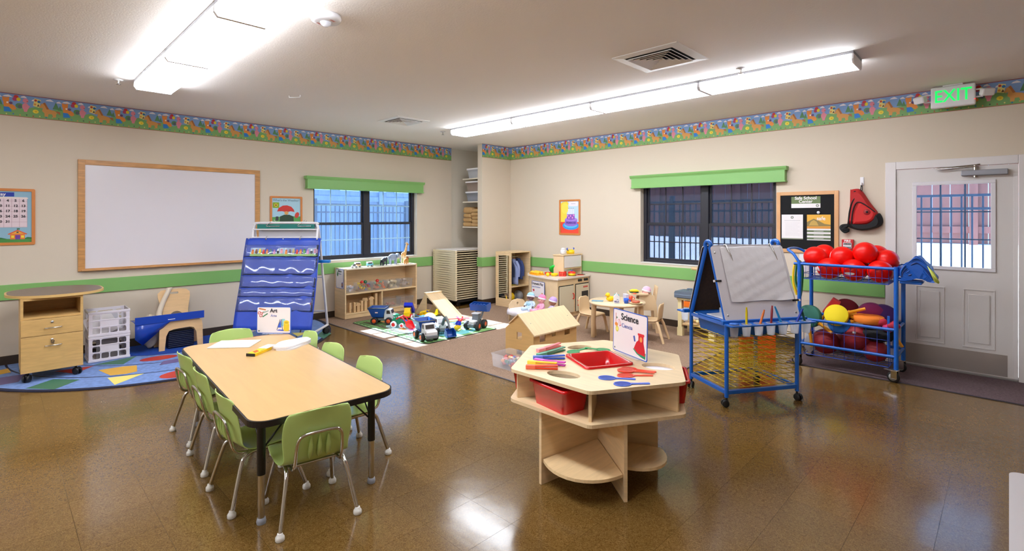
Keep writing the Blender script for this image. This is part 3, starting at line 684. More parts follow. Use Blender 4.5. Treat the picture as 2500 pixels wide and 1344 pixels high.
def art_pic(p, W, H):
    x, y = -W / 2, 0
    p.poly((196, 120, 60), [(x + .018, .2), (x + .075, .19), (x + .078, .2), (x + .02, .211)])
    p.line((150, 168, 160), [(x + .045, .168), (x + .1, .188)], .008); p.line((150, 168, 160), [(x + .05, .178), (x + .085, .18)], .006)
    for cx, cy in ((x + .022, .17), (x + .036, .147)): p.ell((190, 60, 50), cx, cy, .014, .012, .5); p.ell((236, 226, 226), cx, cy, .008, .007, .5)
    p.line((190, 60, 50), [(x + .03, .172), (x + .055, .17)], .005); p.line((190, 60, 50), [(x + .042, .155), (x + .054, .172)], .005)
    p.line((50, 120, 84), [(x + .05, .137), (x + .093, .165)], .009)
    # easel with a blue sheet and a plain yellow pot
    p.line((60, 70, 90), [(W / 2 - .118, .03), (W / 2 - .09, .118)], .005); p.poly((50, 90, 200), [(W / 2 - .112, .05), (W / 2 - .085, .115), (W / 2 - .08, .05)])
    p.poly((150, 206, 214), [(W / 2 - .084, .06), (W / 2 - .078, .122), (W / 2 - .05, .122), (W / 2 - .056, .06)]); p.line((60, 70, 90), [(W / 2 - .08, .118), (W / 2 - .07, .028)], .005)
    p.poly((60, 80, 190), [(W / 2 - .12, .026), (W / 2 - .075, .022), (W / 2 - .008, .022), (W / 2 - .012, .03), (W / 2 - .1, .034)])
    p.rrect((226, 196, 44), W / 2 - .062, .02, W / 2 - .014, .085, .012); p.ell((232, 206, 60), W / 2 - .038, .092, .024, .018); p.ell((206, 170, 30), W / 2 - .038, .09, .016, .008)
sign('art_sign', 'white Art and Arte sign card standing at the far end of the art table', .29, .222, facing(-4.365, 1.628, ZT + .004, math.radians(-47.5), .03), 'Art', 'Arte', .044, .028, art_pic, 0, -.032)
def sci_pic(p, W, H):
    x = -W / 2
    p.line((200, 50, 50), [(x + .03, .255), (x + .03, .19)], .005); p.poly((50, 120, 84), [(x + .034, .215), (x + .05, .225), (x + .036, .235)])
    p.ell((226, 140, 60), x + .036, .18, .018, .013); p.line((200, 50, 70), [(x + .06, .215), (x + .08, .175)], .018); p.line((236, 232, 236), [(x + .06, .213), (x + .077, .18)], .011)
    p.ell((214, 200, 70), x + .045, .15, .016, .02); p.ell((240, 232, 120), x + .045, .15, .009, .012)
    # plain red flask on a green cloth
    p.poly((40, 140, 96), [(W / 2 - .14, .055), (W / 2 - .1, .03), (W / 2 - .06, .018), (W / 2 - .016, .012), (W / 2 - .012, .05), (W / 2 - .08, .07)])
    p.poly((206, 30, 40), [(W / 2 - .13, .06), (W / 2 - .105, .105), (W / 2 - .085, .12), (W / 2 - .085, .155), (W / 2 - .035, .15), (W / 2 - .035, .11), (W / 2 - .02, .06), (W / 2 - .02, .03), (W / 2 - .09, .035)])
    p.rrect((214, 44, 50), W / 2 - .092, .15, W / 2 - .028, .165, .006); p.ell((236, 160, 80), W / 2 - .06, .128, .013, .017); p.line((70, 100, 180), [(W / 2 - .12, .105), (W / 2 - .13, .14)], .016)
ZH = .62
sign('science_sign', 'white Science and Ciencia sign card standing on the hexagonal table', .356, .285, facing(-1.774, 2.908, ZH + .004, math.radians(-111.2), .02), 'Science', 'Ciencia', .06, .038, sci_pic, 0, -.088)
# ================================================================== HEXAGONAL SCIENCE TABLE
HX, HY = -1.85, 2.67
t = thing('science_table', 'maple hexagonal science table with a red tub sunk in its top', 'table', (HX, HY, 0))
hexa = [(.578 * math.cos(PI / 3 * k), .578 * math.sin(PI / 3 * k)) for k in range(6)]
def rpoly(P, r, n=4):
    out = []
    for i in range(len(P)):
        a, b_, c = V(P[i - 1]), V(P[i]), V(P[(i + 1) % len(P)])
        p0 = b_ + (a - b_).normalized() * r; p1 = b_ + (c - b_).normalized() * r
        for k in range(n + 1):
            u = k / n; q = p0 * (1 - u) ** 2 + b_ * 2 * u * (1 - u) + p1 * u * u; out.append((q.x, q.y))
    return out
ta = math.radians(62)
def rot2(x, y, a): return (x * math.cos(a) - y * math.sin(a), x * math.sin(a) + y * math.cos(a))
tubh = [rot2(x, y, ta) for x, y in rr(-.152, -.152, .152, .152, .03)]
tubh = [(x - .011, y + .015) for x, y in tubh]
holes = [tubh]
HOLE = [(.012, -.368, 14, .102, .062), (-.295, .195, 60, .088, .056), (.325, .162, 24, .1, .07)]
hp = []
for x, y, a, rx, ry in HOLE:
    q = [rot2(px, py, math.radians(a)) for px, py in circ(0, 0, rx, ry, 22)]
    hp.append([(x + u, y + v) for u, v in q])
g = MB(); g.prism(rpoly(hexa, .03), .601, .62, holes=[tubh] + hp); obj('tabletop', g, maplex, t)
g = MB(); g.prism(rpoly([(x * 1.004, y * 1.004) for x, y in hexa], .03), .424, .443); obj('lower_shelf', g, maplex, t)
mirror = mat('grey_mirror', (190, 190, 190), 0.05, metal=1.0)
for i, (x, y, a, rx, ry) in enumerate(HOLE):
    g = MB(); g.mx = T(x, y, 0) @ R(math.radians(a), 'Z'); g.box(-rx - .02, rx + .02, -ry - .02, ry + .02, .594, .6005)
    obj('mirror_inset', g, mirror if i < 2 else mat('white_inset', (236, 232, 240), .25), t)
for k in range(6):
    g = MB(); g.mx = R(PI / 3 * k, 'Z'); g.box(.24, .535, -.009, .009, .443, .601, .002); obj('divider', g, maple, t)
PANG = [-98, -38, 28]; ARM = [.485, .485, .36, .4, .4, .36]; BLG = [(.475, .085), (.38, .09), (.32, .05), (.36, .05), (.32, .05), (.3, .07)]
for k, a in enumerate(PANG):
    for s, rl in zip((0, PI), (ARM[k], ARM[k + 3])):
        g = MB(); g.mx = R(math.radians(a) + s, 'Z')
        g.prism([(.012, 0.0005), (rl, 0.0005), (rl, .424), (.012, .424)], -.0095, .0095, M(((1, 0, 0, 0), (0, 0, -1, 0), (0, 1, 0, 0), (0, 0, 0, 1))))
        obj('base_panel', g, maple, t)
for k in range(6):
    a0 = math.radians(PANG[k % 3]) + (PI if k > 2 else 0) + .03; a1 = a0 + PI / 3 - .06
    pts = [(.03 * math.cos((a0 + a1) / 2), .03 * math.sin((a0 + a1) / 2))]
    for i in range(13):
        u = i / 12; a = a0 + (a1 - a0) * u; r = BLG[k][0] + BLG[k][1] * math.sin(PI * u); pts.append((r * math.cos(a), r * math.sin(a)))
    obj('base_shelf', MB().prism(pts, .128, .145), mapleh, t)
def tub(w, d, h, r, taper, wall=.004, lip=.012):
    """open box with rounded corners, tapered walls and a rolled lip, rim at z=0"""
    g = MB(); A = []
    def ring(k, z): return [(x, y, z) for x, y in rr(-w / 2 + k, -d / 2 + k, w / 2 - k, d / 2 - k, r)]
    rings = [ring(-lip, -.012), ring(-lip, 0), ring(wall, 0.001), ring(taper + wall, -h + .004)]
    outer = [ring(0, -.012), ring(taper, -h)]
    n = len(rings[0])
    def strip(rs):
        vs = [p for q in rs for p in q]; fs = [(i * n + k, i * n + (k + 1) % n, (i + 1) * n + (k + 1) % n, (i + 1) * n + k) for i in range(len(rs) - 1) for k in range(n)]
        g._f(vs, fs, True)
    strip(rings); strip([rings[0]] + outer)
    g._f(rings[-1], [tuple(range(n))]); g._f(outer[-1], [tuple(range(n - 1, -1, -1))])
    return g
g = tub(.30, .30, .145, .03, .02, lip=.014)
tb = obj('sunken_tub', g, redp, None, T(HX - .011, HY + .015, ZH + .0125) @ R(ta, 'Z')); tag(tb, 'red plastic tub sunk in the middle of the hexagonal table top', 'tub')
for i, (a, off, tw, lb) in enumerate(((-90, .385, -.16, 'red plastic bin pulled half out under the hexagonal table, facing the camera'), (-150, .425, .0, 'red plastic bin under the left edge of the hexagonal table'), (30, .425, -.0, 'red plastic bin under the right edge of the hexagonal table'))):
    ar = math.radians(a)
    o = obj('storage_bin', tub(.29, .2, .137, .025, .016), redp, None, T(HX + off * math.cos(ar), HY + off * math.sin(ar), .443 + .1375) @ R(ar + PI / 2 + tw, 'Z'))
    tag(o, lb, 'bin')
# tweezers and colour paddles
def tweezers(p0, p1, rgb, nm, z=ZH):
    L = (V(p1) - V(p0)).length; a = math.atan2(p1[1] - p0[1], p1[0] - p0[0])
    m = mat('tweezer_' + nm, rgb, .3, coat=.2)
    t = thing('jumbo_tweezers', '%s plastic jumbo tweezers lying on the left of the hexagonal table' % nm, 'tweezers', (p0[0], p0[1], z + .0005), a)
    pale = mat('tweezer_grip_' + nm, tuple(int(c + (255 - c) * .25) for c in rgb), .35)
    obj('grip', MB().box(0, L * .3, -.014, .014, 0, .024, .004), pale, t)
    for s in (0, 1):
        g = MB(); g.mx = T(L * .28, 0, .003 + s * .012) @ R(-.035 if s else 0, 'Y'); g.box(0, L * .7, -.0125, .0125, 0, .008, .002); obj('arm', g, m, t)
tweezers((-2.262, 2.554), (-2.255, 2.789), (236, 110, 120), 'pink'); tweezers((-2.182, 2.464), (-2.163, 2.724), (20, 122, 84), 'green')
tweezers((-2.171, 2.408), (-2.028, 2.562), (40, 84, 196), 'blue'); tweezers((-2.128, 2.375), (-1.925, 2.435), (206, 40, 180), 'magenta')
tweezers((-2.128, 2.312), (-1.955, 2.392), (246, 196, 10), 'yellow'); tweezers((-2.07, 2.232), (-1.915, 2.352), (236, 66, 24), 'orange red')
def paddle(p0, p1, rgb, nm, label, z, see=.45):
    L = (V(p1) - V(p0)).length; a = math.atan2(p1[1] - p0[1], p1[0] - p0[0])
    t = thing('color_paddle', label, 'paddle', (p0[0], p0[1], z), a)
    m = sheer('paddle_tint_' + nm, rgb, (see, rgb), .15); m2 = mat('paddle_' + nm, rgb, .3)
    obj('lens', MB().prism(circ(0, 0, .045, .034, 24), .001, .0035), m, t)
    obj('rim', MB().prism(circ(0, 0, .049, .038, 24), 0, .0045, holes=[circ(0, 0, .0445, .0335, 24)]), m2, t)
    obj('handle', MB().prism([(.046, -.011), (.07, -.008), (L, -.011), (L + .004, 0), (L, .011), (.07, .008), (.046, .011)], 0, .0045), m2, t)
G_, R_, B_ = (26, 158, 92), (240, 76, 48), (62, 104, 214)
paddle((-2.1, 2.735), (-2.09, 2.87), G_, 'green', 'green see-through paddle on the hexagonal table, beside the pink tweezers', ZH + .0005, .2)
paddle((-1.97, 2.9), (-2.09, 2.86), G_, 'green', 'green see-through paddle on the hexagonal table, between tub and oval hole', ZH + .006, .2)
paddle((-1.622, 2.655), (-1.478, 2.712), R_, 'red', 'red see-through paddle nearest the science sign on the hexagonal table', ZH + .0005)
paddle((-1.612, 2.602), (-1.47, 2.678), R_, 'red', 'red see-through paddle, middle one of three on the hexagonal table', ZH + .0055)
paddle((-1.568, 2.53), (-1.458, 2.638), R_, 'red', 'red see-through paddle beside the blue ones on the hexagonal table', ZH + .0005)
paddle((-1.62, 2.42), (-1.495, 2.51), B_, 'blue', 'blue see-through paddle on the hexagonal table, nearer the tub', ZH + .0005)
paddle((-1.5, 2.39), (-1.4, 2.5), B_, 'blue', 'blue see-through paddle nearest the front edge of the hexagonal table', ZH + .0005)
# ================================================================== LEFT WALL
t = thing('whiteboard', 'large whiteboard in a golden oak frame on the left wall', 'whiteboard', (XL, 0, 0)); y0, y1, z0, z1 = .655, 2.572, .925, 2.175
obj('board', MB().box(.004, .012, y0 + .04, y1 - .04, z0 + .02, z1 - .04), mat('whiteboard_enamel', (224, 218, 222), 0.25, coat=.2), t)
for a in ((y0, y0 + .062, z0, z1), (y1 - .062, y1, z0, z1), (y0 + .062, y1 - .062, z1 - .056, z1), (y0 + .062, y1 - .062, z0, z0 + .03)):
    obj('frame_rail', MB().box(.0005, .022, *a, .003), oak, t)
obj('marker_tray', MB().box(.022, .06, y0 + .03, y1 - .03, z0 + .004, z0 + .018, .004), oak, t)
def framed(name, label, cat, W, H, mx, fr, ground, fw_=.028):
    t = thing(name, label, cat); t.matrix_basis = mx
    obj('backing', MB().box(-W / 2 + .01, W / 2 - .01, .01, H - .01, .0005, .004), ground, t)
    g = MB(); g.prism(rr(-W / 2, 0, W / 2, H, .015), .0005, .012, holes=[rr(-W / 2 + fw_, fw_, W / 2 - fw_, H - fw_, .004, 2)]); obj('frame', g, fr, t)
    return t
orf = mat('orange_frame', (206, 128, 62), 0.45, grain=((5, 5, 50), .08))
W, H = .52, .588
t = framed('calendar_chart', 'classroom calendar chart for May in an orange frame at the left picture edge', 'calendar', W, H, ML(.31 - W / 2, 1.24), orf, flat((140, 180, 200)))
p = Print(); p.z = .0042
p.rect((24, 52, 160), -.15, .505, .1, .548); p.rect((226, 206, 212), -.21, .185, .198, .5)
for i in range(8): p.line((170, 130, 140), [(-.21 + .0583 * i, .185), (-.21 + .0583 * i, .495)], .002)
for j in range(6): p.line((170, 130, 140), [(-.21, .185 + .0545 * j), (.198, .185 + .0545 * j)], .002)
p.rect((240, 226, 210), -.21, .485, .205, .494)
p.poly((70, 140, 64), [(-.232, .028), (.232, .028), (.232, .068), (-.232, .062)]); p.poly((40, 110, 60), [(-.12, .062), (-.08, .078), (0, .08), (.05, .065)]); p.poly((40, 110, 60), [(.17, .065), (.2, .082), (.232, .078), (.232, .062)])
p.rect((226, 120, 50), .07, .06, .18, .12); p.poly((224, 90, 44), [(.05, .115), (.125, .16), (.2, .115), (.19, .108), (.125, .145), (.06, .108)]); p.poly((232, 170, 60), [(.075, .118), (.125, .148), (.175, .118)])
p.rect((110, 60, 150), .108, .06, .145, .105); p.rect((240, 214, 60), .078, .075, .1, .1); p.rect((240, 214, 60), .152, .075, .174, .1); p.rect((60, 60, 70), .117, .126, .133, .14); p.rect((30, 110, 60), .12, .162, .142, .174); p.line((90, 80, 60), [(.125, .15), (.125, .172)], .003)
p.poly((110, 80, 150), [(-.065, .14), (-.05, .135), (-.04, .145), (-.025, .14), (-.03, .128), (-.045, .12), (-.058, .128)])
p.done('printed_picture', t)
text(t, 'May', .045, whitep, T(0, .527, .0054), bold=.001)
num = flat((40, 36, 40))
for r, row in enumerate((('', '1', '2', '3', '4', '5', '6'), ('7', '8', '9', '10', '11', '12', '13'), ('14', '15', '16', '16', '17', '18', '19'), ('20', '21', '22', '23', '24', '25', '26'), ('27', '28', '29', '30', '31', '', ''))):
    for c, s in enumerate(row):
        if s and c > 2: text(t, s, .034, num, T(-.181 + .0583 * c, .462 - .0545 * r, .0055), name='lettering', bold=.0015)
W, H = .455, .588
t = framed('weather_chart', 'weather chart headed What is the Weather in an orange frame, behind the easel', 'chart', W, H, ML(2.937, 1.243), orf, flat((170, 208, 224)))
p = Print(); p.z = .0042
p.poly((90, 160, 80), [(-.2, .028), (.2, .028), (.2, .3), (.05, .305), (-.2, .29)]); p.rrect((140, 170, 40), -.19, .42, -.1, .5, .01); p.ell((236, 206, 50), -.145, .46, .022, .022); p.ell((120, 80, 30), -.145, .46, .012, .012)
# plain red umbrella over a dark green coat
p.poly((206, 52, 44), [(-.13, .37), (-.11, .42), (-.05, .455), (0.01, .46), (.07, .44), (.105, .4), (.115, .365), (.06, .375), (0, .36), (-.06, .375)]); p.line((90, 60, 40), [(0, .37), (0, .28)], .008)
p.poly((40, 66, 44), [(-.1, .16), (-.09, .3), (-.03, .325), (.04, .325), (.1, .3), (.11, .16)]); p.ell((206, 60, 50), .15, .32, .03, .045, -.4); p.ell((220, 160, 90), 0, .35, .03, .025)
p.rrect((60, 60, 66), -.15, .24, -.11, .3, .01)
p.done('printed_picture', t)
text(t, "What's the Weather?", .043, flat((96, 120, 130)), T(0, .53, .0054))
# half-round rug
t = thing('half_round_rug', 'half round blue classroom rug with coloured shapes against the left wall', 'rug', (XL + .014, 1.55, 0))
def half(r0, r1, z0, z1, m, nm):
    o = circ(0, 0, r1, n=40, a0=-PI / 2, a1=PI / 2)
    if r0: o += circ(0, 0, r0, n=40, a0=PI / 2, a1=-PI / 2)
    return obj(nm, MB().prism(o, z0, z1), m, t)
rugb = mat('rug_light_blue', (118, 146, 202), .95, var=(26, .16), bump=(700, .5)); rugd = mat('rug_royal_blue', (18, 70, 168), .95, var=(30, .12), bump=(700, .5)); rugn = mat('rug_navy', (30, 32, 58), .95, bump=(700, .5))
half(0, .7, .0005, .0085, rugd, 'rug_centre'); half(.7, 1.795, .0005, .008, rugb, 'rug_field'); half(1.795, 1.845, .0005, .0088, rugn, 'rug_binding')
p = Print(); p.z = .0086
NV = (34, 38, 70)
for r, w in ((.705, .012), (1.07, .014), (1.455, .016)): p.poly(NV, circ(0, 0, r + w, n=40, a0=-PI / 2, a1=PI / 2) + circ(0, 0, r - w * .2, n=40, a0=PI / 2, a1=-PI / 2))
def rg(rgb, pts): p.poly(rgb, [(x - (XL + .014), y - 1.55) for x, y in pts])
RD, YO, PU, GN, YP = (190, 58, 44), (222, 170, 62), (106, 92, 138), (66, 118, 92), (240, 222, 120)
p.ell(RD, .82, -.3, .1, .17, -.15); p.ell(RD, 1.62, -.28, .13, .17, .1)
rg(PU, [(-6.246, 1.189), (-6.4, 1.26), (-6.4, 1.44), (-6.24, 1.44)]); rg(YO, [(-6.477, .729), (-6.46, .92), (-6.41, 1.03), (-6.15, .992), (-6.13, .9), (-6.175, .787)])
rg(YP, [(-6.103, .754), (-6.022, 1.027), (-5.802, .769)]); rg(GN, [(-6.244, .198), (-6.42, .392), (-6.225, .566), (-6.03, .377)]); rg(GN, [(-6.75, .72), (-6.84, 1.1), (-6.55, .94)])
rg(PU, [(-6.84, .03), (-6.83, .22), (-6.54, .16), (-6.53, .0)]); rg(RD, [(-6.74, .42), (-6.7, .72), (-6.5, .55)]); rg(YO, [(-7.16, .0), (-7.2, .1), (-7.0, .12), (-6.96, .0)])
rg(YP, [(-6.75, 2.75), (-6.6, 2.95), (-6.5, 2.72)]); rg(GN, [(-6.6, 3.1), (-6.35, 2.9), (-6.15, 2.9), (-6.35, 3.1)]); rg(RD, [(-6.95, 2.2), (-6.85, 2.5), (-6.72, 2.3)]); rg(PU, [(-6.5, 2.0), (-6.3, 2.2), (-6.2, 1.9)]); rg(YO, [(-6.05, 1.8), (-5.85, 2.0), (-5.75, 1.75)]); rg(GN, [(-6.1, 2.4), (-5.95, 2.6), (-5.8, 2.4)])
p.done('printed_shapes', t)
ZR = .0096
# rolling cabinet
t = thing('rolling_cabinet', 'maple laminate rolling drawer cabinet with a dark oval top on casters', 'cabinet', (-6.66, .39, 0))
cs = [(x, y) for x in (-.19, .19) for y in (-.17, .17)]
def box5(x0, x1, y0, y1, z0, z1, w, m, parent, nm='body'):
    """carcass open towards +x"""
    g = MB(); g.box(x0, x1, y0, y0 + w, z0, z1); g.box(x0, x1, y1 - w, y1, z0, z1); g.box(x0, x0 + w, y0 + w, y1 - w, z0, z1); g.box(x0 + w, x1, y0 + w, y1 - w, z0, z0 + w); g.box(x0 + w, x1, y0 + w, y1 - w, z1 - w, z1)
    return obj(nm, g, m, parent)
box5(-.22, .22, -.22, .22, .095, .778, .02, cabw, t)
obj('shelf', MB().box(-.2, .222, -.2, .2, .585, .605), cabw, t)
for z0, z1, zl in ((.43, .582, .55), (.098, .426, .385)):
    d = obj('drawer_front', MB().box(.2205, .238, -.218, .218, z0, z1, .002), cabw, t)
    zh = zl - .055
    obj('handle', MB().tube(smooth([(.238, -.055, zh), (.252, -.055, zh + .001), (.262, -.03, zh + .002), (.264, 0, zh + .003), (.262, .03, zh + .002), (.252, .06, zh + .004), (.238, .06, zh + .004)], 4), .004, 8), chrome, d)
    g = MB(); g.lathe([(.012, 0), (.011, .006), (.0001, .007)], (.238, -.005, zl), 14, axis=(1, 0, 0)); g.cbox((.247, -.005, zl), (.004, .014, .006))
    if zl < .5: g.cbox((.25, -.008, zl - .022), (.002, .012, .03), rot=(.2, 0, 0)); g.cbox((.252, .004, zl - .025), (.002, .012, .034), rot=(-.15, 0, 0))
    obj('lock', g, chrome, d)
tp = MB(); tp.prism(rr(-.41, -.365, .41, .365, .34, 14), .78, .803); o = obj('top', tp, mat('top_edge_maple', (216, 178, 112), .4), t, T(-.135, .045, 0))
obj('top_laminate', MB().prism(rr(-.395, -.35, .395, .35, .325, 14), .803, .8045), mat('grey_brown_laminate', (112, 94, 82), .35, var=(140, .12)), t, T(-.135, .045, 0))
def caster(x, y, h, r, parent, a=0, m=black, fork=None, z=0):
    g = MB(); g.mx = T(x, y, z) @ R(a, 'Z')
    for s in (-1, 1): g.lathe([(r * .3, -.004), (r * .95, -.004), (r, -.002), (r, .008), (r * .85, .011), (r * .3, .011)], (-r * .4, s * .014, r), 16, axis=(0, s, 0))
    w = obj('caster', g, m, parent)
    g = MB(); g.mx = T(x, y, z) @ R(a, 'Z'); g.cyl((0, 0, r * 1.6), (0, 0, h), r * .3, seg=10); g.cbox((-r * .2, 0, r * 1.55), (r * 1.5, .02, r * .7), .006)
    obj('caster_fork', g, fork or m, w)
for i, (x, y) in enumerate(cs): caster(x, y, .096, .035, t, .7 + i, z=ZR)
# milk crates
cr = mat('crate_white', (228, 222, 230), .38)
def crate(z, label):
    t = thing('milk_crate', label, 'crate', (-7.0, .865, z)); W, D, H = .345, .30, .262
    def wall(n, w, mx):
        hs = []; cw = (w - .05) / 4
        for k in range(4):
            x = -w / 2 + .03 + cw * k
            hs.append(rr(x, .03, x + cw - .01, .03 + .058, .012, 2))
            if k in (0, 3): hs.append(rr(x, .102, x + cw - .01, .16, .012, 2)); hs.append(rr(x, .174, x + cw - .01, .232, .012, 2))
        hs.append(rr(-w / 2 + .03 + cw, .174, -w / 2 + .03 + 3 * cw - .01, .232, .012, 2))
        g = MB(); g.prism([(-w / 2, 0), (w / 2, 0), (w / 2, H), (-w / 2, H)], -.003, .003, mx, holes=hs)
        for z_ in (.012, .25): g.mx = mx; g.box(-w / 2 - .003, w / 2 + .003, z_ - .01, z_ + .012, .003, .009, .002)
        for z_ in (.096, .168): g.box(-w / 2, w / 2, z_ - .002, z_ + .002, .003, .007)
        g.mx = None
        obj(n, g, cr, t)
    XF = lambda y: M(((0, 0, 1, y), (1, 0, 0, 0), (0, 1, 0, 0), (0, 0, 0, 1)))
    YF = lambda y: M(((1, 0, 0, 0), (0, 0, 1, y), (0, 1, 0, 0), (0, 0, 0, 1)))
    wall('crate_side', W, XF(D / 2)); wall('crate_side', W, XF(-D / 2) @ R(PI, 'Y')); wall('crate_end', D - .007, YF(W / 2 - .003)); wall('crate_end', D - .007, YF(-W / 2 + .003) @ R(PI, 'Y'))
    g = MB()
    for k in range(8): g.box(-D / 2 + .006 + k * .036, -D / 2 + .03 + k * .036, -W / 2 + .006, W / 2 - .006, .002, .006)
    for k in range(3): g.box(-D / 2 + .006, D / 2 - .006, -W / 2 + .06 + k * .1, -W / 2 + .085 + k * .1, .0025, .0065)
    obj('crate_floor', g, cr, t); return t
crate(ZR, 'white plastic milk crate, lower one of the stack beside the rolling cabinet'); crate(ZR + .2635, 'white plastic milk crate holding folded paper, upper one beside the rolling cabinet')
gp = mat('grey_binder', (150, 146, 148), .5)
for k, (dx, dy, a, zz, m, nm, lb) in enumerate(((.06, -.05, .35, ZR + .2705, whitep, 'folded_chart', 'white folded chart leaning in the upper milk crate, nearest the cabinet'), (.0, .03, .5, ZR + .2705, whitep, 'folded_chart', 'white folded chart leaning in the middle of the upper milk crate'), (-.06, .05, .3, ZR + .2705, mat('paper_grey', (206, 204, 210), .6), 'folded_chart', 'grey white folded chart leaning at the back of the upper milk crate'),
        (.05, 0.0, .0, ZR + .0075, gp, 'binder', 'grey binder standing at the front of the lower milk crate'), (-.04, .01, .0, ZR + .0075, black, 'binder', 'black binder standing behind the grey one in the lower milk crate'))):
    t = thing(nm, lb, 'chart' if k < 3 else 'binder', (-7.0 + dx, .865 + dy, zz), 0, None, (a if k < 3 else 0, 0, 0))
    hh = .215 if k < 3 else .2
    obj('front_cover', MB().box(.006, .009, -.1, .1, 0.0005, hh), m, t); obj('back_cover', MB().box(-.009, -.006, -.1, .1, 0, hh), m, t); obj('pages', MB().box(-.0058, .0058, -.096, .098, .003, hh - .004), whitep, t)
# bent plywood chair with its strap, blue mat over the seat
t = thing('plywood_chair', 'low bent plywood child chair with slotted back against the left wall', 'chair', (-7.03, 1.53, ZR))
wd_ = mat('bent_ply', (226, 186, 134), .36, grain=((4, 4, 36), .07), coat=.15)
o_ = [(-.22, 0), (-.165, 0), (-.15, .16), (-.125, .215), (-.08, .23), (.0, .235), (.08, .24), (.125, .225), (.15, .17), (.165, 0), (.22, 0), (.215, .25), (.205, .305), (.17, .33), (-.17, .33), (-.205, .305), (-.215, .25)]
FX = lambda x, tl=0: M(((0, 0, 1, x), (1, 0, 0, 0), (0, 1, 0, 0), (0, 0, 0, 1))) @ R(tl, 'X')
obj('front_frame', MB().prism(o_, 0, .022, FX(.13)), wd_, t); obj('rear_frame', MB().prism(o_, 0, .022, FX(-.13)), wd_, t)
obj('seat', MB().box(-.108, .13, -.18, .18, .305, .328, .004), wd_, t)
bk = [(-.125, .31), (-.13, .42), (-.165, .58), (-.165, .63), (-.13, .665), (-.06, .675), (.06, .675), (.13, .665), (.165, .63), (.165, .58), (.135, .42), (.13, .31)]
obj('backrest', MB().prism(bk, 0, .014, FX(-.045, -.28), holes=[rr(-.04, .615, .045, .64, .008, 2), circ(.01, .345, .066, .06, 18)]), wd_, t)
st = mat('cream_strap', (222, 206, 184), .8)
g = MB(); pa = smooth([(-.215, -.03, .668), (-.19, -.05, .672), (-.175, -.07, .62), (-.15, -.12, .52), (-.1, -.17, .40), (-.02, -.18, .345)], 5)
rows = [[(q.x, q.y - .028, q.z), (q.x + .006, q.y, q.z), (q.x, q.y + .028, q.z)] for q in pa]; g.sheet(rows); o = obj('strap', g, st, t, thick=.005)
t = thing('cream_bag', 'crumpled cream cloth bag on the floor behind the plywood chair', 'bag', (-7.12, 1.27, ZR))
g = MB(); g.ball((0, 0, .2), (.1, .085, .2), 14, 10); bb = g.b
for v in bb.verts: v.co += V((random.uniform(-.012, .012), random.uniform(-.012, .012), random.uniform(-.01, .01))); v.co.z = max(v.co.z, .0005)
obj('cloth', g, mat('cream_cloth', (212, 196, 172), .85), t, sub=1)
t = thing('blue_vinyl_mat', 'royal blue vinyl mat draped over the plywood chair seat', 'mat', (-7.03, 1.42, ZR))
bv = mat('blue_vinyl', (20, 66, 170), .3, coat=.2)
rows = []
for i in range(9):
    u = i / 8; y = -.335 + u * .67
    drop = max(0, .5 - u) * 2
    rows.append([(-.1, y, .345), (0, y, .35), (.09, y, .352), (.172, y, .348), (.18, y, .335 - .16 * drop), (.165 - .05 * drop, y + .08 * drop, .33 - .24 * drop)])
g = MB(); g.sheet(rows); obj('mat_sheet', g, bv, t, thick=.004)
g = MB(); g.box(.176, .182, -.335, .335, .33, .415, .002); obj('upturned_edge', g, bv, t); obj('label_patch', MB().box(.1822, .1828, -.03, .04, .352, .359), white, t)
t = thing('navy_pleated_cushion', 'navy pleated cushion standing under the plywood chair', 'cushion', (-6.985, 1.54, ZR))
nvm = mat('navy_vinyl', (14, 22, 52), .35)
obj('cushion_core', MB().box(-.09, .045, -.135, .135, .0005, .2, .02), nvm, t)
for k in range(9): obj('pleat', MB().box(.04, .056, -.13, .13, .008 + k * .021, .026 + k * .021, .007), nvm, t)
# ================================================================== POCKET CHART EASEL
EC = (-6.46, 2.56); ea = math.radians(44.396)
def loc(u, v): return (EC[0] + u * .7145 - v * .6997, EC[1] + u * .6997 + v * .7145)
t = thing('chart_easel', 'white metal tube chart easel on black casters behind the blue pocket chart', 'easel', (EC[0], EC[1], ZR), ea)
wt = mat('white_tube', (226, 222, 226), .3, coat=.2)
for s in (-1, 1):
    o = obj('frame', MB().tube([(-.4, s * .32, .11), (-.4, s * .02, 1.36)] + [(q.x, s * .005, q.z) for q in smooth([(-.4, 0, 1.38), (-.385, 0, 1.43), (-.33, 0, 1.45), (.33, 0, 1.45), (.385, 0, 1.43), (.4, 0, 1.38)], 4)] + [(.4, s * .02, 1.36), (.4, s * .32, .11)], .015, 10), wt, t)
for z, y in ((1.27, -.05), (1.37, -.03), (.3, -.28), (.3, .28), (.75, .2)): obj('cross_bar', MB().cyl((-.4, y, z), (.4, y, z), .009, seg=10), wt, t)
for x in (-.4, .4):
    obj('base_bar', MB().tube([(x, -.33, .11), (x, .33, .11)], .015, 10), wt, t)
    for y in (-.31, .31):
        caster(x, y, .115, .042, t, 1.0)
obj('dry_erase_panel', MB().box(-.37, .37, .055, .062, .72, 1.40), mat('easel_panel', (214, 210, 214), .3), t)
obj('teal_strip', MB().box(-.36, .36, -.01, -.004, 1.375, 1.435, .003), mat('teal_card', (14, 116, 108), .4), t)
for x in (-.17, .22):
    g = MB(); g.tube(smooth([(x + .1, -.02, 1.41), (x - .06, -.022, 1.41), (x - .05, -.03, 1.43), (x, -.012, 1.47), (x + .02, 0.01, 1.485), (x + .025, .02, 1.46)], 4), .004, 6); obj('spring_clip', g, chrome, t)
obj('blue_tray', MB().box(.42, .56, -.06, .0, .955, .99, .006), mat('tray_blue', (20, 120, 200), .35), t); obj('tray_bracket', MB().cyl((.4, -.03, .96), (.43, -.03, .97), .006, seg=6), wt, t)
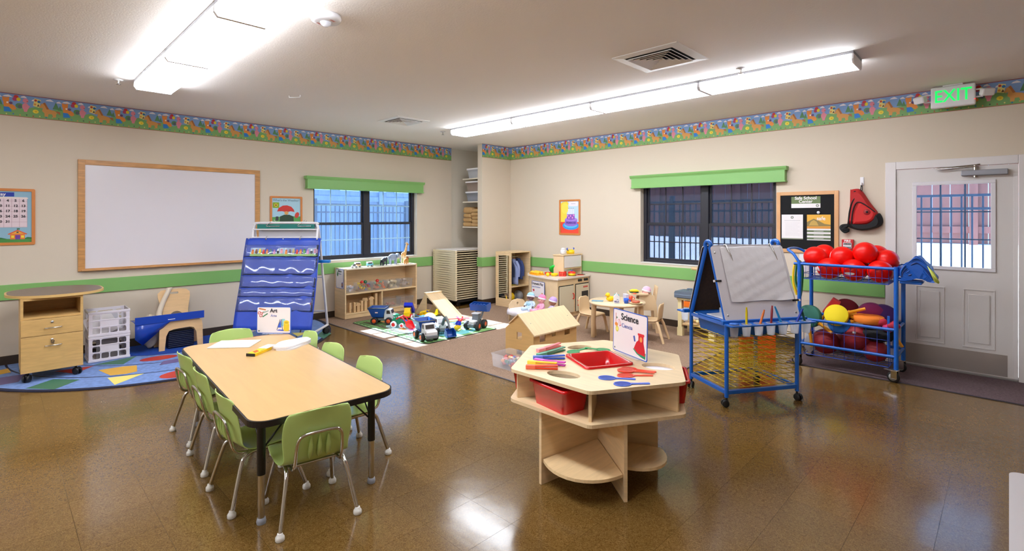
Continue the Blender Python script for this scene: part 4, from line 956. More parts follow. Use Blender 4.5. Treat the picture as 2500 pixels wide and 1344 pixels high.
obj('clip_red', MB().box(.413, .43, -.3, -.27, .42, .5, .004), redp, t)
# chart
pv = mat('pocket_blue', (38, 72, 182), .42, var=(5, .1)); pocket = sheer('pocket_clear', (150, 170, 236), (.88, None), .08, gloss=(.08, 1.45, .12, 5))
t = thing('pocket_chart', 'royal blue hanging pocket chart with picture strips on the white easel', 'pocket chart', (EC[0], EC[1], ZR), ea)
def hang(v):  # local y at height v from the chart top
    return -.085 - .30 * v / 1.08
def surf(x0, x1, v0, v1, off, bulge, nx=24, nv=6):
    rows = []
    for j in range(nv + 1):
        v = v0 + (v1 - v0) * j / nv
        rows.append([(x0 + (x1 - x0) * i / nx + .012 * (v / 1.08) * ((i / nx) - .5), hang(v) - off - bulge * math.sin(PI * j / nv) * (1 + .5 * math.sin(i * 1.3 + v0 * 20)) - .006 * math.sin(i * .8 + v * 9), 1.262 - v) for i in range(nx + 1)])
    return rows
g = MB(); g.sheet(surf(-.455, .465, 0, 1.065, 0, .0, 22, 22)); obj('chart_cloth', g, pv, t, thick=.003)
for k, (v0, v1) in enumerate(((.08, .225), (.24, .44), (.45, .585), (.6, .69), (.70, .86))):
    g = MB(); g.sheet(surf(-.445, .455, v0, v1, .006, .006)); obj('clear_pocket', g, pocket, t, thick=.0012)
for k in range(5):
    x = -.42 + k * .21
    g = MB(); g.lathe([(.011, 0), (.011, .003), (.005, .004)], (x, hang(0) - .004, 1.25), 12, axis=(0, -1, 0)); obj('grommet', g, chrome, t)
    if k in (1, 3): obj('hook', MB().tube(smooth([(x, hang(0) - .01, 1.245), (x + .004, hang(0) - .012, 1.27), (x + .004, -.06, 1.288), (x, -.04, 1.272)], 4), .003, 6), chrome, t)
for k, x in enumerate((-.375, .035)):
    st_ = MB(); st_.sheet(surf(x, x + .405, .115, .215, .0035, 0, 8, 2)); o = obj('picture_strip', st_, flat((186, 206, 224)), t)
    pr = Print(); pr.z = .0006
    pr.rect((150, 186, 110), .0, .0, .405, .025)
    for q in range(9): pr.ell(((226, 140, 60), (120, 80, 50), (236, 206, 60), (206, 60, 44), (226, 150, 90), (110, 170, 90), (210, 150, 190), (60, 60, 64), (232, 160, 170))[q], .03 + q * .044, .042 + .006 * (q % 3), .016, .024 - .004 * (q % 2)); pr.ell(((206, 100, 40), (150, 100, 60), (250, 226, 90), (226, 80, 60), (190, 110, 60), (70, 130, 70), (190, 120, 170), (236, 236, 236), (210, 130, 150))[q], .03 + q * .044, .068 + .005 * (q % 3), .012, .011)
    c_, y_ = hang(.2), 0
    pr.done('printed_picture', t, T(x, hang(.215) - .013, 1.262 - .212) @ R(PI / 2 - .27, 'X'))
# ================================================================== CUBBY SHELF
SY0, SY1, SX0, SX1, SH = 3.655, 4.94, -7.385, -7.055, .765
t = thing('cubby_shelf', 'low maple cubby shelf unit under the left window with toy bins', 'shelf unit', ((SX0 + SX1) / 2, (SY0 + SY1) / 2, 0))
hx, hy = (SX1 - SX0) / 2, (SY1 - SY0) / 2
for s in (-1, 1): obj('side_panel', MB().box(-hx, hx, min(s * hy, s * (hy - .022)), max(s * hy, s * (hy - .022)), .011, SH - .001, .004), maple, t)
obj('back_panel', MB().box(-hx + .001, -hx + .012, -hy + .022, hy - .022, .03, SH - .02), maple, t)
obj('top', MB().box(-hx + .012, hx - .002, -hy + .022, hy - .022, SH - .024, SH - .002, .003), mat('maple_top_pale', (238, 222, 200), .25, coat=.3), t)  # top panel paler than the rest of the unit
obj('shelf', MB().box(-hx + .012, hx - .004, -hy + .022, hy - .022, .368, .388, .003), mapleh, t)
obj('bottom', MB().box(-hx + .012, hx - .004, -hy + .022, hy - .022, .07, .09, .003), mapleh, t)
obj('plinth', MB().box(hx - .03, hx - .012, -hy + .022, hy - .022, .012, .07), mapleh, t)
obj('divider', MB().box(-hx + .012, hx - .006, -.02, .0, .09, .368, .003), maple, t)
def blk_pic(p, W, H):
    p.poly((50, 120, 70), [(-W / 2 + .03, H - .09), (-W / 2 + .06, H - .02), (-W / 2 + .075, H - .09)]); p.rect((90, 130, 90), -W / 2 + .04, H - .11, -W / 2 + .07, H - .09)
    p.poly((60, 80, 150), [(W / 2 - .06, .02), (W / 2 - .055, .09), (W / 2 - .02, .1), (W / 2 - .015, .02)]); p.ell((150, 90, 60), W / 2 - .038, .06, .02, .026)
sign('blocks_sign', 'small white sign card on the left end of the cubby shelf', .235, .29, M(((1, 0, 0, -7.215), (0, 0, -1, SY0 - .002), (0, 1, 0, .46), (0, 0, 0, 1))), 'Blocks', 'Bloques', .04, .028, blk_pic, 0, -.035, base=False)
clearbin = sheer('clear_bin_plastic', (240, 242, 248), (.8, None), .15, frost=.6)
def bin_(name, label, x, y, z, w, d, h, group=None, m=None, rz=0):
    o = obj(name, tub(d, w, h, .012, .01, .0025, .006), m or clearbin, None, T(x, y, z + h + .0008) @ R(rz, 'Z')); tag(o, label, 'bin', group); return o
ZS = .3885
cols = [('blue', (60, 90, 190)), ('yellow', (240, 204, 20)), ('red', (206, 50, 40)), ('green', (50, 140, 90)), ('orange', (232, 120, 50))]
def heap(cx, cy, z, w, d, n, pal, s, label, cat, grp, top=.07):
    """loose toy pieces lying in a bin, too small and mixed to count: one object"""
    g = MB(); ms = [flat(c, .35) for c in pal]
    for i in range(n):
        r = s * random.uniform(.8, 1.2); g.mi = i % len(ms)
        x = random.uniform(-.5, .5) * max(.001, d - 2.6 * s); y = random.uniform(-.5, .5) * max(.001, w - 2.6 * s); zz = r + .004 + (i / n) * top
        k = i % 3; g.mx = T(x, y, zz) @ R(random.random() * 3, 'Z') @ R(random.random(), 'X')
        if k == 0: g.box(-r * .8, r * .8, -r * .6, r * .6, -r * .5, r * .5)
        elif k == 1: g.ball((0, 0, 0), (r, r * .8, r * .8), 10, 6)
        else: g.lathe([(r * .8, -r * .6), (r * .9, 0), (r * .5, r * .6)], seg=8)
        g.mx = None
    o = obj('toy_pieces', g, ms, None, T(cx, cy, z)); tag(o, label, cat); o['kind'] = 'stuff'
bs = [(3.785, .145, .10, 'small clear bin of white pieces, leftmost on the cubby shelf'), (4.03, .25, .13, 'clear bin of yellow and blue toys, second from the left on the cubby shelf'), (4.29, .22, .13, 'clear bin of orange and green toys, middle one on the cubby shelf'), (4.53, .225, .13, 'clear bin of toy animals, second from the right on the cubby shelf'), (4.775, .22, .13, 'clear bin of pale pieces, rightmost on the cubby shelf')]
pals = [[(230, 232, 240), (190, 206, 232), (232, 200, 190)], [(240, 210, 30), (236, 200, 20), (60, 110, 180), (200, 50, 60)], [(232, 130, 80), (120, 170, 140), (226, 110, 50)], [(220, 200, 160), (150, 130, 100), (230, 220, 190)], [(200, 180, 170), (170, 150, 120), (214, 200, 196)]]
tl = ['white and pale blue toy pieces in the leftmost cubby bin', 'yellow, blue or red toy pieces in the second cubby bin', 'orange or green toy pieces in the middle cubby bin', 'cream toy pieces in the bin below the toy animals', 'pale toy pieces in the rightmost cubby bin']
for i, ((y, w, h, lb), pl, l2) in enumerate(zip(bs, pals, tl)):
    bin_('clear_bin', lb, -7.185, y, ZS, w - .006, .2, h); heap(-7.165, y, ZS + .003, w - .03, .17, 26, pl, .023, l2, 'toy', 'pieces in the cubby bins %d' % i, h - .035)
for y, c, nm in ((4.0, (206, 40, 40), 'red ball'), (4.06, (40, 110, 80), 'green ball'), (4.27, (206, 50, 40), 'red ball')):
    o = obj('toy_ball', MB().ball((0, 0, 0), .028, 14, 10), flat(c, .3), None, T(-7.18, y, ZS + .135)); tag(o, '%s on top of the toys in the %s cubby bin' % (nm, 'middle' if y > 4.2 else 'second'), 'ball')
bin_('clear_bin', 'clear bin of pink pieces, left of two on the bottom cubby shelf', -7.185, 4.52, .0905, .27, .2, .14); bin_('clear_bin', 'clear bin of pink pieces, right of two on the bottom cubby shelf', -7.185, 4.785, .0905, .23, .2, .14)
heap(-7.185, 4.52, .094, .2, .15, 14, [(214, 150, 130), (206, 170, 150)], .018, 'pinkish toy pieces in the left bottom cubby bin', 'toy', 'pieces in the bottom bins, left', .03); heap(-7.185, 4.785, .094, .17, .15, 12, [(214, 160, 140), (196, 150, 120)], .018, 'pinkish toy pieces in the right bottom cubby bin', 'toy', 'pieces in the bottom bins, right', .03)
# wooden blocks
bk_ = [('tall block', 3.77, -7.12, .035, .035, .15), ('pillar block', 3.83, -7.1, .032, .04, .15), ('quarter block', 3.905, -7.13, .05, .05, .09), ('upright block', 3.96, -7.12, .04, .05, .16), ('long block', 4.03, -7.14, .05, .06, .15), ('tallest block', 4.21, -7.13, .04, .05, .25), ('wide block', 4.13, -7.14, .06, .06, .16), ('short block', 4.09, -7.2, .06, .05, .12)]
for nm, y, x, w, d, h in bk_:
    o = obj('wooden_block', MB().box(-d / 2, d / 2, -w / 2, w / 2, 0, h, .003), mat('block_wood', (214, 176, 128), .5, grain=((5, 5, 40), .1)), None, T(x, y, .0905)); tag(o, 'plain wooden %s standing on the bottom left cubby shelf' % nm, 'block')
for y, x, z, a in ((3.905, -7.13, .1815, 0), (4.13, -7.14, .2515, 0), (4.03, -7.14, .2415, .5)):
    g = MB(); g.prism([(.045 * math.cos(q), .045 * math.sin(q)) for q in [PI * i / 12 for i in range(13)]], -.025, .025, M(((0, 0, 1, 0), (1, 0, 0, 0), (0, 1, 0, 0), (0, 0, 0, 1))))
    o = obj('arch_block', g, MATS['block_wood'], None, T(x, y, z) @ R(a, 'Z')); tag(o, 'half round wooden block on top of the %s block' % {3.905: 'quarter', 4.13: 'wide', 4.03: 'long'}[y], 'block')
# ================================================================== CARPETS
cpm = mat('brown_carpet', (150, 122, 100), .97, var=(95, .28), bump=(600, .7)); cpe = mat('carpet_binding', (92, 88, 96), .8)
KX1, KY0, KZ = -2.335, 3.385, .0075
t = thing('brown_carpet', 'brown carpet under the toys, dollhouse and play kitchen', 'carpet')
kp = [(XL + .015, KY0), (KX1, KY0), (KX1, YR - .014), (-6.53, YR - .014), (-6.53, 5.36), (XL + .015, 5.36)]
obj('pile', MB().prism(kp, .0005, KZ - .0005), cpm, t)
g = MB(); w_ = .012
for a in ((XL + .015, KX1 + w_, KY0 - w_, KY0), (KX1, KX1 + w_, KY0, YR - .014)): g.box(*a, .0005, KZ)
g.box(XL + .015, -6.53, 5.36, 5.372, .0005, KZ); g.box(-6.542, -6.53, 5.372, YR - .014, .0005, KZ)
obj('binding', g, cpe, t)
dmm = mat('door_mat_pile', (104, 84, 88), .97, var=(90, .3), bump=(600, .7))
t = thing('door_mat', 'dark plum brown carpet mat in front of the exterior door', 'mat')
obj('pile', MB().box(-1.68, .3, 5.86, YR - .035, .0005, .006), dmm, t); obj('binding', MB().box(-1.68, .3, 5.845, 5.86, .0005, .0065), mat('mat_binding', (46, 44, 58), .7), t)
# road rug
RX0, RX1, RY0, RY1 = -6.78, -5.0, 3.62, 4.82
rw, rh = RX1 - RX0, RY1 - RY0
t = thing('road_play_rug', 'green printed road play rug under the toy trucks', 'rug', ((RX0 + RX1) / 2, (RY0 + RY1) / 2, KZ))
obj('rug_field', MB().prism(rr(-rw / 2, -rh / 2, rw / 2, rh / 2, .07), .0005, .005), mat('road_rug_green', (120, 164, 96), .9, var=(30, .1)), t)
g = MB(); g.prism(rr(-rw / 2 - .012, -rh / 2 - .012, rw / 2 + .012, rh / 2 + .012, .08), .0004, .0058, holes=[rr(-rw / 2 + .001, -rh / 2 + .001, rw / 2 - .001, rh / 2 - .001, .07)]); obj('rug_binding', g, black, t)
p = Print(); p.z = .0052
AQ, SKYB, BK = (120, 206, 210), (196, 232, 236), (34, 40, 40)
p.ell(AQ, .3, -.2, .4, .22); p.ell(SKYB, -.05, -.3, .34, .16); p.ell(AQ, .62, .1, .2, .34); p.ell((60, 150, 190), -.55, .34, .2, .12); p.ell(SKYB, .1, .22, .3, .18); p.rect((232, 224, 214), .35, .05, .6, .2); p.rect((230, 236, 240), -.1, -.1, .12, .06)
for a, b_ in (((-.8, -.45), (.8, -.45)), ((-.8, .3), (.75, .42)), ((-.4, -.45), (-.3, .5)), ((.3, -.45), (.45, .5))): p.line(BK, [a, b_], .06); p.line((230, 224, 140), [a, b_], .006)
for c, x, y in (((206, 80, 60), -.62, .05), ((226, 150, 60), .0, -.33), ((190, 70, 150), .15, -.28), ((226, 90, 50), .55, -.34), ((60, 110, 190), -.2, .15), ((236, 210, 70), .62, .3), ((40, 90, 170), .2, .42), ((206, 60, 60), -.05, .4), ((236, 160, 80), -.6, -.25)): p.rect(c, x - .06, y - .035, x + .06, y + .035)
for k in range(36): p.rect(BK if k % 2 else (214, 226, 180), -.86 + k * .048, -.575, -.84 + k * .048, -.56)
p.line(BK, [(-.87, -.545), (.87, -.545)], .008)
p.done('printed_roads', t)
ZG = KZ + .0062
# ================================================================== TOY VEHICLES
tb_, tg_, to_, tgr = mat('toy_blue', (18, 70, 150), .35), mat('toy_light_grey', (206, 204, 204), .4), mat('toy_orange', (232, 84, 30), .4), mat('toy_grey', (104, 108, 110), .45)
tyre = mat('toy_tyre', (28, 27, 27), .6); twin = mat('toy_window', (52, 44, 40), .3); ty_, tred, tgn = mat('toy_yellow', (250, 204, 10), .35), mat('toy_red', (226, 28, 34), .3), mat('toy_green', (16, 122, 84), .35)
def wheel(parent, x, y, r, w, hub, tm=tyre):
    """wheel at (x, y), outer face towards the side of y"""
    s = 1 if y > 0 else -1
    a = obj('wheel', MB().lathe([(.0001, -w / 2), (r * .9, -w / 2), (r, -w * .3), (r, w * .3), (r * .9, w / 2), (r * .6, w / 2), (r * .58, w * .36), (.0001, w * .36)], (x, y, r), 18, axis=(0, s, 0)), tm, parent)
    obj('hub', MB().lathe([(r * .57, w * .37), (r * .5, w * .46), (r * .2, w * .5), (.0001, w * .52)], (x, y, r), 12, axis=(0, s, 0)), hub, a)
def dump_truck(label, loc, a):
    t = thing('toy_dump_truck', label, 'toy truck', loc, a)
    obj('chassis', MB().box(-.15, .15, -.05, .05, .05, .085, .008), tgr, t)
    XZ = lambda y: M(((1, 0, 0, 0), (0, 0, 1, y), (0, 1, 0, 0), (0, 0, 0, 1)))
    g = MB(); W0, W1 = .085, .115
    lo = [(-.14, -W0 * .8, .1), (.02, -W0 * .8, .1), (.02, W0 * .8, .1), (-.14, W0 * .8, .1)]; hi = [(-.19, -W1, .235), (.06, -W1, .235), (.06, W1, .235), (-.19, W1, .235)]
    ins = lambda L, k, dz: [(p_[0] * (1 - k) - .065 * k, p_[1] * (1 - k), p_[2] + dz) for p_ in L]
    vs = lo + hi + ins(hi, .08, 0) + ins(lo, .1, .012)
    fs = [(0, 1, 2, 3)] + [(i + 4 * j, (i + 1) % 4 + 4 * j, (i + 1) % 4 + 4 * j + 4, i + 4 * j + 4) for j in range(3) for i in range(4)] + [(12, 13, 14, 15)]
    g._f(vs, fs); bd = obj('dump_bed', g, tb_, t)
    g = MB(); q = [V(v) for v in hi]; g.tube([q[0], q[1], q[2], q[3]], .0065, 6, closed=True); obj('bed_rim', g, tgr, bd)
    obj('badge', MB().box(-.085, -.045, -.108, -.105, .165, .18, .001), mat('badge_pink', (232, 190, 190), .4), bd, R(.0, 'Z'))
    obj('cab', MB().prism([(.035, .075), (.21, .075), (.21, .12), (.195, .135), (.145, .145), (.125, .205), (.115, .212), (.06, .212), (.05, .2), (.035, .14)], -.07, .07, XZ(0)), tg_, t)
    cbn = obj('bumper', MB().box(.19, .222, -.075, .075, .045, .085, .008), tgr, t)
    for s in (-1, 1): obj('side_window', MB().prism([(.068, .15), (.125, .15), (.112, .198), (.07, .198)], -.0008, .0008, XZ(s * .0705)), twin, t)
    g = MB(); g.mx = T(.1385, 0, .176) @ R(-.33, 'Y'); g.box(-.001, .001, -.055, .055, -.022, .026); obj('windscreen', g, twin, t)
    for k in range(4): obj('vent_slot', MB().box(.16 + k * .009, .164 + k * .009, -.0712, -.07, .095, .115), tgr, t)
    for x in (-.1, .105):
        for s in (-1, 1): wheel(t, x, s * .088, .052, .05, to_)
    return t
d1 = dump_truck('blue and grey toy dump truck on the left of the road rug beside the cubby', (-6.40, 3.90, ZG), math.radians(42))
dup(d1, 'blue and grey toy dump truck at the near corner of the road rug', (-5.20, 3.77, ZG), math.radians(-14))
t = thing('toy_tractor_loader', 'green toy tractor with white wheels and red front bucket on the road rug', 'toy tractor', (-6.02, 3.93, ZG), math.radians(33))
obj('body', MB().prism([(-.09, .05), (.09, .05), (.1, .08), (.05, .1), (-.01, .1), (-.02, .13), (-.08, .13), (-.1, .09)], -.04, .04, M(((1, 0, 0, 0), (0, 0, 1, 0), (0, 1, 0, 0), (0, 0, 0, 1)))), tgn, t)
obj('canopy', MB().ball((-.05, 0, .165), (.05, .045, .02), 14, 8), tgn, t)
for s in (-1, 1):
    obj('canopy_post', MB().cyl((-.05, s * .03, .12), (-.05, s * .03, .165), .005, seg=6), tgn, t)
    wheel(t, -.065, s * .06, .045, .032, tred, white); wheel(t, .055, s * .06, .035, .03, tred, white)
    obj('loader_arm', MB().tube(smooth([(-.03, s * .045, .12), (.03, s * .045, .15), (.08, s * .045, .12), (.12, s * .045, .06)], 4), .009, 8), tred, t)
obj('engine', MB().box(.03, .1, -.03, .03, .06, .1, .008), mat('toy_mid_blue', (30, 80, 190), .35), t)
g = MB(); bp_ = [(.11, .09), (.135, .03), (.175, .004), (.235, .002), (.235, .008), (.18, .012), (.145, .04), (.122, .09)]
g.prism(bp_, -.08, .08, M(((1, 0, 0, 0), (0, 0, 1, 0), (0, 1, 0, 0), (0, 0, 0, 1)))); g.prism([(.11, .09), (.13, .03), (.175, .004), (.235, .002), (.2, .06)], -.083, -.077, M(((1, 0, 0, 0), (0, 0, 1, 0), (0, 1, 0, 0), (0, 0, 0, 1)))); g.prism([(.11, .09), (.13, .03), (.175, .004), (.235, .002), (.2, .06)], .077, .083, M(((1, 0, 0, 0), (0, 0, 1, 0), (0, 1, 0, 0), (0, 0, 0, 1))))
obj('bucket', g, tred, t)
XZ0 = M(((1, 0, 0, 0), (0, 0, 1, 0), (0, 1, 0, 0), (0, 0, 0, 1)))
t = thing('toy_tipper', 'small yellow and red toy tipper truck with raised blue bed on the road rug', 'toy truck', (-6.46, 4.37, ZG), math.radians(-48))
obj('base', MB().box(-.1, .12, -.05, .05, .025, .05, .01), tred, t); obj('fender', MB().box(.02, .11, -.062, .062, .03, .075, .015), tred, t)
obj('cab', MB().prism([(.01, .05), (.115, .05), (.115, .1), (.085, .11), (.075, .165), (.02, .165), (.01, .14)], -.045, .045, XZ0), ty_, t)
for s in (-1, 1):
    obj('side_window', MB().box(.025, .068, s * .045 - .001, s * .045 + .001, .115, .15), twin, t)
    for x in (-.07, .07): wheel(t, x, s * .065, .032, .026, tred, white)
g = MB(); g.mx = T(-.09, 0, .075) @ R(-.75, 'Y'); g.box(-.02, .17, -.06, .06, 0, .008); g.box(-.02, .17, -.064, -.058, 0, .06); g.box(-.02, .17, .058, .064, 0, .06); g.box(.164, .17, -.06, .06, 0, .06); obj('tipping_bed', g, mat('toy_royal', (24, 50, 200), .3), t)
t = thing('toy_plane', 'yellow toy aeroplane on the road rug in front of the wooden ramp', 'toy plane', (-6.22, 4.57, ZG), math.radians(205))
obj('fuselage', MB().tube([(.16, 0, .055), (.14, 0, .058), (.08, 0, .06), (0, 0, .06), (-.08, 0, .062), (-.14, 0, .07)], [.012, .03, .038, .036, .028, .014], 12), ty_, t)
obj('wing', MB().box(.0, .09, -.14, .14, .04, .05, .004), ty_, t); obj('tail_plane', MB().box(-.15, -.1, -.075, .075, .068, .075, .003), ty_, t)
obj('tail_fin', MB().prism([(-.155, .07), (-.09, .07), (-.125, .15), (-.15, .155)], -.006, .006, XZ0), ty_, t); obj('propeller', MB().box(.165, .17, -.05, .05, .045, .062, .003), tred, t)
obj('pilot', MB().ball((.03, 0, .1), (.018, .016, .022), 10, 8), flat((60, 60, 150)), t); obj('upper_wing', MB().box(.03, .1, -.1, .1, .105, .112, .003), ty_, t)
for s in (-1, 1): wheel(t, .07, s * .05, .02, .014, tred, black); obj('wing_strut', MB().cyl((.065, s * .07, .05), (.065, s * .07, .106), .004, seg=6), ty_, t)
t = thing('toy_mixer_truck', 'blue toy truck with a round white load behind the near dump truck', 'toy truck', (-5.66, 4.16, ZG), math.radians(20))
obj('chassis', MB().box(-.12, .12, -.055, .055, .04, .075, .01), tb_, t); obj('drum', MB().ball((.02, 0, .15), (.085, .07, .065), 16, 10), white, t); obj('cab', MB().box(-.13, -.06, -.05, .05, .075, .17, .012), mat('toy_sky', (30, 100, 200), .35), t)
for x in (-.08, .08):
    for s in (-1, 1): wheel(t, x, s * .068, .036, .03, to_)
t = thing('toy_excavator', 'grey toy excavator with a blue scoop reaching over the rug edge', 'toy excavator', (-5.32, 4.09, ZG), math.radians(-12))
obj('undercarriage', MB().box(-.1, .09, -.05, .05, .035, .08, .012), tgr, t); obj('cab', MB().prism([(-.1, .08), (.05, .08), (.05, .14), (.02, .2), (-.06, .21), (-.1, .18)], -.05, .05, XZ0), tg_, t); obj('engine_cover', MB().box(.0, .08, -.052, .052, .075, .13, .01), tg_, t)
for s in (-1, 1): obj('side_window', MB().box(-.07, .005, s * .0505 - .001, s * .0505 + .001, .145, .19), twin, t)
for x in (-.07, .06):
    for s in (-1, 1): wheel(t, x, s * .078, .05, .045, to_)
obj('boom', MB().tube([(.06, 0, .12), (.12, 0, .21), (.17, 0, .235)], [.022, .02, .018], 8), tgr, t); obj('stick', MB().tube([(.16, 0, .24), (.22, 0, .2), (.285, 0, .105)], [.018, .017, .013], 8), tgr, t)
g = MB(); pr_ = smooth([(.265, 0, .11), (.25, 0, .06), (.265, 0, .02), (.31, 0, .006), (.345, 0, .02)], 3)
rows = [[(q.x, -.06 + .12 * k / 10, q.z + .004 * (k % 2)) for k in range(11)] for q in pr_]
g.sheet(rows); sc = obj('scoop', g, tb_, t, thick=.008)
for s in (-1, 1): obj('scoop_cheek', MB().prism([(.265, .11), (.25, .06), (.265, .02), (.31, .006), (.345, .02), (.32, .08)], s * .062 - .003, s * .062 + .003, XZ0), tb_, sc)
t = thing('toy_helicopter', 'red and yellow toy helicopter with pink rotor on the road rug', 'toy helicopter', (-5.30, 4.38, ZG), math.radians(-60))
obj('hull', MB().ball((.03, 0, .045), (.085, .042, .035), 16, 10), ty_, t); obj('cabin', MB().ball((.0, 0, .085), (.055, .04, .04), 14, 10), mat('toy_royal', (24, 50, 200), .3), t)
obj('tail_boom', MB().tube([(-.04, 0, .1), (-.16, 0, .115)], [.022, .01], 8), tred, t); obj('tail_fin', MB().prism([(-.17, .09), (-.14, .1), (-.15, .15), (-.175, .155)], -.005, .005, XZ0), tred, t)
obj('mast', MB().cyl((0, 0, .12), (0, 0, .152), .008, seg=8), tred, t); pk_ = mat('toy_pink', (236, 70, 100), .35)
for a in (0, PI / 2): g = MB(); g.mx = T(0, 0, .15) @ R(a + .5, 'Z'); g.box(-.15, .15, -.013, .013, 0, .006, .002); obj('rotor_blade', g, pk_, t)
for s in (-1, 1): obj('skid', MB().tube([(-.05, s * .035, .008), (.09, s * .035, .008), (.11, s * .035, .02)], .006, 6), ty_, t); obj('skid_strut', MB().cyl((.0, s * .035, .01), (.0, s * .03, .05), .005, seg=6), ty_, t)
t = thing('toy_wheel_loader', 'grey toy wheel loader with a raised blue bucket on the right of the road rug', 'toy loader', (-5.20, 4.60, ZG), math.radians(110))
obj('rear_body', MB().box(-.13, .0, -.04, .04, .04, .12, .012), tg_, t); obj('rear_block', MB().box(-.15, -.128, -.045, .045, .035, .085, .008), tgr, t); obj('cab', MB().prism([(-.02, .1), (.07, .1), (.06, .2), (-.01, .2)], -.045, .045, XZ0), tgr, t); obj('front_frame', MB().box(.0, .12, -.035, .035, .04, .1, .01), tgr, t)
obj('cab_roof', MB().box(-.03, .07, -.052, .052, .2, .215, .006), tg_, t)
for x in (-.085, .09):
    for s in (-1, 1): wheel(t, x, s * .085, .058, .055, to_)
for s in (-1, 1): obj('lift_arm', MB().tube([(.05, s * .05, .12), (.1, s * .055, .19), (.13, s * .055, .25)], .012, 8), tgr, t)
g = MB(); g.prism([(.085, .225), (.16, .215), (.215, .27), (.2, .335), (.185, .335), (.19, .275), (.155, .24), (.1, .25), (.075, .32), (.06, .315)], -.125, .125, XZ0)
bk2 = obj('bucket', g, tb_, t)
for s in (-1, 1): obj('bucket_cheek', MB().prism([(.085, .225), (.16, .215), (.215, .27), (.2, .335), (.06, .315)], s * .127 - .004, s * .127 + .004, XZ0), tb_, bk2)
for k in range(5): obj('bucket_tooth', MB().box(.05, .075, -.115 + k * .05, -.085 + k * .05, .308, .33, .006), tb_, bk2)
# wooden ramp
t = thing('wooden_ramp', 'wooden toy ramp with a triangular side support behind the road rug', 'ramp', (-6.37, 4.77, KZ))
XZY = lambda y: M(((1, 0, 0, 0), (0, 0, 1, y), (0, 1, 0, 0), (0, 0, 0, 1)))
obj('ramp_board', MB().prism([(-.02, .335), (.57, .0085), (.59, .0085), (.59, .012), (0, .352), (-.02, .352)], -.145, .145, XZ0), maplex, t)
for s in (-1, 1): obj('side_support', MB().prism([(-.3, .0005), (.0, .0005), (.0, .325), (-.035, .34)], s * .135 - .008, s * .135 + .008, XZ0), maple, t)
obj('top_bar', MB().box(-.05, .012, -.152, .152, .345, .37, .006), maple, t)
# ================================================================== COTS AND ALCOVE
ctm = mat('cot_beige', (222, 206, 170), .5); ctw = mat('cot_sheet', (232, 226, 220), .6)
ordn = ['topmost', 'second', 'third', 'fourth', 'fifth', 'sixth', 'seventh', 'eighth', 'ninth', 'tenth', 'eleventh', 'twelfth', 'thirteenth', 'fourteenth', 'fifteenth', 'sixteenth', 'seventeenth', 'eighteenth', 'nineteenth', 'twentieth', 'twenty first', 'twenty second']
CW, CL, CP = .63, 1.14, .0388
cot0 = None
for i in range(22):
    z = .112 + (21 - i) * CP; lb = 'beige stacking cot, %s from the top of the stack by the partition' % ordn[i] if i else 'topmost beige stacking cot with a white sheet, stacked by the partition'
    if cot0 is None:
        cot0 = t = thing('stacking_cot', lb, 'cot', (-7.025, 6.05, z), 0, 'stacked sleeping cots')
        for s in (-1, 1):
            e = [(-CW / 2, .0), (-CW / 2 + .05, -.004), (-.1, .006), (.1, .006), (CW / 2 - .05, -.004), (CW / 2, 0), (CW / 2, .034), (CW / 2 - .05, .0365), (-CW / 2 + .05, .0365), (-CW / 2, .034)]
            y = s * (CL / 2 - .02); en = obj('end_frame', MB().prism(e, -.016, .016, XZY(y)), ctm, t)
            for q in (-1, 1): obj('corner_foot', MB().box(min(q * .26, q * .312), max(q * .26, q * .312), y - .02, y + .02, -.002, .036, .006), ctm, en)
            obj('side_rail', MB().box(s * CW / 2 - .014, s * CW / 2 + .002, -CL / 2 + .02, CL / 2 - .02, .013, .026, .004), ctm, t)
        obj('bed_fabric', MB().box(-CW / 2 + .06, CW / 2 - .06, -CL / 2 + .03, CL / 2 - .03, .018, .022), mat('cot_mesh', (196, 176, 140), .8), t)
    else:
        dup(cot0, lb, (-7.025 + random.uniform(-.003, .003), 6.05, z), 0)
o = obj('folded_sheet', MB().box(-.28, .285, -.55, .52, 0, .007, .002), ctw, None, T(-7.0, 6.05, .112 + 21 * CP + .0372)); tag(o, 'white sheet spread over the top of the cot stack', 'sheet')
t = thing('cot_dolly', 'dark low dolly on casters under the cot stack', 'dolly', (-7.0, 6.05, 0))
obj('dolly_deck', MB().box(-.27, .27, -.5, .5, .07, .108, .004), black, t)
for x in (-.22, .22):
    for y in (-.44, .44): caster(x, y, .072, .032, t)
shm = mat('alcove_shelf', (226, 214, 194), .55)
for z, w in ((2.235, 'upper'), (1.818, 'middle'), (1.365, 'lower')):
    t = thing('alcove_shelf', '%s cream wall shelf behind the partition above the cots' % w, 'shelf')
    obj('shelf_board', MB().box(-7.14, XS - .118, 6.0, YR - .001, z - .02, z, .002), shm, t); obj('shelf_bracket', MB().prism([(XS - .119, z - .02), (-7.06, z - .02), (-6.9, z - .026), (XS - .119, z - .05)], 6.2, 6.215, XZY(0)), shm, t)
for z, x0, lb, c in ((2.2355, -7.035, 'clear storage box with white lid on the upper alcove shelf', (206, 208, 214)), (1.819, -7.07, 'grey clear storage box with white lid, lower one on the middle alcove shelf', (160, 164, 176)), (2.002, -7.07, 'storage box of brown things with white lid, upper one on the middle alcove shelf', (168, 148, 136))):
    t = thing('storage_box', lb, 'storage box', (x0 + .17, 6.2, z))
    obj('box_body', tub(.34, .36, .155, .02, .02), sheer('box_tint_%d' % c[0], c, (.25, None), .2), t, T(0, 0, .1555)); obj('lid', MB().prism(rr(-.185, -.195, .185, .195, .03), .155, .178), white, t)
    obj('folded_contents', MB().box(-.13, .13, -.14, .14, .006, .11, .02), flat(c, .8), t)
twm = mat('tan_blanket', (188, 150, 100), .95, bump=(60, .6))
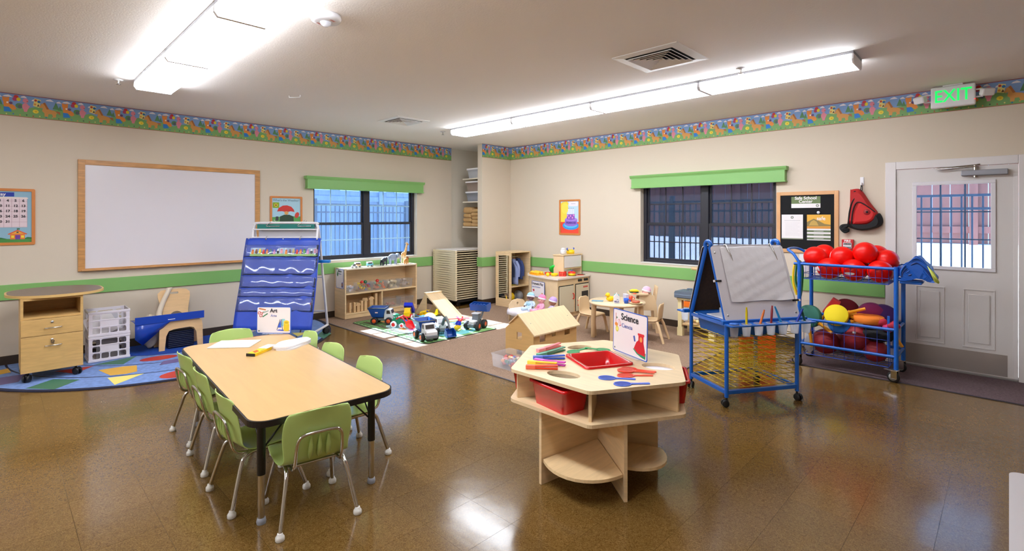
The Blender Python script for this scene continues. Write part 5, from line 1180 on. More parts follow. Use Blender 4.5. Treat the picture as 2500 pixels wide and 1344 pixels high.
for col, x in enumerate((-7.05, -6.815)):
    for k in range(4 if col == 0 else 5):
        h = .078 if k < 3 or col else .1
        hz = .078 if col == 0 else .0625
        z = 1.3655 + k * (hz + .001); h = hz + (.04 if col == 0 and k == 3 else 0)
        g = MB(); g.box(-.115, .115, -.19, .19, 0, h, h * .42, 3)
        for v in g.b.verts: v.co.x += .006 * math.sin(v.co.z * 60 + k); v.co.y += .008 * math.sin(k * 2 + v.co.x * 20)
        o = obj('folded_blanket', g, twm, None, T(x, 6.21, z)); tag(o, 'tan folded blanket, %s from the bottom in the %s pile on the lower alcove shelf' % (('first', 'second', 'third', 'fourth', 'fifth')[k], ('left', 'right')[col]), 'blanket', 'folded blankets')
# ================================================================== TOYS ON THE CUBBY
ZC = SH - .0015
def legs(parent, m, pts, r, h):
    for x, y in pts: obj('leg', MB().tube([(x, y, h), (x, y, h * .4), (x, y, .0008)], [r, r * .8, r * .9], 8), m, parent)
wdc = mat('toy_wood', (220, 184, 136), .45)
t = thing('toy_car', 'small white and dark toy police car on the left of the cubby top', 'toy car', (-7.1, 3.83, ZC), 1.2)
obj('body', MB().box(-.045, .045, -.024, .024, .012, .036, .008), white, t); obj('roof', MB().box(-.025, .022, -.02, .02, .036, .056, .008), black, t)
for x in (-.028, .028):
    for s in (-1, 1): wheel(t, x, s * .022, .013, .01, white)
for nm, y, m, lb in (('toy_van', 3.93, wdc, 'small wooden toy van with white roof behind the police car on the cubby'), ('toy_bus', 4.12, mat('toy_teal', (110, 190, 206), .4), 'small teal and white wooden toy bus on the cubby top')):
    t = thing(nm, lb, 'toy car', (-7.18 if y < 4 else -7.15, y, ZC), 1.4)
    obj('body', MB().box(-.05, .05, -.026, .026, .012, .05, .008), m, t); obj('roof', MB().box(-.05, .04, -.0255, .0255, .05, .075, .008), white, t); obj('window_band', MB().box(-.035, .03, -.0268, .0268, .045, .062), twin, t)
    for x in (-.03, .03):
        for s in (-1, 1): wheel(t, x, s * .024, .013, .01, white)
gor = mat('toy_gorilla', (44, 46, 54), .5)
t = thing('toy_gorilla', 'dark grey toy gorilla on all fours on the cubby top', 'toy animal', (-7.2, 4.40, ZC), 1.9)
obj('body', MB().tube([(-.045, 0, .06), (-.02, 0, .075), (.02, 0, .085), (.045, 0, .09)], [.03, .036, .036, .024], 12), gor, t); obj('head', MB().ball((.062, 0, .098), (.024, .021, .026), 12, 8), gor, t)
legs(t, gor, [(-.045, .022), (-.045, -.022)], .016, .06); legs(t, gor, [(.035, .026), (.035, -.026)], .013, .085)
ele = mat('toy_elephant', (140, 150, 168), .5)
t = thing('toy_elephant', 'blue grey toy elephant in the middle of the cubby top', 'toy animal', (-7.25, 4.60, ZC), 1.3)
obj('body', MB().ball((0, 0, .115), (.075, .05, .055), 16, 10), ele, t); hd = obj('head', MB().ball((.082, 0, .138), (.035, .035, .04), 14, 10), ele, t)
for s in (-1, 1): obj('ear', MB().ball((.072, s * .04, .14), (.012, .03, .034), 12, 8), ele, hd); obj('tusk', MB().tube([(.11, s * .014, .12), (.135, s * .016, .112)], [.005, .002], 6), white, hd)
obj('trunk', MB().tube(smooth([(.11, 0, .135), (.13, 0, .1), (.128, 0, .05), (.14, 0, .03)], 4), [.016 - .0007 * i for i in range(13)], 8), ele, hd); legs(t, ele, [(-.045, .026), (-.045, -.026), (.045, .026), (.045, -.026)], .02, .1); obj('tail', MB().tube([(-.072, 0, .125), (-.085, 0, .07)], .004, 6), ele, t)
gir = mat('toy_giraffe', (226, 172, 104), .5, var=(45, .35))
t = thing('toy_giraffe', 'tall spotted toy giraffe on the right of the cubby top', 'toy animal', (-7.26, 4.815, ZC), 2.0)
obj('body', MB().ball((0, 0, .15), (.06, .034, .04), 14, 10), gir, t); obj('neck', MB().tube([(.04, 0, .16), (.075, 0, .24), (.1, 0, .315)], [.026, .017, .012], 10), gir, t); hd = obj('head', MB().tube([(.09, 0, .325), (.12, 0, .318), (.15, 0, .3)], [.014, .016, .009], 10), gir, t)
for s in (-1, 1): obj('horn', MB().cyl((.098, s * .007, .33), (.094, s * .009, .352), .003, seg=6), gir, hd); obj('ear', MB().ball((.09, s * .018, .328), (.005, .012, .006), 8, 6), gir, hd)
legs(t, mat('giraffe_leg', (240, 220, 180), .5), [(-.04, .018), (-.04, -.018), (.042, .018), (.042, -.018)], .009, .14); obj('tail', MB().tube([(-.058, 0, .155), (-.07, 0, .09)], .003, 6), gir, t)
tig = mat('toy_tiger', (216, 140, 60), .5, var=(60, .3))
t = thing('toy_lion', 'small orange brown toy big cat at the right end of the cubby top', 'toy animal', (-7.13, 4.78, ZC), 2.2)
obj('body', MB().ball((0, 0, .07), (.055, .026, .027), 14, 8), tig, t); hd = obj('head', MB().ball((.058, 0, .088), (.023, .021, .022), 12, 8), tig, t); obj('mane', MB().ball((.048, 0, .086), (.016, .029, .03), 12, 8), mat('lion_mane', (150, 90, 44), .7), hd)
legs(t, tig, [(-.035, .015), (-.035, -.015), (.035, .015), (.035, -.015)], .01, .06); obj('tail', MB().tube([(-.052, 0, .08), (-.075, 0, .06), (-.08, 0, .035)], .004, 6), tig, t)
# ================================================================== DRESS-UP UNIT
t = thing('dress_up_unit', 'tall maple dress up unit with a mirror side and hanging clothes', 'wardrobe', (-6.185, 6.345, KZ))
DX, DY, DH = .185, .245, .935
obj('back_panel', MB().box(-DX, -DX + .012, -DY, DY, .0005, DH - .018), maple, t)
obj('side_panel', MB().box(-DX + .012, DX, DY - .018, DY, .0005, DH - .018), maple, t)
obj('top', MB().box(-DX, DX, -DY, DY, DH - .018, DH, .003), mapleh, t)
g = MB(); g.prism([(-DX + .012, .0005), (DX, .0005), (DX, DH - .018), (-DX + .012, DH - .018)], -.009, .009, XZY(-DY + .009), holes=[[(-DX + .055, .14), (DX - .045, .14), (DX - .045, DH - .06), (-DX + .055, DH - .06)]]); obj('mirror_frame', g, maple, t)
obj('mirror', MB().box(-DX + .05, DX - .04, -DY + .011, -DY + .015, .135, DH - .055), mat('mirror_glass', (225, 228, 228), .02, metal=1.0), t)
obj('shelf', MB().box(-DX + .012, DX - .002, -DY + .018, DY - .018, .335, .352, .002), mapleh, t); obj('bottom', MB().box(-DX + .012, DX - .002, -DY + .018, DY - .018, .03, .06, .002), mapleh, t)
obj('clothes_rod', MB().cyl((0, -DY + .018, .84), (0, DY - .018, .84), .009, seg=10), chrome, t)
def garment(label, y, rgb, w, l, nm):
    t = thing('hanging_garment', label, 'clothes', (-6.17, 6.345 + y, KZ))
    obj('hanger', MB().tube(smooth([(.0, 0, .852), (-.012, 0, .845), (.0, 0, .825), (0, 0, .80)], 3), .003, 6), chrome, t)
    g = MB(); n = 10; rows = []
    for j in range(n):
        v = j / (n - 1); z = .80 - l * v; r_ = w * (.35 + .65 * min(1, v * 3))
        rows.append([(r_ * math.cos(2 * PI * k / 16), .028 * (1 + .5 * v) * math.sin(2 * PI * k / 16) + .008 * math.sin(k * 2.2 + v * 5), z + .01 * math.sin(k)) for k in range(17)])
    g.sheet(rows); o = obj('cloth', g, mat('cloth_' + nm, rgb, .9, bump=(50, .6)), t, thick=.003)
    for s in (-1, 1): obj('sleeve', MB().tube(smooth([(s * w * .6, 0, .76), (s * w * 1.05, .012, .66), (s * w * 1.0, .02, .5)], 4), [.03 - .0012 * i for i in range(9)], 8), MATS['cloth_' + nm], t)
garment('dark navy jacket hanging at the front of the dress up unit', -.14, (34, 40, 66), .11, .42, 'navy'); garment('pale lavender blue jacket hanging in the dress up unit', -.02, (156, 168, 214), .12, .44, 'lavender'); garment('deep blue garment hanging at the back of the dress up unit', .11, (60, 76, 130), .1, .36, 'denim')
for i, (x, y, z, r, c, lb) in enumerate(((-6.16, 6.21, .353, .05, (240, 206, 20), 'yellow cloth hat lying on the middle shelf of the dress up unit'), (-6.15, 6.33, .353, .04, (226, 200, 40), 'yellow glove bundle lying on the middle shelf of the dress up unit'))):
    o = obj('yellow_hat', MB().lathe([(.0001, .0), (r * 1.3, .001), (r * 1.25, .008), (r * .8, .012), (r * .7, r), (r * .4, r * 1.3), (.0001, r * 1.35)], seg=18), mat('hat_yellow', c, .6), None, T(x, y, KZ + z)); tag(o, lb, 'hat')
for x, y, c, lb in ((-6.11, 6.20, (236, 190, 14), 'yellow toy hard hat at the bottom of the dress up unit'), (-6.12, 6.42, (150, 150, 152), 'grey toy hard hat at the bottom of the dress up unit')):
    t = thing('toy_hard_hat', lb, 'helmet', (x, y, KZ + .1605), rot=(0, 1.25, 0)); m = mat('helmet_%d' % c[0], c, .35)
    obj('shell', MB().ball((0, 0, .0), (.085, .07, .085), 18, 12), m, t); obj('brim', MB().lathe([(.086, -.012), (.1, -.01), (.1, -.004), (.086, .0)], seg=20), m, t)
for k, (x, y, c) in enumerate(((-6.14, 6.2, (40, 60, 110)), (-6.1, 6.36, (70, 96, 150)))):
    g = MB(); g.ball((0, 0, .03), (.09, .075, .03), 16, 8)
    for v in g.b.verts: v.co.z = max(.0008, v.co.z + .01 * math.sin(v.co.x * 60) * math.cos(v.co.y * 50))
    o = obj('folded_clothes', g, mat('cloth_blue_%d' % k, c, .9), None, T(x, y, KZ + .0603)); tag(o, '%s blue clothes bundled on the floor of the dress up unit' % ('dark', 'mid')[k], 'clothes')
# ================================================================== PLAY KITCHEN
t = thing('play_kitchen', 'maple toy play kitchen with curved end, oven door and upper hutch', 'play kitchen', (0, 0, KZ))
foot = [(-5.62, 6.64), (-5.61, 6.13), (-5.5, 6.02), (-5.3, 5.945), (-5.05, 5.89), (-4.86, 5.868), (-4.79, 5.868), (-4.79, 6.64)]
obj('plinth', MB().prism([(-5.6, 6.635), (-5.59, 6.14), (-5.28, 5.965), (-4.83, 5.89), (-4.81, 5.89), (-4.81, 6.635)], .0005, .055), maple, t)
obj('body', MB().prism(foot, .055, .59), maple, t)
obj('curved_end_panel', MB().prism([(-5.62, 6.13), (-5.5, 6.01), (-5.3, 5.935), (-5.05, 5.88), (-4.86, 5.858), (-4.79, 5.858), (-4.79, 5.868), (-4.86, 5.868), (-5.05, 5.89), (-5.3, 5.945), (-5.5, 6.02), (-5.61, 6.13)], .004, .59), maplex, t)
cnt = [(-5.64, 6.645), (-5.63, 6.12), (-5.52, 5.995), (-5.3, 5.915), (-5.05, 5.86), (-4.86, 5.838), (-4.765, 5.838), (-4.765, 6.645)]
obj('counter', MB().prism(cnt, .59, .615), mat('counter_cream', (236, 220, 206), .35, coat=.2), t)
crm = mat('door_cream', (216, 202, 172), .45)
for y0, y1, nm in ((5.895, 6.235, 'cabinet_door'), (6.30, 6.625, 'oven_door')):
    obj('shadow_plate', MB().box(-4.7905, -4.788, y0 - .012, y1 + .008, .07, .495), dark, t)  # dark plate painting the shade round each door
    d = obj(nm, MB().box(-4.7875, -4.772, y0, y1, .075, .482, .003), crm, t)
    if nm == 'cabinet_door': obj('handle', MB().tube(smooth([(-4.772, y1 - .03, .36), (-4.752, y1 - .03, .355), (-4.748, y1 - .03, .32), (-4.752, y1 - .03, .285), (-4.772, y1 - .03, .28)], 4), .007, 8), redp, d)
    else:
        obj('oven_window', MB().box(-4.7722, -4.7705, 6.43, 6.60, .265, .37, .001), black, d); obj('handle', MB().tube(smooth([(-4.772, 6.33, .24), (-4.755, 6.33, .235), (-4.755, 6.33, .17), (-4.772, 6.33, .165)], 4), .006, 8), redp, d)
        p = Print(); p.rrect((200, 60, 50), -.06, -.012, .06, .012, .01); p.line((226, 150, 130), [(-.045, 0), (.045, 0)], .004); p.done('printed_mark', d, M(((0, 0, 1, -4.7722), (1, 0, 0, 6.53), (0, 1, 0, .435), (0, 0, 0, 1))))
for y in (6.375, 6.43, 6.53, 6.585): obj('knob', MB().lathe([(.021, 0), (.02, .014), (.013, .02), (.0001, .021)], (-4.79, y, .545), 14, axis=(1, 0, 0)), black, t)
# hutch
hw = []
for a in ((-5.11, -4.91, 6.15, 6.168, .6155, .925), (-5.11, -4.91, 6.60, 6.618, .6155, .925)): obj('hutch_side', MB().box(*a, .002), maplex, t)
obj('hutch_top', MB().box(-5.12, -4.9, 6.14, 6.628, .925, .943, .003), maplex, t); obj('hutch_back', MB().box(-5.11, -5.1, 6.168, 6.60, .72, .925), maple, t); obj('hutch_shelf', MB().box(-5.1, -4.912, 6.168, 6.60, .72, .736), maple, t)
obj('hutch_door', MB().box(-4.914, -4.904, 6.172, 6.596, .74, .92, .002), mat('hutch_white', (232, 226, 224), .35), t)
for x, y in ((-4.86, 6.3), (-4.86, 6.54)): obj('burner', MB().lathe([(.0001, .6155), (.065, .6156), (.065, .6175), (.0001, .618)], (x, y, 0), 20), mat('burner_dark', (52, 52, 54), .4), t)
obj('tap', MB().tube(smooth([(-5.05, 6.25, .6155), (-5.05, 6.25, .66), (-5.02, 6.25, .675), (-4.99, 6.25, .665)], 4), .008, 8), chrome, t)
def dp_pic(p, W, H):
    p.poly((196, 50, 60), [(-W / 2 + .02, H - .14), (-W / 2 + .07, H - .125), (-W / 2 + .08, H - .155), (-W / 2 + .05, H - .165)])
    p.ell((206, 140, 90), W / 2 - .055, .055, .022, .026); p.ell((190, 110, 60), W / 2 - .04, .03, .02, .02); p.rect((80, 90, 170), W / 2 - .09, .012, W / 2 - .015, .022)
sign('dramatic_play_sign', 'small Dramatic Play sign card fixed to the curved end of the play kitchen', .33, .245, facing(-5.2, 5.884, KZ + .29, math.radians(-102), 0), 'Dramatic Play', 'Juego Dramático', .052, .032, dp_pic, 0, -.155, base=False)
ZK = KZ + .6155
# things on the play kitchen
def piece(name, label, cat, x, y, z, parts, rz=0):
    t = thing(name, label, cat, (x, y, z), rz)
    for nm, g, m in parts: obj(nm, g, m, t)
    return t
org = mat('toy_orange_food', (250, 168, 20), .35)
t = thing('toy_muffins', 'orange toy tray of round muffins on the play kitchen counter', 'toy food', (-5.37, 6.05, ZK), -.3)
obj('tray', MB().prism(rr(-.13, -.075, .13, .075, .03), 0, .02), org, t)
for i in range(4):
    for j in range(2): obj('muffin', MB().ball((-.088 + i * .058, -.035 + j * .068, .034), (.032, .034, .024), 12, 8), mat('muffin_yellow', (252, 190, 40), .35), t)
rim_bowl = lambda r, h: MB().lathe([(.0001, 0), (r * .6, 0), (r * .85, h * .5), (r, h), (r * .97, h), (r * .8, h * .5), (r * .55, .006), (.0001, .006)], seg=22)
rb_ = obj('toy_bowl', rim_bowl(.06, .045), mat('bowl_red', (232, 40, 26), .3), None, T(-5.17, 6.09, ZK)); tag(rb_, 'red toy bowl under the green plates on the play kitchen', 'bowl')
yb_ = obj('toy_bowl', rim_bowl(.062, .04), mat('bowl_yellow', (248, 206, 20), .3), None, T(-5.03, 6.07, ZK)); tag(yb_, 'yellow toy bowl beside the red basket on the play kitchen', 'bowl')
t = thing('toy_basket', 'red slotted toy berry basket on the play kitchen counter', 'basket', (-4.94, 6.17, ZK), .5)
for k in range(8): obj('slat', MB().box(-.045 + (k % 4) * .025, -.03 + (k % 4) * .025, -.05 if k < 4 else .046, -.046 if k < 4 else .05, .004, .062), MATS['bowl_red'], t)
obj('basket_floor', MB().box(-.05, .05, -.05, .05, 0, .006), MATS['bowl_red'], t); g = MB(); g.prism(rr(-.055, -.055, .055, .055, .01), .06, .07, holes=[rr(-.047, -.047, .047, .047, .008)]); obj('rim', g, MATS['bowl_red'], t)
for s in (-1, 1): obj('end_wall', MB().box(s * .048 - .002, s * .048 + .002, -.046, .046, .006, .06), MATS['bowl_red'], t)
for k, (c, nm, dx) in enumerate((((20, 196, 60), 'bright green', 0), ((206, 236, 206), 'pale green', .035))):
    o = obj('toy_plate', MB().lathe([(.0001, 0), (.05, .002), (.082, .014), (.08, .018), (.048, .007), (.0001, .006)], seg=26), mat('plate_' + nm, c, .35), None, T(-5.11 + dx, 6.17 + dx * 1.2, ZK + .085) @ R(.7, 'Z') @ R(-1.0 - k * .12, 'X')); tag(o, '%s toy plate leaning on the red bowl of the play kitchen' % nm, 'plate')
o = obj('toy_lemon', MB().ball((0, 0, .03), (.032, .03, .03), 14, 10), mat('lemon_yellow', (250, 214, 20), .35), None, T(-5.07, 5.965, ZK)); tag(o, 'small yellow toy lemon at the front edge of the kitchen counter', 'toy food')
t = thing('toy_pot', 'yellow toy pot with red lid on the play kitchen burner', 'toy pot', (-4.865, 6.3, ZK + .0025))
obj('pot_body', MB().lathe([(.0001, 0), (.055, 0), (.06, .04), (.0001, .04)], seg=22), MATS['bowl_yellow'], t); obj('lid', MB().lathe([(.062, .04), (.06, .055), (.03, .066), (.0001, .068)], seg=22), MATS['bowl_red'], t); obj('lid_knob', MB().ball((0, 0, .076), .013, 10, 8), mat('knob_purple', (90, 80, 180), .4), t)
o = obj('toy_spatula', MB().prism([(-.07, -.008), (.03, -.008), (.035, -.022), (.08, -.022), (.08, .022), (.035, .022), (.03, .008), (-.07, .008)], 0, .006), MATS['bowl_red'], None, T(-4.83, 6.43, ZK + .0002) @ R(1.2, 'Z')); tag(o, 'red toy spatula lying by the burner on the play kitchen', 'toy utensil')
ZHU = KZ + .9435
t = thing('toy_jug', 'white lidded toy jug on top of the kitchen hutch', 'jug', (-5.0, 6.25, ZHU)); obj('jug_body', MB().lathe([(.0001, 0), (.035, 0), (.045, .03), (.04, .065), (.03, .08), (.0001, .08)], seg=20), white, t); obj('jug_lid', MB().ball((0, 0, .085), (.036, .036, .02), 14, 8), white, t); obj('jug_handle', MB().tube(smooth([(0, .04, .065), (0, .065, .06), (0, .065, .03), (0, .042, .02)], 4), .006, 8), white, t)
t = thing('toy_saucepan', 'yellow toy saucepan with blue handles on top of the kitchen hutch', 'toy pot', (-5.0, 6.44, ZHU)); obj('pan_body', MB().lathe([(.0001, 0), (.06, 0), (.066, .03), (.055, .065), (.05, .065), (.058, .03), (.05, .006), (.0001, .006)], seg=22), MATS['bowl_yellow'], t)
for s in (-1, 1): obj('handle', MB().tube(smooth([(0, s * .058, .055), (0, s * .085, .07), (0, s * .09, .085), (0, s * .075, .09)], 4), .008, 8), mat('handle_blue', (40, 80, 190), .4), t)
# ================================================================== DOLL BED AND DOLLS
whc = mat('white_cloth', (232, 228, 240), .85, bump=(40, .5))
t = thing('doll_bed', 'small wooden doll bed with a white cloth, holding three dolls', 'doll bed', (-4.82, 5.44, KZ), math.radians(-9))
for x in (-.47, .47):
    hb = [(-.16, .0005), (-.135, .0005), (-.135, .12), (.135, .12), (.135, .0005), (.16, .0005), (.16, .22), (.1, .285), (.0, .305), (-.1, .285), (-.16, .22)]
    obj('end_board', MB().prism(hb, -.008, .008, M(((0, 0, 1, x), (1, 0, 0, 0), (0, 1, 0, 0), (0, 0, 0, 1))), holes=[circ(0, .235, .02, n=12)]), maplex, t)
for s in (-1, 1): obj('side_rail', MB().box(-.462, .462, s * .15 - .007, s * .15 + .007, .1, .15), mat('bed_white', (230, 222, 220), .4), t)
obj('mattress', MB().box(-.455, .455, -.14, .14, .12, .165, .012), whc, t)
rows = []
for j in range(8):
    v = j / 7; rows.append([(-.5 + .95 * i / 14, [-.172, -.172, -.15, -.09, 0, .08, .138, .145][j] - (.012 * math.sin(i * 1.7) if j < 2 else 0), [.085, .13, .171, .173, .173, .173, .172, .168][j] + .006 * math.sin(i * 2.1 + j) * (1 if j < 2 else .4)) for i in range(15)])
g = MB(); g.sheet(rows); obj('coverlet', g, whc, t, thick=.003)
def doll(loc, a, skin, hat, suit, label, lean=.12):
    t = thing('baby_doll', label, 'doll', loc, a)      # sits facing local +x
    sk = mat('doll_skin_%d' % skin[0], skin, .45); sm = mat('doll_suit_%d_%d' % suit[:2], suit, .85); hm = mat('doll_hat_%d_%d' % hat[:2], hat, .85)
    g = MB(); g.tube([(-.01, 0, .002), (-.005, 0, .03), (-.008, 0, .07), (-.018, 0, .115), (-.025, 0, .135)], [.045, .058, .055, .042, .02], 14)
    for s in (-1, 1):
        g.tube(smooth([(-.02, s * .04, .115), (.0, s * .075, .085), (.03, s * .07, .06)], 4), [.021 - .0008 * i for i in range(9)], 8)
        g.tube(smooth([(.0, s * .03, .03), (.06, s * .045, .03), (.115, s * .055, .024)], 4), [.028 - .0014 * i for i in range(9)], 8)
    obj('body_suit', g, sm, t)
    for s in (-1, 1):
        obj('hand', MB().ball((.042, s * .069, .054), (.018, .012, .012), 10, 6), sk, t); obj('foot', MB().ball((.125, s * .057, .03), (.018, .016, .024), 10, 8), sm, t)
    hd = obj('head', MB().ball((-.02, 0, .185), (.052, .05, .055), 18, 12), sk, t)
    obj('hat', MB().lathe([(.056, -.004), (.058, .004), (.055, .022), (.044, .043), (.024, .056), (.0001, .06)], (-.024, 0, .198), 20, axis=(-.25, 0, 1)), hm, hd)
    obj('hat_cuff', MB().lathe([(.0575, -.012), (.061, -.006), (.061, .004), (.057, .008)], (-.023, 0, .198), 20, axis=(-.25, 0, 1)), mat('hat_cuff', (240, 236, 244), .85), hd)
    for s in (-1, 1): obj('eye', MB().ball((.028, s * .018, .182), (.004, .006, .006), 8, 6), flat((50, 40, 44)), hd); obj('cheek', MB().ball((.022, s * .028, .168), (.014, .012, .012), 8, 6), sk, hd)
    obj('nose', MB().ball((.034, 0, .172), (.006, .006, .005), 8, 6), sk, hd); obj('mouth', MB().ball((.029, 0, .16), (.004, .009, .003), 8, 6), flat((190, 90, 96)), hd)
    obj('bib', MB().ball((.026, 0, .085), (.026, .034, .028), 12, 8), mat('bib_%d' % hat[0], tuple(int(c * .96) for c in hat), .8), t)
    return t
ZB = KZ + .176
doll((-4.98, 5.46, ZB), math.radians(-80), (120, 84, 80), (160, 206, 226), (206, 226, 240), 'baby doll in pale blue with a pale blue hat, left one on the doll bed')
doll((-4.74, 5.42, ZB), math.radians(-115), (240, 176, 170), (246, 130, 172), (244, 170, 196), 'baby doll in pink with a hot pink hat, middle one on the doll bed')
doll((-4.50, 5.37, ZB), math.radians(-140), (176, 122, 96), (190, 160, 222), (220, 206, 236), 'baby doll in lilac with a lilac hat, right one on the doll bed')
# ================================================================== DOLLHOUSE AND CLEAR BIN
hx0, hx1, hy0, hy1, hwz, hrz = -4.04, -3.62, 4.03, 4.77, .285, .455
t = thing('dollhouse', 'plain maple dollhouse with gabled roof and cut out windows', 'dollhouse', (0, 0, KZ)); xm = (hx0 + hx1) / 2
dh = mat('dollhouse_ply', (214, 172, 110), .42, grain=((4, 4, 36), .06))
sq = lambda x0, x1, z0, z1: [(x0, z0), (x1, z0), (x1, z1), (x0, z1)]
gab = [(hx0, .0005), (hx1, .0005), (hx1, hwz), (xm, hrz), (hx0, hwz)]
obj('gable_wall', MB().prism(gab, -.006, .006, XZY(hy0), holes=[sq(xm - .035, xm + .04, .185, .265), sq(xm - .04, xm + .04, .02, .075)]), dh, t)
obj('gable_wall', MB().prism(gab, -.006, .006, XZY(hy1)), dh, t)
YZX = lambda x: M(((0, 0, 1, x), (1, 0, 0, 0), (0, 1, 0, 0), (0, 0, 0, 1)))
obj('side_wall', MB().prism(sq(hy0 + .006, hy1 - .006, .0005, hwz), -.006, .006, YZX(hx1 - .006), holes=[sq(4.125, 4.22, .17, .272), sq(4.33, 4.395, .2, .265), sq(4.555, 4.65, .18, .272)]), dh, t)
obj('inner_floor', MB().box(hx0 + .01, hx1 - .013, hy0 + .007, hy1 - .007, .14, .15), dh, t); obj('inner_wall', MB().box(hx0 + .01, hx1 - .013, 4.42, 4.43, .0005, .14), dh, t)
sl_ = (hrz - hwz) / (hx1 - xm)
rp = maplex
for s, ex in ((1, hx1 + .035), (-1, xm - .14)):
    x0 = xm; z0 = hrz + .012; x1 = ex; z1 = hrz + .012 - sl_ * abs(ex - xm)
    obj('roof_panel', MB().prism([(x0, z0), (x1, z1), (x1, z1 - .014), (x0, z0 - .014)], -.4, .4, XZY((hy0 + hy1) / 2)), rp, t)
for y in (hy0 + .05, hy1 - .05): obj('roof_screw', MB().lathe([(.006, 0), (.006, .002), (.0001, .0025)], (xm + .12, y, hrz + .0125 - sl_ * .12), 8, axis=(sl_, 0, 1)), steel, t)
bin_('clear_bin', 'clear lidless bin of toy figures on the carpet before the dollhouse', -3.635, 3.70, KZ, .27, .31, .135)
toyc = [(222, 120, 120), (120, 130, 150), (226, 196, 120), (206, 190, 190), (90, 120, 150), (226, 150, 90), (150, 100, 90), (210, 210, 220), (80, 130, 110), (196, 60, 60), (230, 210, 170), (110, 110, 160)]
heap(-3.635, 3.70, KZ + .006, .22, .27, 60, toyc, .025, 'jumbled small toy figures in the clear bin before the dollhouse', 'toys', None, .05)
# ================================================================== ROUND TABLE SET
pt = mat('tan_plastic', (222, 190, 146), .42)
TX, TY = -3.5, 5.45
t = thing('round_play_table', 'small round maple play table with toy food on it', 'table', (TX, TY, KZ))
obj('tabletop', MB().lathe([(.0001, .445), (.32, .445), (.345, .455), (.348, .468), (.34, .48), (.0001, .482)], seg=48), mat('round_top_maple', (234, 204, 164), .3, grain=((4, 30, 4), .05), coat=.2), t)
for a in (-158, -68, 22, 112):
    c, s = math.cos(math.radians(a)), math.sin(math.radians(a)); obj('leg', MB().tube([(.29 * c, .29 * s, .446), (.3 * c, .3 * s, .2), (.305 * c, .305 * s, .0008)], [.034, .03, .026], 14), pt, t)
def tan_chair(loc, a, label):
    t = thing('tan_child_chair', label, 'chair', loc, a)
    rows = [[(x + .018 * (k / 4) ** 2 * (1 if z > .27 else 0), w * k / 4, z) for k in range(-4, 5)] for x, z, w in ((-.15, .465, .07), (-.148, .455, .1), (-.142, .42, .125), (-.135, .36, .13), (-.13, .31, .12), (-.118, .27, .122), (-.08, .255, .14), (.06, .255, .145), (.12, .25, .135), (.135, .238, .12))]
    g = MB(); g.sheet(rows); obj('seat_shell', g, pt, t, thick=.016, sub=1)
    for s in (-1, 1):
        obj('leg', MB().tube([(-.1, s * .11, .25), (-.125, s * .125, .2), (-.19, s * .15, .0008)], [.02, .018, .015], 10), pt, t); obj('leg', MB().tube([(.1, s * .11, .25), (.12, s * .125, .2), (.155, s * .145, .0008)], [.022, .02, .016], 10), pt, t)
    obj('side_skirt', MB().box(-.1, .11, -.118, .118, .225, .246, .008), pt, t)
tan_chair((-3.955, 5.55, KZ), math.radians(2), 'tan plastic child chair on the kitchen side of the round table'); tan_chair((-3.185, 5.72, KZ), math.radians(195), 'tan plastic child chair on the easel side of the round table')
ZD = KZ + .4825
t = thing('toy_duck', 'yellow toy duck on the round play table', 'toy duck', (-3.54, 5.36, ZD), -2.0); obj('body', MB().ball((0, 0, .032), (.055, .038, .032), 14, 10), mat('duck_yellow', (250, 204, 14), .4), t); hd = obj('head', MB().ball((.035, 0, .08), .028, 12, 10), MATS['duck_yellow'], t); obj('beak', MB().ball((.066, 0, .076), (.012, .012, .006), 8, 6), org, hd); obj('tail', MB().ball((-.055, 0, .05), (.02, .016, .012), 8, 6), MATS['duck_yellow'], t)
o = obj('paper_sheet', MB().box(-.07, .07, -.05, .05, 0, .003), mat('blue_print_paper', (110, 150, 170), .6, var=(50, .4)), None, T(-3.66, 5.26, ZD) @ R(.5, 'Z')); tag(o, 'small blue printed card lying on the round play table', 'card')
t = thing('toy_milk_carton', 'white toy milk carton in the middle of the round play table', 'milk carton', (-3.41, 5.30, ZD), math.radians(-55))
obj('carton_body', MB().box(-.036, .036, -.036, .036, 0, .075, .002), white, t); obj('carton_gable', MB().prism([(-.036, .075), (.036, .075), (.004, .108), (.004, .12), (-.004, .12), (-.004, .108)], -.036, .036, M(((0, 0, 1, 0), (1, 0, 0, 0), (0, 1, 0, 0), (0, 0, 0, 1)))), white, t)
text(t, 'MILK', .026, flat((50, 60, 120)), M(((0, 0, 1, .0363), (1, 0, 0, 0), (0, 1, 0, .022), (0, 0, 0, 1))), bold=.001); p = Print(); p.rect((60, 70, 130), -.025, .004, .025, .009); p.poly((90, 110, 160), [(-.01, .05), (.02, .04), (.02, .05)]); p.done('printed_mark', t, M(((0, 0, 1, .0358), (1, 0, 0, 0), (0, 1, 0, 0), (0, 0, 0, 1))))
o = obj('toy_box', MB().box(-.045, .045, -.02, .02, 0, .1, .003), mat('lilac_card', (216, 208, 222), .5), None, T(-3.36, 5.43, ZD) @ R(-.6, 'Z')); tag(o, 'pale lilac toy food box behind the milk carton', 'box')
o = obj('toy_box', MB().box(-.032, .032, -.02, .02, 0, .085, .003), mat('teal_yellow_card', (70, 180, 190), .5), None, T(-3.48, 5.41, ZD) @ R(-.6, 'Z')); tag(o, 'small teal toy food box between duck and milk carton', 'box')
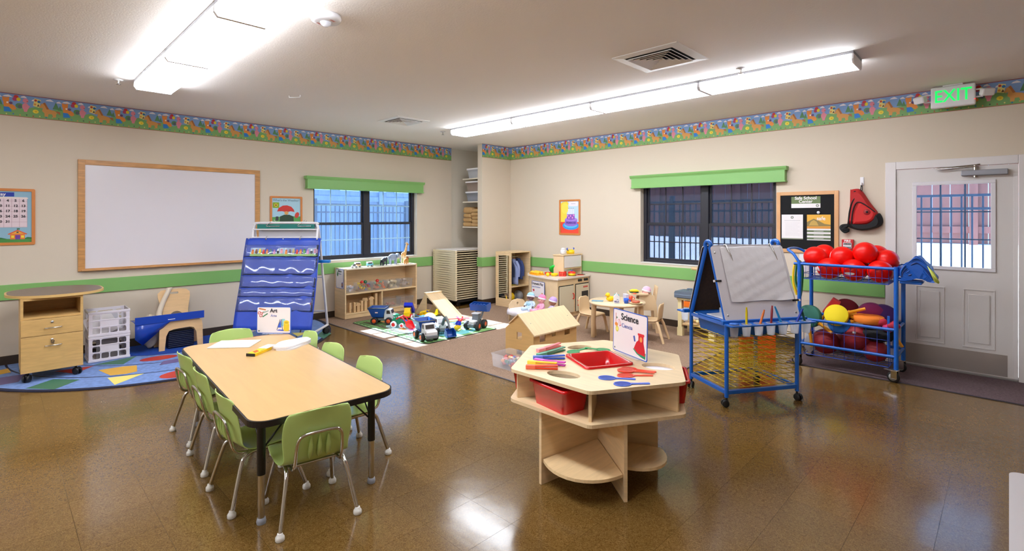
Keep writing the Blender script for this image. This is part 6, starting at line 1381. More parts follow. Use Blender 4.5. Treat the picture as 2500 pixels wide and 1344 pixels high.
for x, y, c, lb, h in ((-3.31, 5.355, (34, 90, 200), 'blue toy cup on the round play table', .06), (-3.36, 5.53, (236, 84, 44), 'orange red toy cup behind the blue cup on the round table', .065)):
    t = thing('toy_cup', lb, 'cup', (x, y, ZD), .6); m = mat('cup_%d' % c[0], c, .35)
    obj('cup_body', MB().lathe([(.0001, 0), (.024, 0), (.031, h), (.028, h), (.022, .005), (.0001, .005)], seg=18), m, t); obj('cup_handle', MB().tube(smooth([(.029, 0, h * .8), (.05, 0, h * .7), (.045, 0, h * .3), (.026, 0, h * .2)], 4), .004, 6), m, t)
t = thing('toy_plate_of_food', 'cream toy plate with brown toy food on the round table', 'plate', (-3.215, 5.42, ZD)); obj('plate', MB().lathe([(.0001, 0), (.055, .001), (.085, .012), (.083, .015), (.052, .006), (.0001, .005)], seg=26), mat('plate_cream', (240, 220, 170), .4), t)
for k in range(5): obj('food', MB().ball((.028 * math.cos(k * 1.3), .024 * math.sin(k * 1.3), .02 + .006 * (k == 0)), (.028, .024, .016), 10, 6), mat('food_brown', (176, 84, 56), .5), t)
# high chair with doll
t = thing('doll_high_chair', 'wooden doll high chair with tray behind the round table', 'high chair', (-3.48, 6.12, KZ), math.radians(-142))
for s in (-1, 1):
    obj('side_leg', MB().prism([(-.15, .0005), (-.11, .0005), (-.08, .30), (.07, .30), (.13, .0005), (.17, .0005), (.12, .36), (.1, .5), (-.09, .5), (-.12, .36)], -.008, .008, XZY(s * .13)), maplex, t)
obj('seat', MB().box(-.1, .1, -.121, .121, .33, .345, .003), maplex, t); g = MB(); g.mx = T(-.1, 0, .345) @ R(-.14, 'Y'); g.box(-.008, .008, -.12, .12, 0, .27, .012); obj('backrest', g, maplex, t)
for k in (-1, 1): g = MB(); g.mx = T(-.091, 0, .36) @ R(-.14, 'Y'); g.box(.0, .004, k * .05 - .008, k * .05 + .008, .03, .22); obj('back_slot', g, maple, t)
obj('tray', MB().prism(rr(-.02, -.17, .24, .17, .05), .5005, .515), maplex, t); obj('foot_bar', MB().box(.11, .13, -.12, .12, .14, .16), maplex, t)
doll((-3.485, 6.1, KZ + .3455), math.radians(-142), (240, 182, 168), (238, 190, 216), (238, 200, 220), 'baby doll in pale pink hat sitting in the doll high chair')
t = thing('toy_corn_plate', 'toy corn on a dark green plate on the high chair tray', 'toy food', (-3.585, 6.0, KZ + .5155), .4); obj('plate', MB().lathe([(.0001, 0), (.06, .002), (.062, .007), (.0001, .007)], seg=22), mat('plate_dark_green', (40, 74, 60), .4), t); obj('corn', MB().tube([(-.06, 0, .024), (-.03, 0, .026), (.03, 0, .027), (.065, 0, .022)], [.008, .021, .02, .006], 12), MATS['lemon_yellow'], t); obj('husk', MB().tube([(-.07, .005, .018), (-.03, .018, .022), (.02, .022, .02)], [.006, .014, .004], 8), tgn, t)
o = obj('toy_tomato_slice', MB().lathe([(.0001, 0), (.026, 0), (.026, .008), (.0001, .009)], seg=16), tred, None, T(-3.70, 6.02, KZ + .5155)) if False else obj('toy_tomato_slice', MB().lathe([(.0001, 0), (.024, 0), (.024, .008), (.0001, .009)], seg=16), mat('tomato', (226, 80, 50), .4), None, T(-3.53, 5.92, KZ + .5155)); tag(o, 'small orange red toy tomato slice on the high chair tray', 'toy food')
# ================================================================== WORKBENCH
t = thing('toy_workbench', 'cream and tan plastic toy workbench with grey lid, behind the easel', 'workbench', (-2.72, 6.33, KZ))
crp = mat('cream_plastic', (236, 218, 164), .45); tnp = mat('tan_plastic_dark', (212, 178, 128), .45)
for x, y in ((-.31, -.12), (.1, -.12), (-.31, .17), (.1, .17)):
    obj('leg', MB().prism([(-.035, .0005), (.035, .0005), (.035, .1), (.025, .12), (.025, .46), (-.025, .46), (-.025, .12), (-.035, .1)], -.03, .03, M(((1, 0, 0, x), (0, 0, 1, y), (0, 1, 0, 0), (0, 0, 0, 1)))), crp, t)
obj('bench_top', MB().box(-.35, .14, -.16, .21, .46, .49, .008), crp, t); obj('lower_shelf', MB().box(-.28, .07, -.14, .19, .14, .17, .006), tnp, t)
obj('back_post', MB().box(-.2, -.14, .17, .22, .49, .83, .008), tnp, t); obj('back_post', MB().box(.06, .12, .17, .22, .49, .83, .008), tnp, t); obj('top_shelf', MB().box(-.27, .17, .08, .25, .83, .87, .015), tnp, t); obj('peg_board', MB().box(-.14, .06, .19, .205, .52, .82), tnp, t)
obj('orange_drawer', MB().box(-.25, .05, -.165, .1, .38, .455, .006), mat('plastic_orange', (238, 116, 22), .4), t)
t = thing('toy_toolbox', 'slate grey toy toolbox lid on the toy workbench', 'toolbox', (-2.88, 6.31, KZ + .4905)); sg = mat('slate_grey_plastic', (98, 110, 126), .45)
obj('box', MB().box(-.21, .16, -.17, .1, 0, .05, .01), sg, t); obj('lid', MB().prism([(-.215, .05), (.165, .05), (.15, .085), (-.2, .085)], -.16, .09, XZY(0)), sg, t); obj('handle', MB().tube(smooth([(-.08, -.04, .085), (-.08, -.04, .11), (.04, -.04, .11), (.04, -.04, .085)], 4), .01, 8), sg, t)
heap(-2.81, 6.33, KZ + .17, .22, .26, 40, [(236, 214, 150), (226, 196, 130), (240, 226, 170)], .022, 'cream plastic tool pieces heaped on the lower shelf of the workbench', 'toys', None, .05)
# ================================================================== PAINT EASEL
EA = math.radians(57.7)
t = easel = thing('paint_easel', 'blue metal double sided paint easel on casters with yellow drying racks', 'easel', (-1.66, 4.56, 0), EA)
ex, ey = .337, .248     # local x: left to right seen from the room, local -y: towards the room
def fpt(s, u):  # frame leaning from the tray to the apex on side s (-1 front), u 0..1
    return (s * (ey - (ey - .028) * u), .66 + (1.275 - .66) * u)
for sx in (-1, 1):
    pts = [(sx * ex, -ey, .075), (sx * ex, -ey, .66)]
    top = [(sx * ex, -.03, 1.27)] + [(sx * ex, -.04 * math.cos(PI * k / 8), 1.285 + .04 * math.sin(PI * k / 8)) for k in range(9)] + [(sx * ex, .03, 1.27)]
    obj('side_frame', MB().tube(pts + top + [(sx * ex, ey, .66), (sx * ex, ey, .075)], .0165, 10), bluem, t)
    obj('bottom_rail', MB().box(sx * ex - .014, sx * ex + .014, -ey + .012, ey - .012, .1, .13, .003), bluem, t)
    obj('tray_rail', MB().box(sx * ex - .01, sx * ex + .01, -ey, ey, .645, .67, .003), bluem, t)
    obj('yellow_hook', MB().tube(smooth([(sx * ex * .93, -.06, 1.225), (sx * ex * .93, -.075, 1.16), (sx * ex * .93, -.09, 1.135), (sx * ex * .93, -.07, 1.14), (sx * ex * .93, -.075, 1.165)], 4), .006, 6), yelm, t)
    for sy in (-1, 1): caster(sx * ex, sy * ey, .078, .028, t, 1.2 + sx + sy * .5)
for sy in (-1, 1): obj('bottom_rail', MB().box(-ex + .012, ex - .012, sy * ey - .014, sy * ey + .014, .1, .13, .003), bluem, t)
for i in range(11):
    z = .145 + i * .041
    g = MB(); r = .0032
    g.tube([(-ex + .015, -ey + .01, z), (ex - .015, -ey + .01, z), (ex - .015, ey - .01, z), (-ex + .015, ey - .01, z)], r, 5, closed=True)
    for k in range(1, 8): x = -ex + .015 + (2 * ex - .03) * k / 8; g.tube([(x, -ey + .01, z + .003), (x, ey - .01, z + .003)], r * .85, 5)
    for k in range(1, 3): y = -ey + .01 + (2 * ey - .02) * k / 3; g.tube([(-ex + .015, y, z - .003), (ex - .015, y, z - .003)], r * .85, 5)
    obj('drying_rack', g, yelm, t)
brd = mat('easel_board_white', (214, 208, 212), .3, coat=.2); hard = mat('hardboard_brown', (72, 52, 36), .7, var=(40, .15))
def panel_mx(s):
    lo = V((0, s * .262, .685)); hi = V((0, s * .052, 1.285)); up = (hi - lo).normalized(); n = V((0, s * up.z, -s * s * up.y * s)).normalized()
    if n.y * s < 0: n = -n
    r = up.cross(n)
    return M(((r.x, up.x, n.x, lo.x), (r.y, up.y, n.y, lo.y), (r.z, up.z, n.z, lo.z), (0, 0, 0, 1)))
PH = (V((0, .262, .685)) - V((0, .052, 1.285))).length
for s in (-1, 1):
    m_ = panel_mx(s)
    d = obj('board', MB().prism(rr(-.355, 0, .355, PH, .03), 0, .005), brd, t, m_); obj('board_back', MB().prism(rr(-.353, .002, .353, PH - .002, .03), -.003, 0), hard, t, m_)
    for x, y in ((-.325, .05), (.325, .05), (-.325, PH - .06)): obj('board_screw', MB().lathe([(.009, .005), (.007, .008), (.0001, .009)], (x, y, 0), 10), steel, d)
m_ = panel_mx(-1)
for y in (.335, .15):
    x = -.35 if y > .3 else .35
    obj('side_clip', MB().box(x - .03, x + .03, y - .008, y + .008, .005, .012, .002), black, t, m_); obj('clip_end', MB().box(x + (-.045 if x < 0 else .03), x + (-.03 if x < 0 else .045), y - .009, y + .009, .002, .013, .002), white, t, m_)
for x in (-.2, .24): obj('paper_clip', MB().tube([(x - .015, PH + .008, .0), (x - .01, PH + .008, .012), (x + .02, PH - .09, .012), (x + .028, PH - .135, .009)], [.006, .006, .005, .0025], 6), chrome, t, m_)
# paper
rows = []
random.seed(5)
for j in range(19):
    v = j / 18
    rows.append([(-.27 + .60 * i / 24, PH - .012 - v * .47 - .004 * math.sin(i * .4), .0075 + .004 * abs(math.sin(j * .9 + i * .35)) * (0.3 + v) + random.uniform(0, .0022) + (.02 * max(0, v - .8) * (i / 24) * 3 if i > 18 else 0)) for i in range(25)])
p_mx = easel.matrix_basis.copy()
g = MB(); g.sheet(rows)
WM = T(-1.66, 4.56, 0) @ R(EA, 'Z')
o = obj('easel_paper', g, mat('easel_paper_white', (220, 215, 217), .6, bump=(22, .5)), None, WM @ m_, thick=.0008, sub=1); tag(o, 'large wrinkled sheet of white paper clipped on the paint easel board', 'paper')
# tub in the easel and what is in it
def on(x, y, z, a=0): return WM @ T(x, y, z) @ R(a, 'Z')
blp = mat('blue_tub_plastic', (16, 96, 186), .35)
o = obj('blue_tub', tub(.62, .42, .15, .02, .02, lip=.014), blp, None, on(0, 0, .685)); tag(o, 'blue plastic tub between the two boards of the paint easel', 'tub')
for x, y, z, d, c, lb in ((-.2, .0, .538, (.16, .2, .15), (226, 226, 232), 'white box of papers in the blue easel tub, nearer the camera'), (-.06, .08, .538, (.1, .16, .185), (214, 218, 226), 'white plastic box standing behind it in the blue easel tub')):
    o = obj('paper_box', MB().box(-d[0] / 2, d[0] / 2, -d[1] / 2, d[1] / 2, 0, d[2], .004), flat(c), None, on(x, y, z, .1)); tag(o, lb, 'box')
# cup trays, cups, brushes
for s in (-1, 1):
    hs = [circ(-.34 + k * .113, s * .345, .036, n=16) for k in range(7)]
    g = MB(); g.prism(rr(-.4, -.395 if s < 0 else .29, .4, -.29 if s < 0 else .395, .02), .668, .678, holes=hs); g.box(-.4, .4, min(s * .262, s * .292), max(s * .262, s * .292), .668, .70, .004)
    obj('cup_tray', g, blp, t)
cupm = sheer('clear_cup', (240, 242, 248), (.55, None), .25, frost=.7)
brc = [None, (240, 210, 20), (236, 120, 40), (150, 24, 36), (40, 150, 210), (30, 60, 170), (20, 90, 70)]
bnm = ['', 'yellow', 'orange', 'dark red', 'sky blue', 'royal blue', 'dark green']
bt = [None, (.0, .13, 0), (.06, .1, .01), (.03, .13, .02), (-.05, .12, .03), (.07, .1, -.01), (-.05, .1, .0)]
for k in range(7):
    cx_, cy_ = -.34 + k * .113, -.345
    o = obj('paint_cup', MB().lathe([(.0001, .586), (.027, .586), (.035, .678), (.04, .681), (.036, .684), (.033, .678), (.0255, .59), (.0001, .59)], seg=18), cupm, None, on(cx_, cy_, 0))
    tag(o, 'clear paint cup with %s in the front tray of the paint easel' % ('a ' + bnm[k] + ' brush' if k else 'no brush, leftmost'), 'cup')
    if k == 0: lid_ = obj('cup_lid', MB().lathe([(.02, .685), (.036, .685), (.036, .690), (.02, .692)], seg=18), blp, None, on(cx_, cy_, 0)); tag(lid_, 'blue ring lid on the leftmost paint cup of the easel', 'lid')
    if brc[k]:
        tp_ = V((cx_ + bt[k][0], cy_ + bt[k][2], .684 + bt[k][1])); b0 = V((cx_ - bt[k][0] * .3, cy_ - bt[k][2] * .3, .594)); d_ = (tp_ - b0)
        br = thing('paint_brush', '%s paint brush standing in a cup of the front easel tray' % bnm[k], 'paint brush'); br.matrix_basis = WM
        bm = mat('brush_' + bnm[k], brc[k], .35)
        obj('handle', MB().tube([b0 + d_ * .22, b0 + d_ * .35, b0 + d_ * .8, tp_], [.006, .009, .009, .006], 8), bm, br); obj('ferrule', MB().tube([b0 + d_ * .12, b0 + d_ * .23], [.007, .0065], 8), chrome, br); obj('bristles', MB().tube([b0, b0 + d_ * .13], [.004, .008], 8), mat('bristle', (226, 206, 160), .8), br)
for k in (0, 1):
    o = obj('paint_cup', MB().lathe([(.0001, .586), (.027, .586), (.035, .678), (.04, .681), (.036, .684), (.033, .678), (.0255, .59), (.0001, .59)], seg=18), cupm, None, on(-.34 + k * .113, .345, 0)); tag(o, 'clear paint cup in the rear tray of the easel, %s' % ('nearest the workbench' if k == 0 else 'second from the workbench'), 'cup')
# orange panel behind the easel
t = thing('orange_play_tunnel', 'orange folding plastic panel standing on the floor behind the paint easel', 'play panel', (-1.895, 5.64, 0), math.radians(42))
orp = mat('orange_plastic', (246, 92, 16), .4)
for k in range(2): g = MB(); g.mx = T(-.19 + k * .185, 0, 0) @ R((.35, -.3)[k], 'Z'); g.box(0, .175, -.012, .012, .0005, .42 - .04 * k, .004); obj('panel', g, orp, t)
for k in range(4): obj('panel_rib', MB().box(-.17, -.02, -.03, .06, .08 + k * .09, .1 + k * .09, .004), orp, t)
# ================================================================== BALL CART
CX0, CX1, CY0, CY1 = -1.55, -.745, 5.835, 6.28
t = thing('ball_cart', 'blue metal sports cart with wire baskets of balls, by the door', 'cart', (0, 0, 0))
for x in (CX0, CX1):
    for y in (CY0, CY1): obj('post', MB().cyl((x, y, .12), (x, y, 1.07), .019, seg=14), bluem, t)
    for z in (1.05, .485, .235): obj('end_rail', MB().cyl((x, CY0, z), (x, CY1, z), .013, seg=10), bluem, t)
for y in (CY0, CY1):
    for z, e in ((1.05, .05), (.485, 0), (.235, 0)): obj('long_rail', MB().cyl((CX0 - e, y, z), (CX1, y, z), .0145, seg=10), bluem, t)
for y in (CY0 + .06, CY1 - .06): obj('end_brace', MB().box(CX1 - .075, CX1 - .055, y - .008, y + .008, .235, .60, .003), bluem, t)
obj('push_handle', MB().tube(smooth([(CX0, CY0, 1.06), (CX0 - .06, CY0 + .01, 1.15), (CX0 - .13, CY0 + .08, 1.19), (CX0 - .13, CY1 - .08, 1.19), (CX0 - .06, CY1 - .01, 1.15), (CX0, CY1, 1.06)], 4), .014, 10), bluem, t)
def basket(z0, z1, pitch, nm, hz):
    x0, x1, y0, y1 = CX0 + .035, CX1 - .06, CY0 + .025, CY1 - .025; wm = mat('basket_wire', (34, 70, 172), .4)
    nx = int((x1 - x0) / pitch); ny = int((y1 - y0) / pitch); r = .0026
    for j, y in enumerate((y0, y1)):
        g = MB()
        for i in range(nx + 1): x = x0 + (x1 - x0) * i / nx; g.tube([(x, y, z1), (x, y, z0)], r, 5)
        for z in hz: g.tube([(x0, y - .003, z), (x1, y - .003, z)], r, 5)
        obj(nm + '_side', g, wm, t)
    for x in (x0, x1):
        g = MB()
        for i in range(ny + 1): y = y0 + (y1 - y0) * i / ny; g.tube([(x, y, z1), (x, y, z0)], r, 5)
        for z in hz: g.tube([(x - .003, y0, z), (x - .003, y1, z)], r, 5)
        obj(nm + '_end', g, wm, t)
    g = MB()
    for i in range(nx + 1): x = x0 + (x1 - x0) * i / nx; g.tube([(x, y0, z0), (x, y1, z0)], r, 5)
    for i in range(ny + 1): y = y0 + (y1 - y0) * i / ny; g.tube([(x0, y, z0 + .003), (x1, y, z0 + .003)], r, 5)
    obj(nm + '_floor', g, wm, t)
basket(.897, 1.04, .05, 'upper_basket', (.897, .955, 1.04)); basket(.125, .475, .088, 'lower_basket', (.125, .375, .475))
for x in (CX0, CX1):
    for y in (CY0, CY1):
        g = MB(); g.lathe([(.02, -.014), (.048, -.012), (.05, -.006), (.05, .006), (.048, .012), (.02, .014)], (x - .02, y, .0505), 20, axis=(.3, 1, 0)); w = obj('caster', g, tyre, t)
        obj('caster_hub', MB().lathe([(.0001, -.016), (.034, -.015), (.034, .015), (.0001, .016)], (x - .02, y, .0505), 16, axis=(.3, 1, 0)), mat('hub_grey', (150, 148, 144), .4), w)
        g = MB(); g.mx = T(x - .01, y, 0) @ R(-.29, 'Z'); g.box(-.025, .025, -.022, -.018, .035, .115, .004); g.box(-.025, .025, .018, .022, .035, .115, .004); g.box(-.03, .03, -.024, .024, .108, .122, .004); g.box(-.085, -.02, -.02, .02, .108, .114, .003); obj('caster_fork', g, chrome, w)
redb = mat('red_ball', (236, 14, 6), .34, spec=.35)
BR = .1065
balls = [(-1.315, 5.967, 1.0075, 'front left in the upper basket, white oval on its left side'), (-1.10, 5.967, 1.0075, 'front middle, with a wide white oval mark facing the camera'), (-.886, 5.967, 1.0075, 'front right, nearest the door, in the upper basket'),
         (-1.325, 6.145, 1.0075, 'in the back row of the upper basket, left one low down'), (-1.105, 6.145, 1.0075, 'in the back row of the upper basket, middle one low down'), (-.886, 6.145, 1.0075, 'in the back row of the upper basket, right one low down'),
         (-1.455, 6.03, 1.115, 'at the left end of the upper basket pile'), (-1.325, 6.15, 1.22, 'highest at the back left of the upper basket pile'), (-1.215, 6.05, 1.125, 'in the pile with a white mark on its left edge'), (-1.02, 6.05, 1.176, 'topmost and largest looking of the upper basket pile'), (-.86, 6.13, 1.105, 'at the right end of the pile beside the blue bag'), (-.955, 6.245, 1.14, 'half hidden behind the right end of the pile')]
balls[7] = (-1.40, 6.17, 1.135, 'at the back left of the upper basket pile')
for i, (x, y, z, lb) in enumerate(balls):
    bt_ = thing('playground_ball', 'red ball %s' % lb, 'ball', (x, y, z), 0, 'red balls in the upper basket')
    obj('ball_skin', MB().ball((0, 0, 0), BR, 32, 20), redb, bt_)
    mk = {0: (-.85, -.02, .034, .016, .7), 1: (-.2, -.3, .05, .0145, 0), 8: (-1.25, .15, .018, .042, 0)}.get(i)
    if mk:
        a, e, w, h, r = mk; dr = V((math.sin(a) * math.cos(e), -math.cos(a) * math.cos(e), math.sin(e))); rt_ = V((math.cos(a), math.sin(a), 0)); up = dr.cross(rt_) * -1
        g = MB(); n = 16; ring = []
        def sp(u, v): q = dr + (rt_ * (u * math.cos(r) - v * math.sin(r)) + up * (u * math.sin(r) + v * math.cos(r))) / BR; return q.normalized() * (BR + .0008)
        vs = [sp(0, 0)] + [sp(w * math.cos(2 * PI * k / n) * .55, h * .55 * math.sin(2 * PI * k / n)) for k in range(n)] + [sp(w * math.cos(2 * PI * k / n), h * math.sin(2 * PI * k / n)) for k in range(n)]
        g._f(vs, [(0, 1 + k, 1 + (k + 1) % n) for k in range(n)] + [(1 + k, 1 + n + k, 1 + n + (k + 1) % n, 1 + (k + 1) % n) for k in range(n)], True); obj('printed_oval', g, white, bt_)
# lower basket: cloth balls, foam paddles and the rest
mar = mat('maroon_ball', (150, 30, 40), .6)
for x, y, z, r, lb in ((-1.35, 5.99, .255, .125, 'dull red cloth ball low on the left of the lower cart basket'), (-1.08, 5.99, .345, .125, 'dull red cloth ball in the middle of the lower cart basket'), (-.93, 6.0, .235, .107, 'dull red cloth ball low on the right of the lower cart basket'), (-1.2, 6.15, .24, .11, 'dull red cloth ball at the back of the lower cart basket')):
    bt_ = thing('cloth_ball', lb, 'ball', (x, y, z)); obj('ball_cover', MB().ball((0, 0, 0), r, 26, 16), mar, bt_)
    obj('seam', MB().tube([(r * 1.001 * math.cos(2 * PI * k / 28) * .92, r * 1.001 * math.sin(2 * PI * k / 28) * .92, r * .39) for k in range(28)], .0022, 5, closed=True), mar, bt_)
    if 'middle' in lb: obj('white_tag', MB().box(-.014, .014, -r - .001, -r + .004, .028, .046), white, bt_, R(-.2, 'X'))
def foam(loc, rot, rgb, hrgb, r, lb, hl=.15):
    t = thing('foam_paddle', lb, 'foam paddle', loc, rot=rot); m = mat('foam_%d_%d_%d' % rgb, rgb, .75, bump=(200, .25))
    g = MB(); g.lathe([(.0001, -.028), (r - .004, -.028), (r, -.024), (r, .024), (r - .004, .028), (.0001, .028)], seg=32); obj('foam_disc', g, m, t)
    obj('handle', MB().tube([(r * .9, 0, 0), (r + .015, 0, 0), (r + .02, 0, 0), (r + hl, 0, 0)], [.02, .02, .0145, .0145], 12), mat('foam_handle', hrgb, .5), t)
ohd = (240, 160, 24)
foam((-1.485, 5.95, .50), (1.45, .5, -.35), (52, 116, 98), ohd, .115, 'teal green round foam paddle at the left of the lower basket')
foam((-1.24, 5.93, .545), (1.05, -.35, .25), (242, 214, 14), ohd, .105, 'bright yellow round foam paddle with an orange handle')
foam((-1.22, 5.95, .46), (1.1, -.3, .2), (24, 100, 180), ohd, .1, 'blue round foam paddle under the yellow one')
foam((-.98, 5.99, .535), (-.06, -.02, PI), (244, 130, 30), ohd, .125, 'orange round foam paddle lying flat on the lower basket pile')
foam((-1.20, 6.13, .57), (1.3, .1, .3), (120, 20, 40), ohd, .12, 'dark red round foam paddle behind the yellow one', .1)
foam((-.98, 6.12, .56), (1.35, .1, PI + .2), (140, 36, 100), ohd, .12, 'plum round foam paddle at the back of the lower basket', .1)
foam((-.89, 6.14, .545), (1.4, .1, PI + .1), (72, 34, 110), ohd, .125, 'purple round foam paddle at the back right of the lower basket', .08)
t = thing('foam_bat', 'red square foam bat sticking up from the lower basket', 'foam bat', (-1.375, 6.05, .50), rot=(.2, .55, .2)); obj('bat_head', MB().box(-.04, .04, -.035, .035, .04, .22, .006), mat('foam_red', (206, 44, 54), .7), t); obj('handle', MB().cyl((0, 0, -.12), (0, 0, .045), .014, seg=10), MATS['foam_handle'], t)
for k, (p0, p1, lb) in enumerate((((-1.47, 5.88, .42), (-1.45, 5.885, .2), 'yellow foam stick hanging down at the left of the lower basket'), ((-.80, 6.06, .42), (-.72, 6.02, .30), 'yellow foam stick poking out at the right of the lower basket'))):
    o = obj('foam_stick', MB().tube([p0, p1], .013, 10), MATS['foam_handle'], None); tag(o, lb, 'foam stick')
bkn = mat('black_net', (24, 24, 28), .85, bump=(120, .8))
g = MB(); g.ball((0, 0, 0), (.15, .11, .075), 20, 12)
for v in g.b.verts: v.co *= 1 + .12 * math.sin(v.co.x * 70) * math.cos(v.co.z * 80 + v.co.y * 50)
o = obj('black_net_bag', g, bkn, None, T(-.905, 5.985, .405)); tag(o, 'black crumpled net bag on the right of the lower basket', 'bag')
pkc = mat('pink_scarf', (206, 52, 110), .8)
t = thing('pink_scarves', 'bunch of pink and red scarves on the lower basket right side', 'scarves', (-.87, 5.955, .49))
for k in range(5):
    g = MB(); g.ball((0, 0, 0), (.05, .035, .04), 14, 8)
    for v in g.b.verts: v.co *= 1 + .25 * math.sin(v.co.x * 90 + k) * math.cos(v.co.z * 70)
    obj('scarf', g, pkc if k % 2 else mat('red_scarf', (190, 40, 60), .8), t, T(-.09 + k * .045, .0 - .01 * k, (.0, -.02, .035, -.01, .02)[k]))
g = MB(); g.ball((0, 0, 0), (.06, .05, .1), 16, 12)
for v in g.b.verts: v.co *= 1 + .1 * math.sin(v.co.x * 60 + v.co.z * 40)
o = obj('clear_bag', g, sheer('clear_bag_plastic', (214, 214, 220), (.35, None), .15), None, T(-1.475, 5.94, .235)); tag(o, 'crumpled clear plastic bag at the lower left of the ball cart', 'bag')
# ropes on the left end, blue parachute bag on the right end
for k, (c, nm) in enumerate((((236, 196, 20), 'yellow'), ((226, 110, 30), 'orange'), ((40, 130, 80), 'green'), ((206, 60, 70), 'red'))):
    y = 5.87 + .045 * k; x = CX0 - .035 - .012 * (k % 2)
    o = obj('jump_rope', MB().tube(smooth([(x, y, .72 + .02 * k), (x - .03, y - .008, .85), (x - .025, y - .006, 1.0), (x, y, 1.068), (x + .028, y + .006, 1.0), (x + .024, y + .008, .8), (x + .01, y, .62 + .03 * k)], 5), .0105, 8), mat('rope_' + nm, c, .6), None); tag(o, '%s jump rope hanging over the left rail of the ball cart' % nm, 'jump rope')
t = thing('blue_parachute_bag', 'royal blue folded parachute in a holder on the right end of the cart', 'bag', (-.62, 5.88, .92))
blc = mat('blue_nylon', (16, 84, 178), .4, bump=(30, .7))
obj('holder', MB().tube([(-.125, -.04, .035), (-.02, -.05, .02), (.06, -.04, .02), (.06, .1, .02), (-.02, .12, .02), (-.125, .1, .035)], .01, 8), bluem, t); obj('holder_plate', MB().box(-.1, .06, -.05, .12, .0, .02, .004), bluem, t)
fold = smooth([(-.09, 0, .03), (-.085, 0, .13), (-.03, 0, .21), (.03, 0, .255), (.09, 0, .2), (.15, 0, .1), (.165, 0, .035)], 4)
rows = [[(q.x, -.07 + .17 * k / 10 + .006 * math.sin(q.z * 40), q.z + .012 * math.sin(k * 1.9 + q.x * 30)) for k in range(11)] for q in fold]
solid = [(q.x, q.z) for q in fold] + [(.10, .03), (.06, .06), (.0, .05), (-.06, .025)]
g = MB(); g.prism(solid, -.075, .10, XZY(0)); bmesh.ops.subdivide_edges(g.b, edges=g.b.edges[:], cuts=2); bmesh.ops.triangulate(g.b, faces=g.b.faces[:])
for v in g.b.verts: v.co += V((.006 * math.sin(v.co.z * 70 + v.co.y * 30), .008 * math.sin(v.co.x * 60 + v.co.z * 40), .005 * math.sin(v.co.x * 80)))
obj('folded_nylon', g, blc, t)
for k in range(4): obj('nylon_fold', MB().tube([(q.x * (.97 - .1 * k), -.078 + .004 * k, .02 + (q.z - .02) * (.95 - .2 * k)) for q in fold[2:-2]], [.006 + .003 * math.sin(i * .8 + k) for i in range(len(fold) - 4)], 8), (blc, mat('navy_nylon', (12, 44, 110), .45, bump=(30, .6)))[k % 2], t)
g = MB(); g.sheet([[(.10 + .05 * v, -.085, .18 - .14 * v + .0 * u), (.125 + .055 * v, -.084, .15 - .125 * v), (.15 + .035 * v, -.082, .12 - .08 * v)] for v, u in ((0, 0), (.5, 0), (1, 0))]); obj('green_panel', g, mat('lime_nylon', (196, 206, 90), .45), t, thick=.006)
g = MB(); g.prism([(-.16, .13), (-.1, .16), (-.09, .08), (-.12, .05)], -.03, .03, XZY(0)); obj('flap', g, blc, t)
# ================================================================== RIGHT WALL
W, H = .645, .72
t = thing('bulletin_board', 'black Safe School Center bulletin board in a light wood frame', 'bulletin board'); t.matrix_basis = MR(-1.692, 1.112)
obj('felt_panel', MB().box(-W / 2 + .02, W / 2 - .02, .02, H - .02, .0005, .008), mat('black_felt', (22, 22, 24), .95), t)
bfr = mat('light_oak_frame', (216, 164, 112), .45, grain=((5, 5, 50), .1))
for a in ((-W / 2, -W / 2 + .042, 0, H), (W / 2 - .042, W / 2, 0, H), (-W / 2 + .042, W / 2 - .042, 0, .042), (-W / 2 + .042, W / 2 - .042, H - .042, H)): obj('frame_rail', MB().box(*a, .0005, .018, .003), bfr, t)
def pinned(name, label, x0, x1, z0, z1, draw):
    w, h = x1 - x0, z1 - z0; q = thing(name, label, 'notice'); q.matrix_basis = MR((x0 + x1) / 2, z0, YR - .0085)
    obj('sheet', MB().box(-w / 2, w / 2, 0, h, 0, .0006), whitep, q); p = Print(); p.z = .0008; draw(p, w, h, q); p.done('printed_picture', q)
OG = (104, 122, 76)
def n1(p, w, h, q): p.rect(OG, -w / 2, .05, w / 2, h); p.ell((104, 112, 100), w / 2 - .03, .025, .016, .016); p.ell((214, 214, 206), w / 2 - .03, .025, .009, .009); text(q, 'Safe School\nCenter', .05, whitep, T(0, .094, .0018), bold=.0012)
pinned('notice_header', 'green and white Safe School Center header card on the bulletin board', -1.854, -1.55, 1.640, 1.772, n1)
def n2(p, w, h, q):
    p.ell((96, 104, 90), 0, h - .033, .016, .016); p.ell((206, 206, 200), 0, h - .033, .009, .009); p.rect((140, 146, 120), -w / 2, 0, w / 2, .012); p.line((150, 146, 150), [(-w / 2 + .03, h - .07), (w / 2 - .03, h - .07)], .003)
    for k in range(11): p.line((196, 190, 196), [(-w / 2 + .03 + (.01 if k else 0), h - .09 - k * .0155), (w / 2 - .035 - .02 * (k % 3 == 2), h - .09 - k * .0155)], .002)
pinned('notice_letter', 'plain white letter pinned at the left of the bulletin board', -1.96, -1.73, 1.27, 1.562, n2)
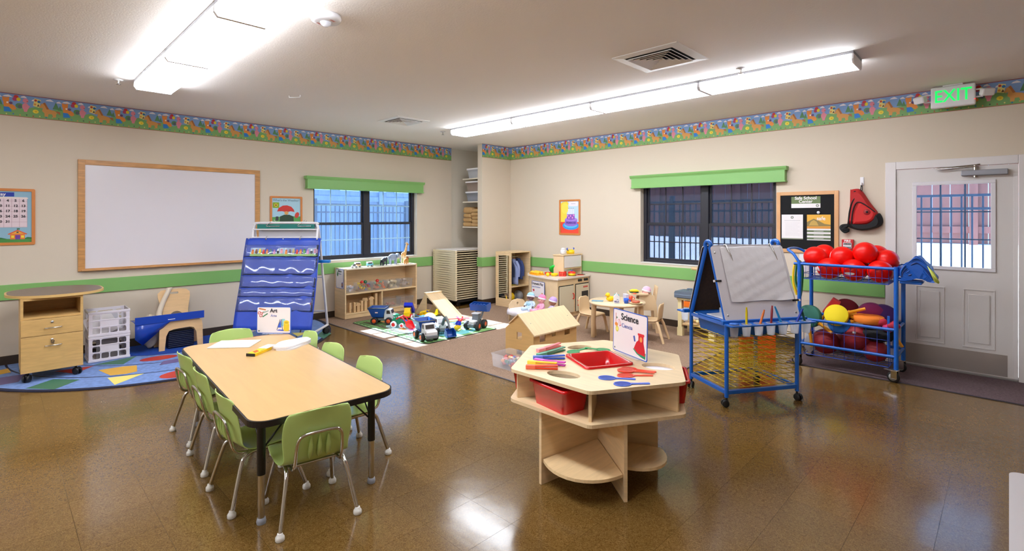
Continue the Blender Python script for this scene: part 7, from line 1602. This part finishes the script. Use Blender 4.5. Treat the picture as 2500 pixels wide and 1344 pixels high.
def n3(p, w, h, q):
    p.rect((232, 176, 60), -w / 2, .135, w / 2, h); p.rect((222, 150, 60), -w / 2, .135, w / 2, .16); p.poly((142, 122, 70), [(-w / 2, .17), (-w / 2, .21), (-.05, .25), (0, .225), (.06, .19), (w / 2, .18), (w / 2, .165), (-w / 2, .16)]); p.poly((196, 160, 80), [(-.1, .17), (-.08, .215), (-.05, .235), (-.02, .215), (0, .17)])
    for k in range(3): p.rect((104, 118, 84), -w / 2, .094 - k * .042, w / 2, .116 - k * .042); p.line((210, 212, 200), [(-.05, .105 - k * .042), (.05, .105 - k * .042)], .006)
    text(q, 'safe', .058, whitep, T(.025, h - .045, .0018), bold=.001)
pinned('safe_poster', 'yellow and green safe poster pinned at the right of the bulletin board', -1.688, -1.448, 1.264, 1.56, n3)
t = thing('push_pin', 'pearly round push pin above the safe poster', 'push pin', (-1.568, YR - .012, 1.585)); obj('pin_head', MB().ball((0, -.008, 0), (.017, .01, .017), 14, 10), mat('pearl', (206, 214, 224), .25, coat=.4), t); obj('pin_shaft', MB().cyl((0, -.004, 0), (0, .0035, 0), .003, seg=8), chrome, t)
o = obj('white_notice', MB().box(-.15, .15, 0, .2, 0.0005, .0015), whitep, None, MR(-1.62, .90)); tag(o, 'plain white paper on the wall right under the bulletin board', 'notice')
# birthday poster
W, H = .435, .585
t = framed('birthday_poster', 'birthday cake poster in an orange frame on the right wall', 'poster', W, H, MR(-5.187, 1.24), orf, flat((190, 220, 240)), .03)
p = Print(); p.z = .0042
p.rect((236, 74, 50), -.19, .03, .19, .215); p.poly((246, 214, 70), [(-.19, .215), (-.19, .52), (-.15, .545), (-.05, .555), (-.02, .52), (-.06, .44), (-.06, .215)]); p.ell((250, 224, 90), -.1, .44, .075, .09)
p.rrect((240, 232, 244), -.02, .475, .17, .55, .02); p.line((190, 180, 200), [(.03, .515), (.12, .515)], .008)
p.ell((50, 150, 220), .02, .155, .17, .07); p.ell((90, 190, 240), .02, .165, .14, .05); p.poly((150, 110, 206), [(-.1, .17), (-.1, .255), (.155, .265), (.155, .17), (.08, .145), (-.03, .145)]); p.ell((170, 130, 220), .028, .26, .127, .03)
p.poly((144, 92, 190), [(-.06, .26), (-.055, .34), (.105, .345), (.105, .26), (.03, .245)])
for x, y in ((-.04, .32), (.02, .315), (.085, .325), (-.015, .285), (.06, .285)): p.ell((250, 150, 214), x, y, .013, .014)
for k in range(4): p.rect((240, 232, 244), -.035 + k * .035, .345, -.015 + k * .035, .43); p.ell((110, 110, 130), -.025 + k * .035, .442, .005, .009)
p.done('printed_picture', t); text(t, 'PRIMROSE', .045, flat((96, 60, 150)), T(.028, .2, .0062), bold=.002)
# backpack on its hook
t = thing('wall_hook', 'white plastic adhesive wall hook above the red backpack', 'hook', (-1.15, YR - .0005, 1.9)); obj('hook_plate', MB().box(-.018, .018, -.008, 0, -.02, .07, .004), white, t); obj('hook_arm', MB().tube(smooth([(0, -.008, .0), (0, -.018, -.02), (0, -.035, -.015), (0, -.038, .008)], 4), .007, 8), white, t)
t = thing('sling_backpack', 'red and black sling backpack hanging from the white wall hook', 'backpack'); t.matrix_basis = MR(-1.15, 1.35, YR - .002)
def loft(out, d, m, nm, z0=0, par=None, rnd=.35):
    c = V((sum(q[0] for q in out) / len(out), sum(q[1] for q in out) / len(out))); g = MB(); rows = []
    for k, s in ((0, 1), (.35, 1.0), (.75, .93), (1, .75)): rows.append([(c.x + (q[0] - c.x) * s, c.y + (q[1] - c.y) * s, z0 + d * k) for q in out] + [(c.x + (out[0][0] - c.x) * s, c.y + (out[0][1] - c.y) * s, z0 + d * k)])
    g.sheet(rows); n = len(out); L = len(g.b.verts); g._f(rows[-1][:-1], [tuple(range(n))]); g._f(rows[0][:-1], [tuple(range(n))]); return obj(nm, g, m, par or t)
redc = mat('red_nylon', (182, 28, 30), .7, bump=(240, .3)); blkc = mat('black_nylon', (18, 17, 20), .75, bump=(200, .3))
sm2 = lambda L: [(q.x, q.y) for q in smooth([(a, b_, 0) for a, b_ in L + [L[0]]], 3)[:-1]]
loft(sm2([(-.135, .10), (-.11, .28), (-.105, .47), (-.095, .485), (-.03, .492), (.01, .455), (.08, .33), (.15, .215), (.13, .13), (.06, .085), (-.04, .075)]), .085, redc, 'main_pocket')
loft(sm2([(-.14, .105), (-.04, .098), (.06, .105), (.13, .16), (.155, .225), (.185, .17), (.18, .105), (.12, .06), (.0, .035), (-.1, .06)]), .092, blkc, 'black_base')
fp = loft(sm2([(-.07, .1), (-.055, .24), (-.02, .335), (.02, .335), (.085, .285), (.135, .235), (.125, .165), (.06, .115)]), .03, mat('red_nylon_front', (200, 34, 32), .7, bump=(240, .3)), 'front_pocket', .068)
g = MB(); g.tube(smooth([(-.085, .1, .09), (-.07, .24, .098), (-.04, .33, .098), (0, .34, .098), (.06, .3, .098), (.13, .235, .09)], 5), .006, 6); obj('pocket_zip', g, blkc, fp)
obj('main_zip', MB().tube(smooth([(-.115, .1, .08), (-.1, .25, .086), (-.07, .36, .084), (-.01, .45, .06)], 5), .007, 6), blkc, t); obj('emblem', MB().lathe([(.0001, 0), (.032, 0), (.03, .003), (.0001, .004)], (.06, .235, .098), 18), mat('emblem_dark_red', (150, 26, 28), .6), t); obj('emblem_dot', MB().lathe([(.012, .003), (.01, .007), (.0001, .008)], (.06, .235, .098), 12), blkc, t)
obj('grommet', MB().lathe([(.014, 0), (.012, .005), (.0001, .006)], (-.055, .455, .07), 12), blkc, t); obj('loop', MB().tube(smooth([(-.01, .46, .05), (-.005, .5, .035), (0, .535, .03), (.008, .5, .035), (.005, .46, .05)], 4), .004, 6), blkc, t)
g = MB(); g.tube(smooth([(-.12, .09, .04), (-.17, .085, .05), (-.185, .06, .06), (-.15, .02, .06), (-.12, .04, .05), (-.165, .05, .07), (-.13, .085, .05)], 5), .018, 8); obj('strap_bundle', g, blkc, t)
t = thing('fire_alarm_pull', 'red and white FIRE pull station on the wall behind the balls', 'fire alarm'); t.matrix_basis = MR(-1.28, 1.17)
obj('alarm_body', MB().box(-.055, .055, 0, .115, .0005, .04, .005), mat('alarm_red', (196, 30, 34), .35), t); obj('pull_bar', MB().box(-.04, .04, .015, .078, .04, .05, .003), white, t)
text(t, 'FIRE', .034, whitep, T(0, .096, .0406), bold=.001); p = Print(); p.z = .0504; p.rect((40, 38, 40), -.036, .054, .036, .074); p.rect((40, 38, 40), -.036, .02, .036, .03); p.rect((90, 88, 90), -.036, .036, .036, .04); p.done('printed_label', t); text(t, 'PULL DOWN', .013, whitep, T(0, .064, .051))
# ================================================================== COUNTER AT THE RIGHT EDGE
t = thing('white_table', 'white table corner at the lower right edge of the picture', 'table', (0, 0, 0))
obj('tabletop', MB().prism(rr(.0, 1.28, 1.5, 2.18, .03, 6), .72, .75), mat('white_laminate', (214, 208, 210), .35), t)
for x, y in ((.95, 1.4), (1.4, 1.4), (.95, 2.08), (1.4, 2.08)): obj('leg', MB().cyl((x, y, .0005), (x, y, .72), .02, seg=12), steel, t)
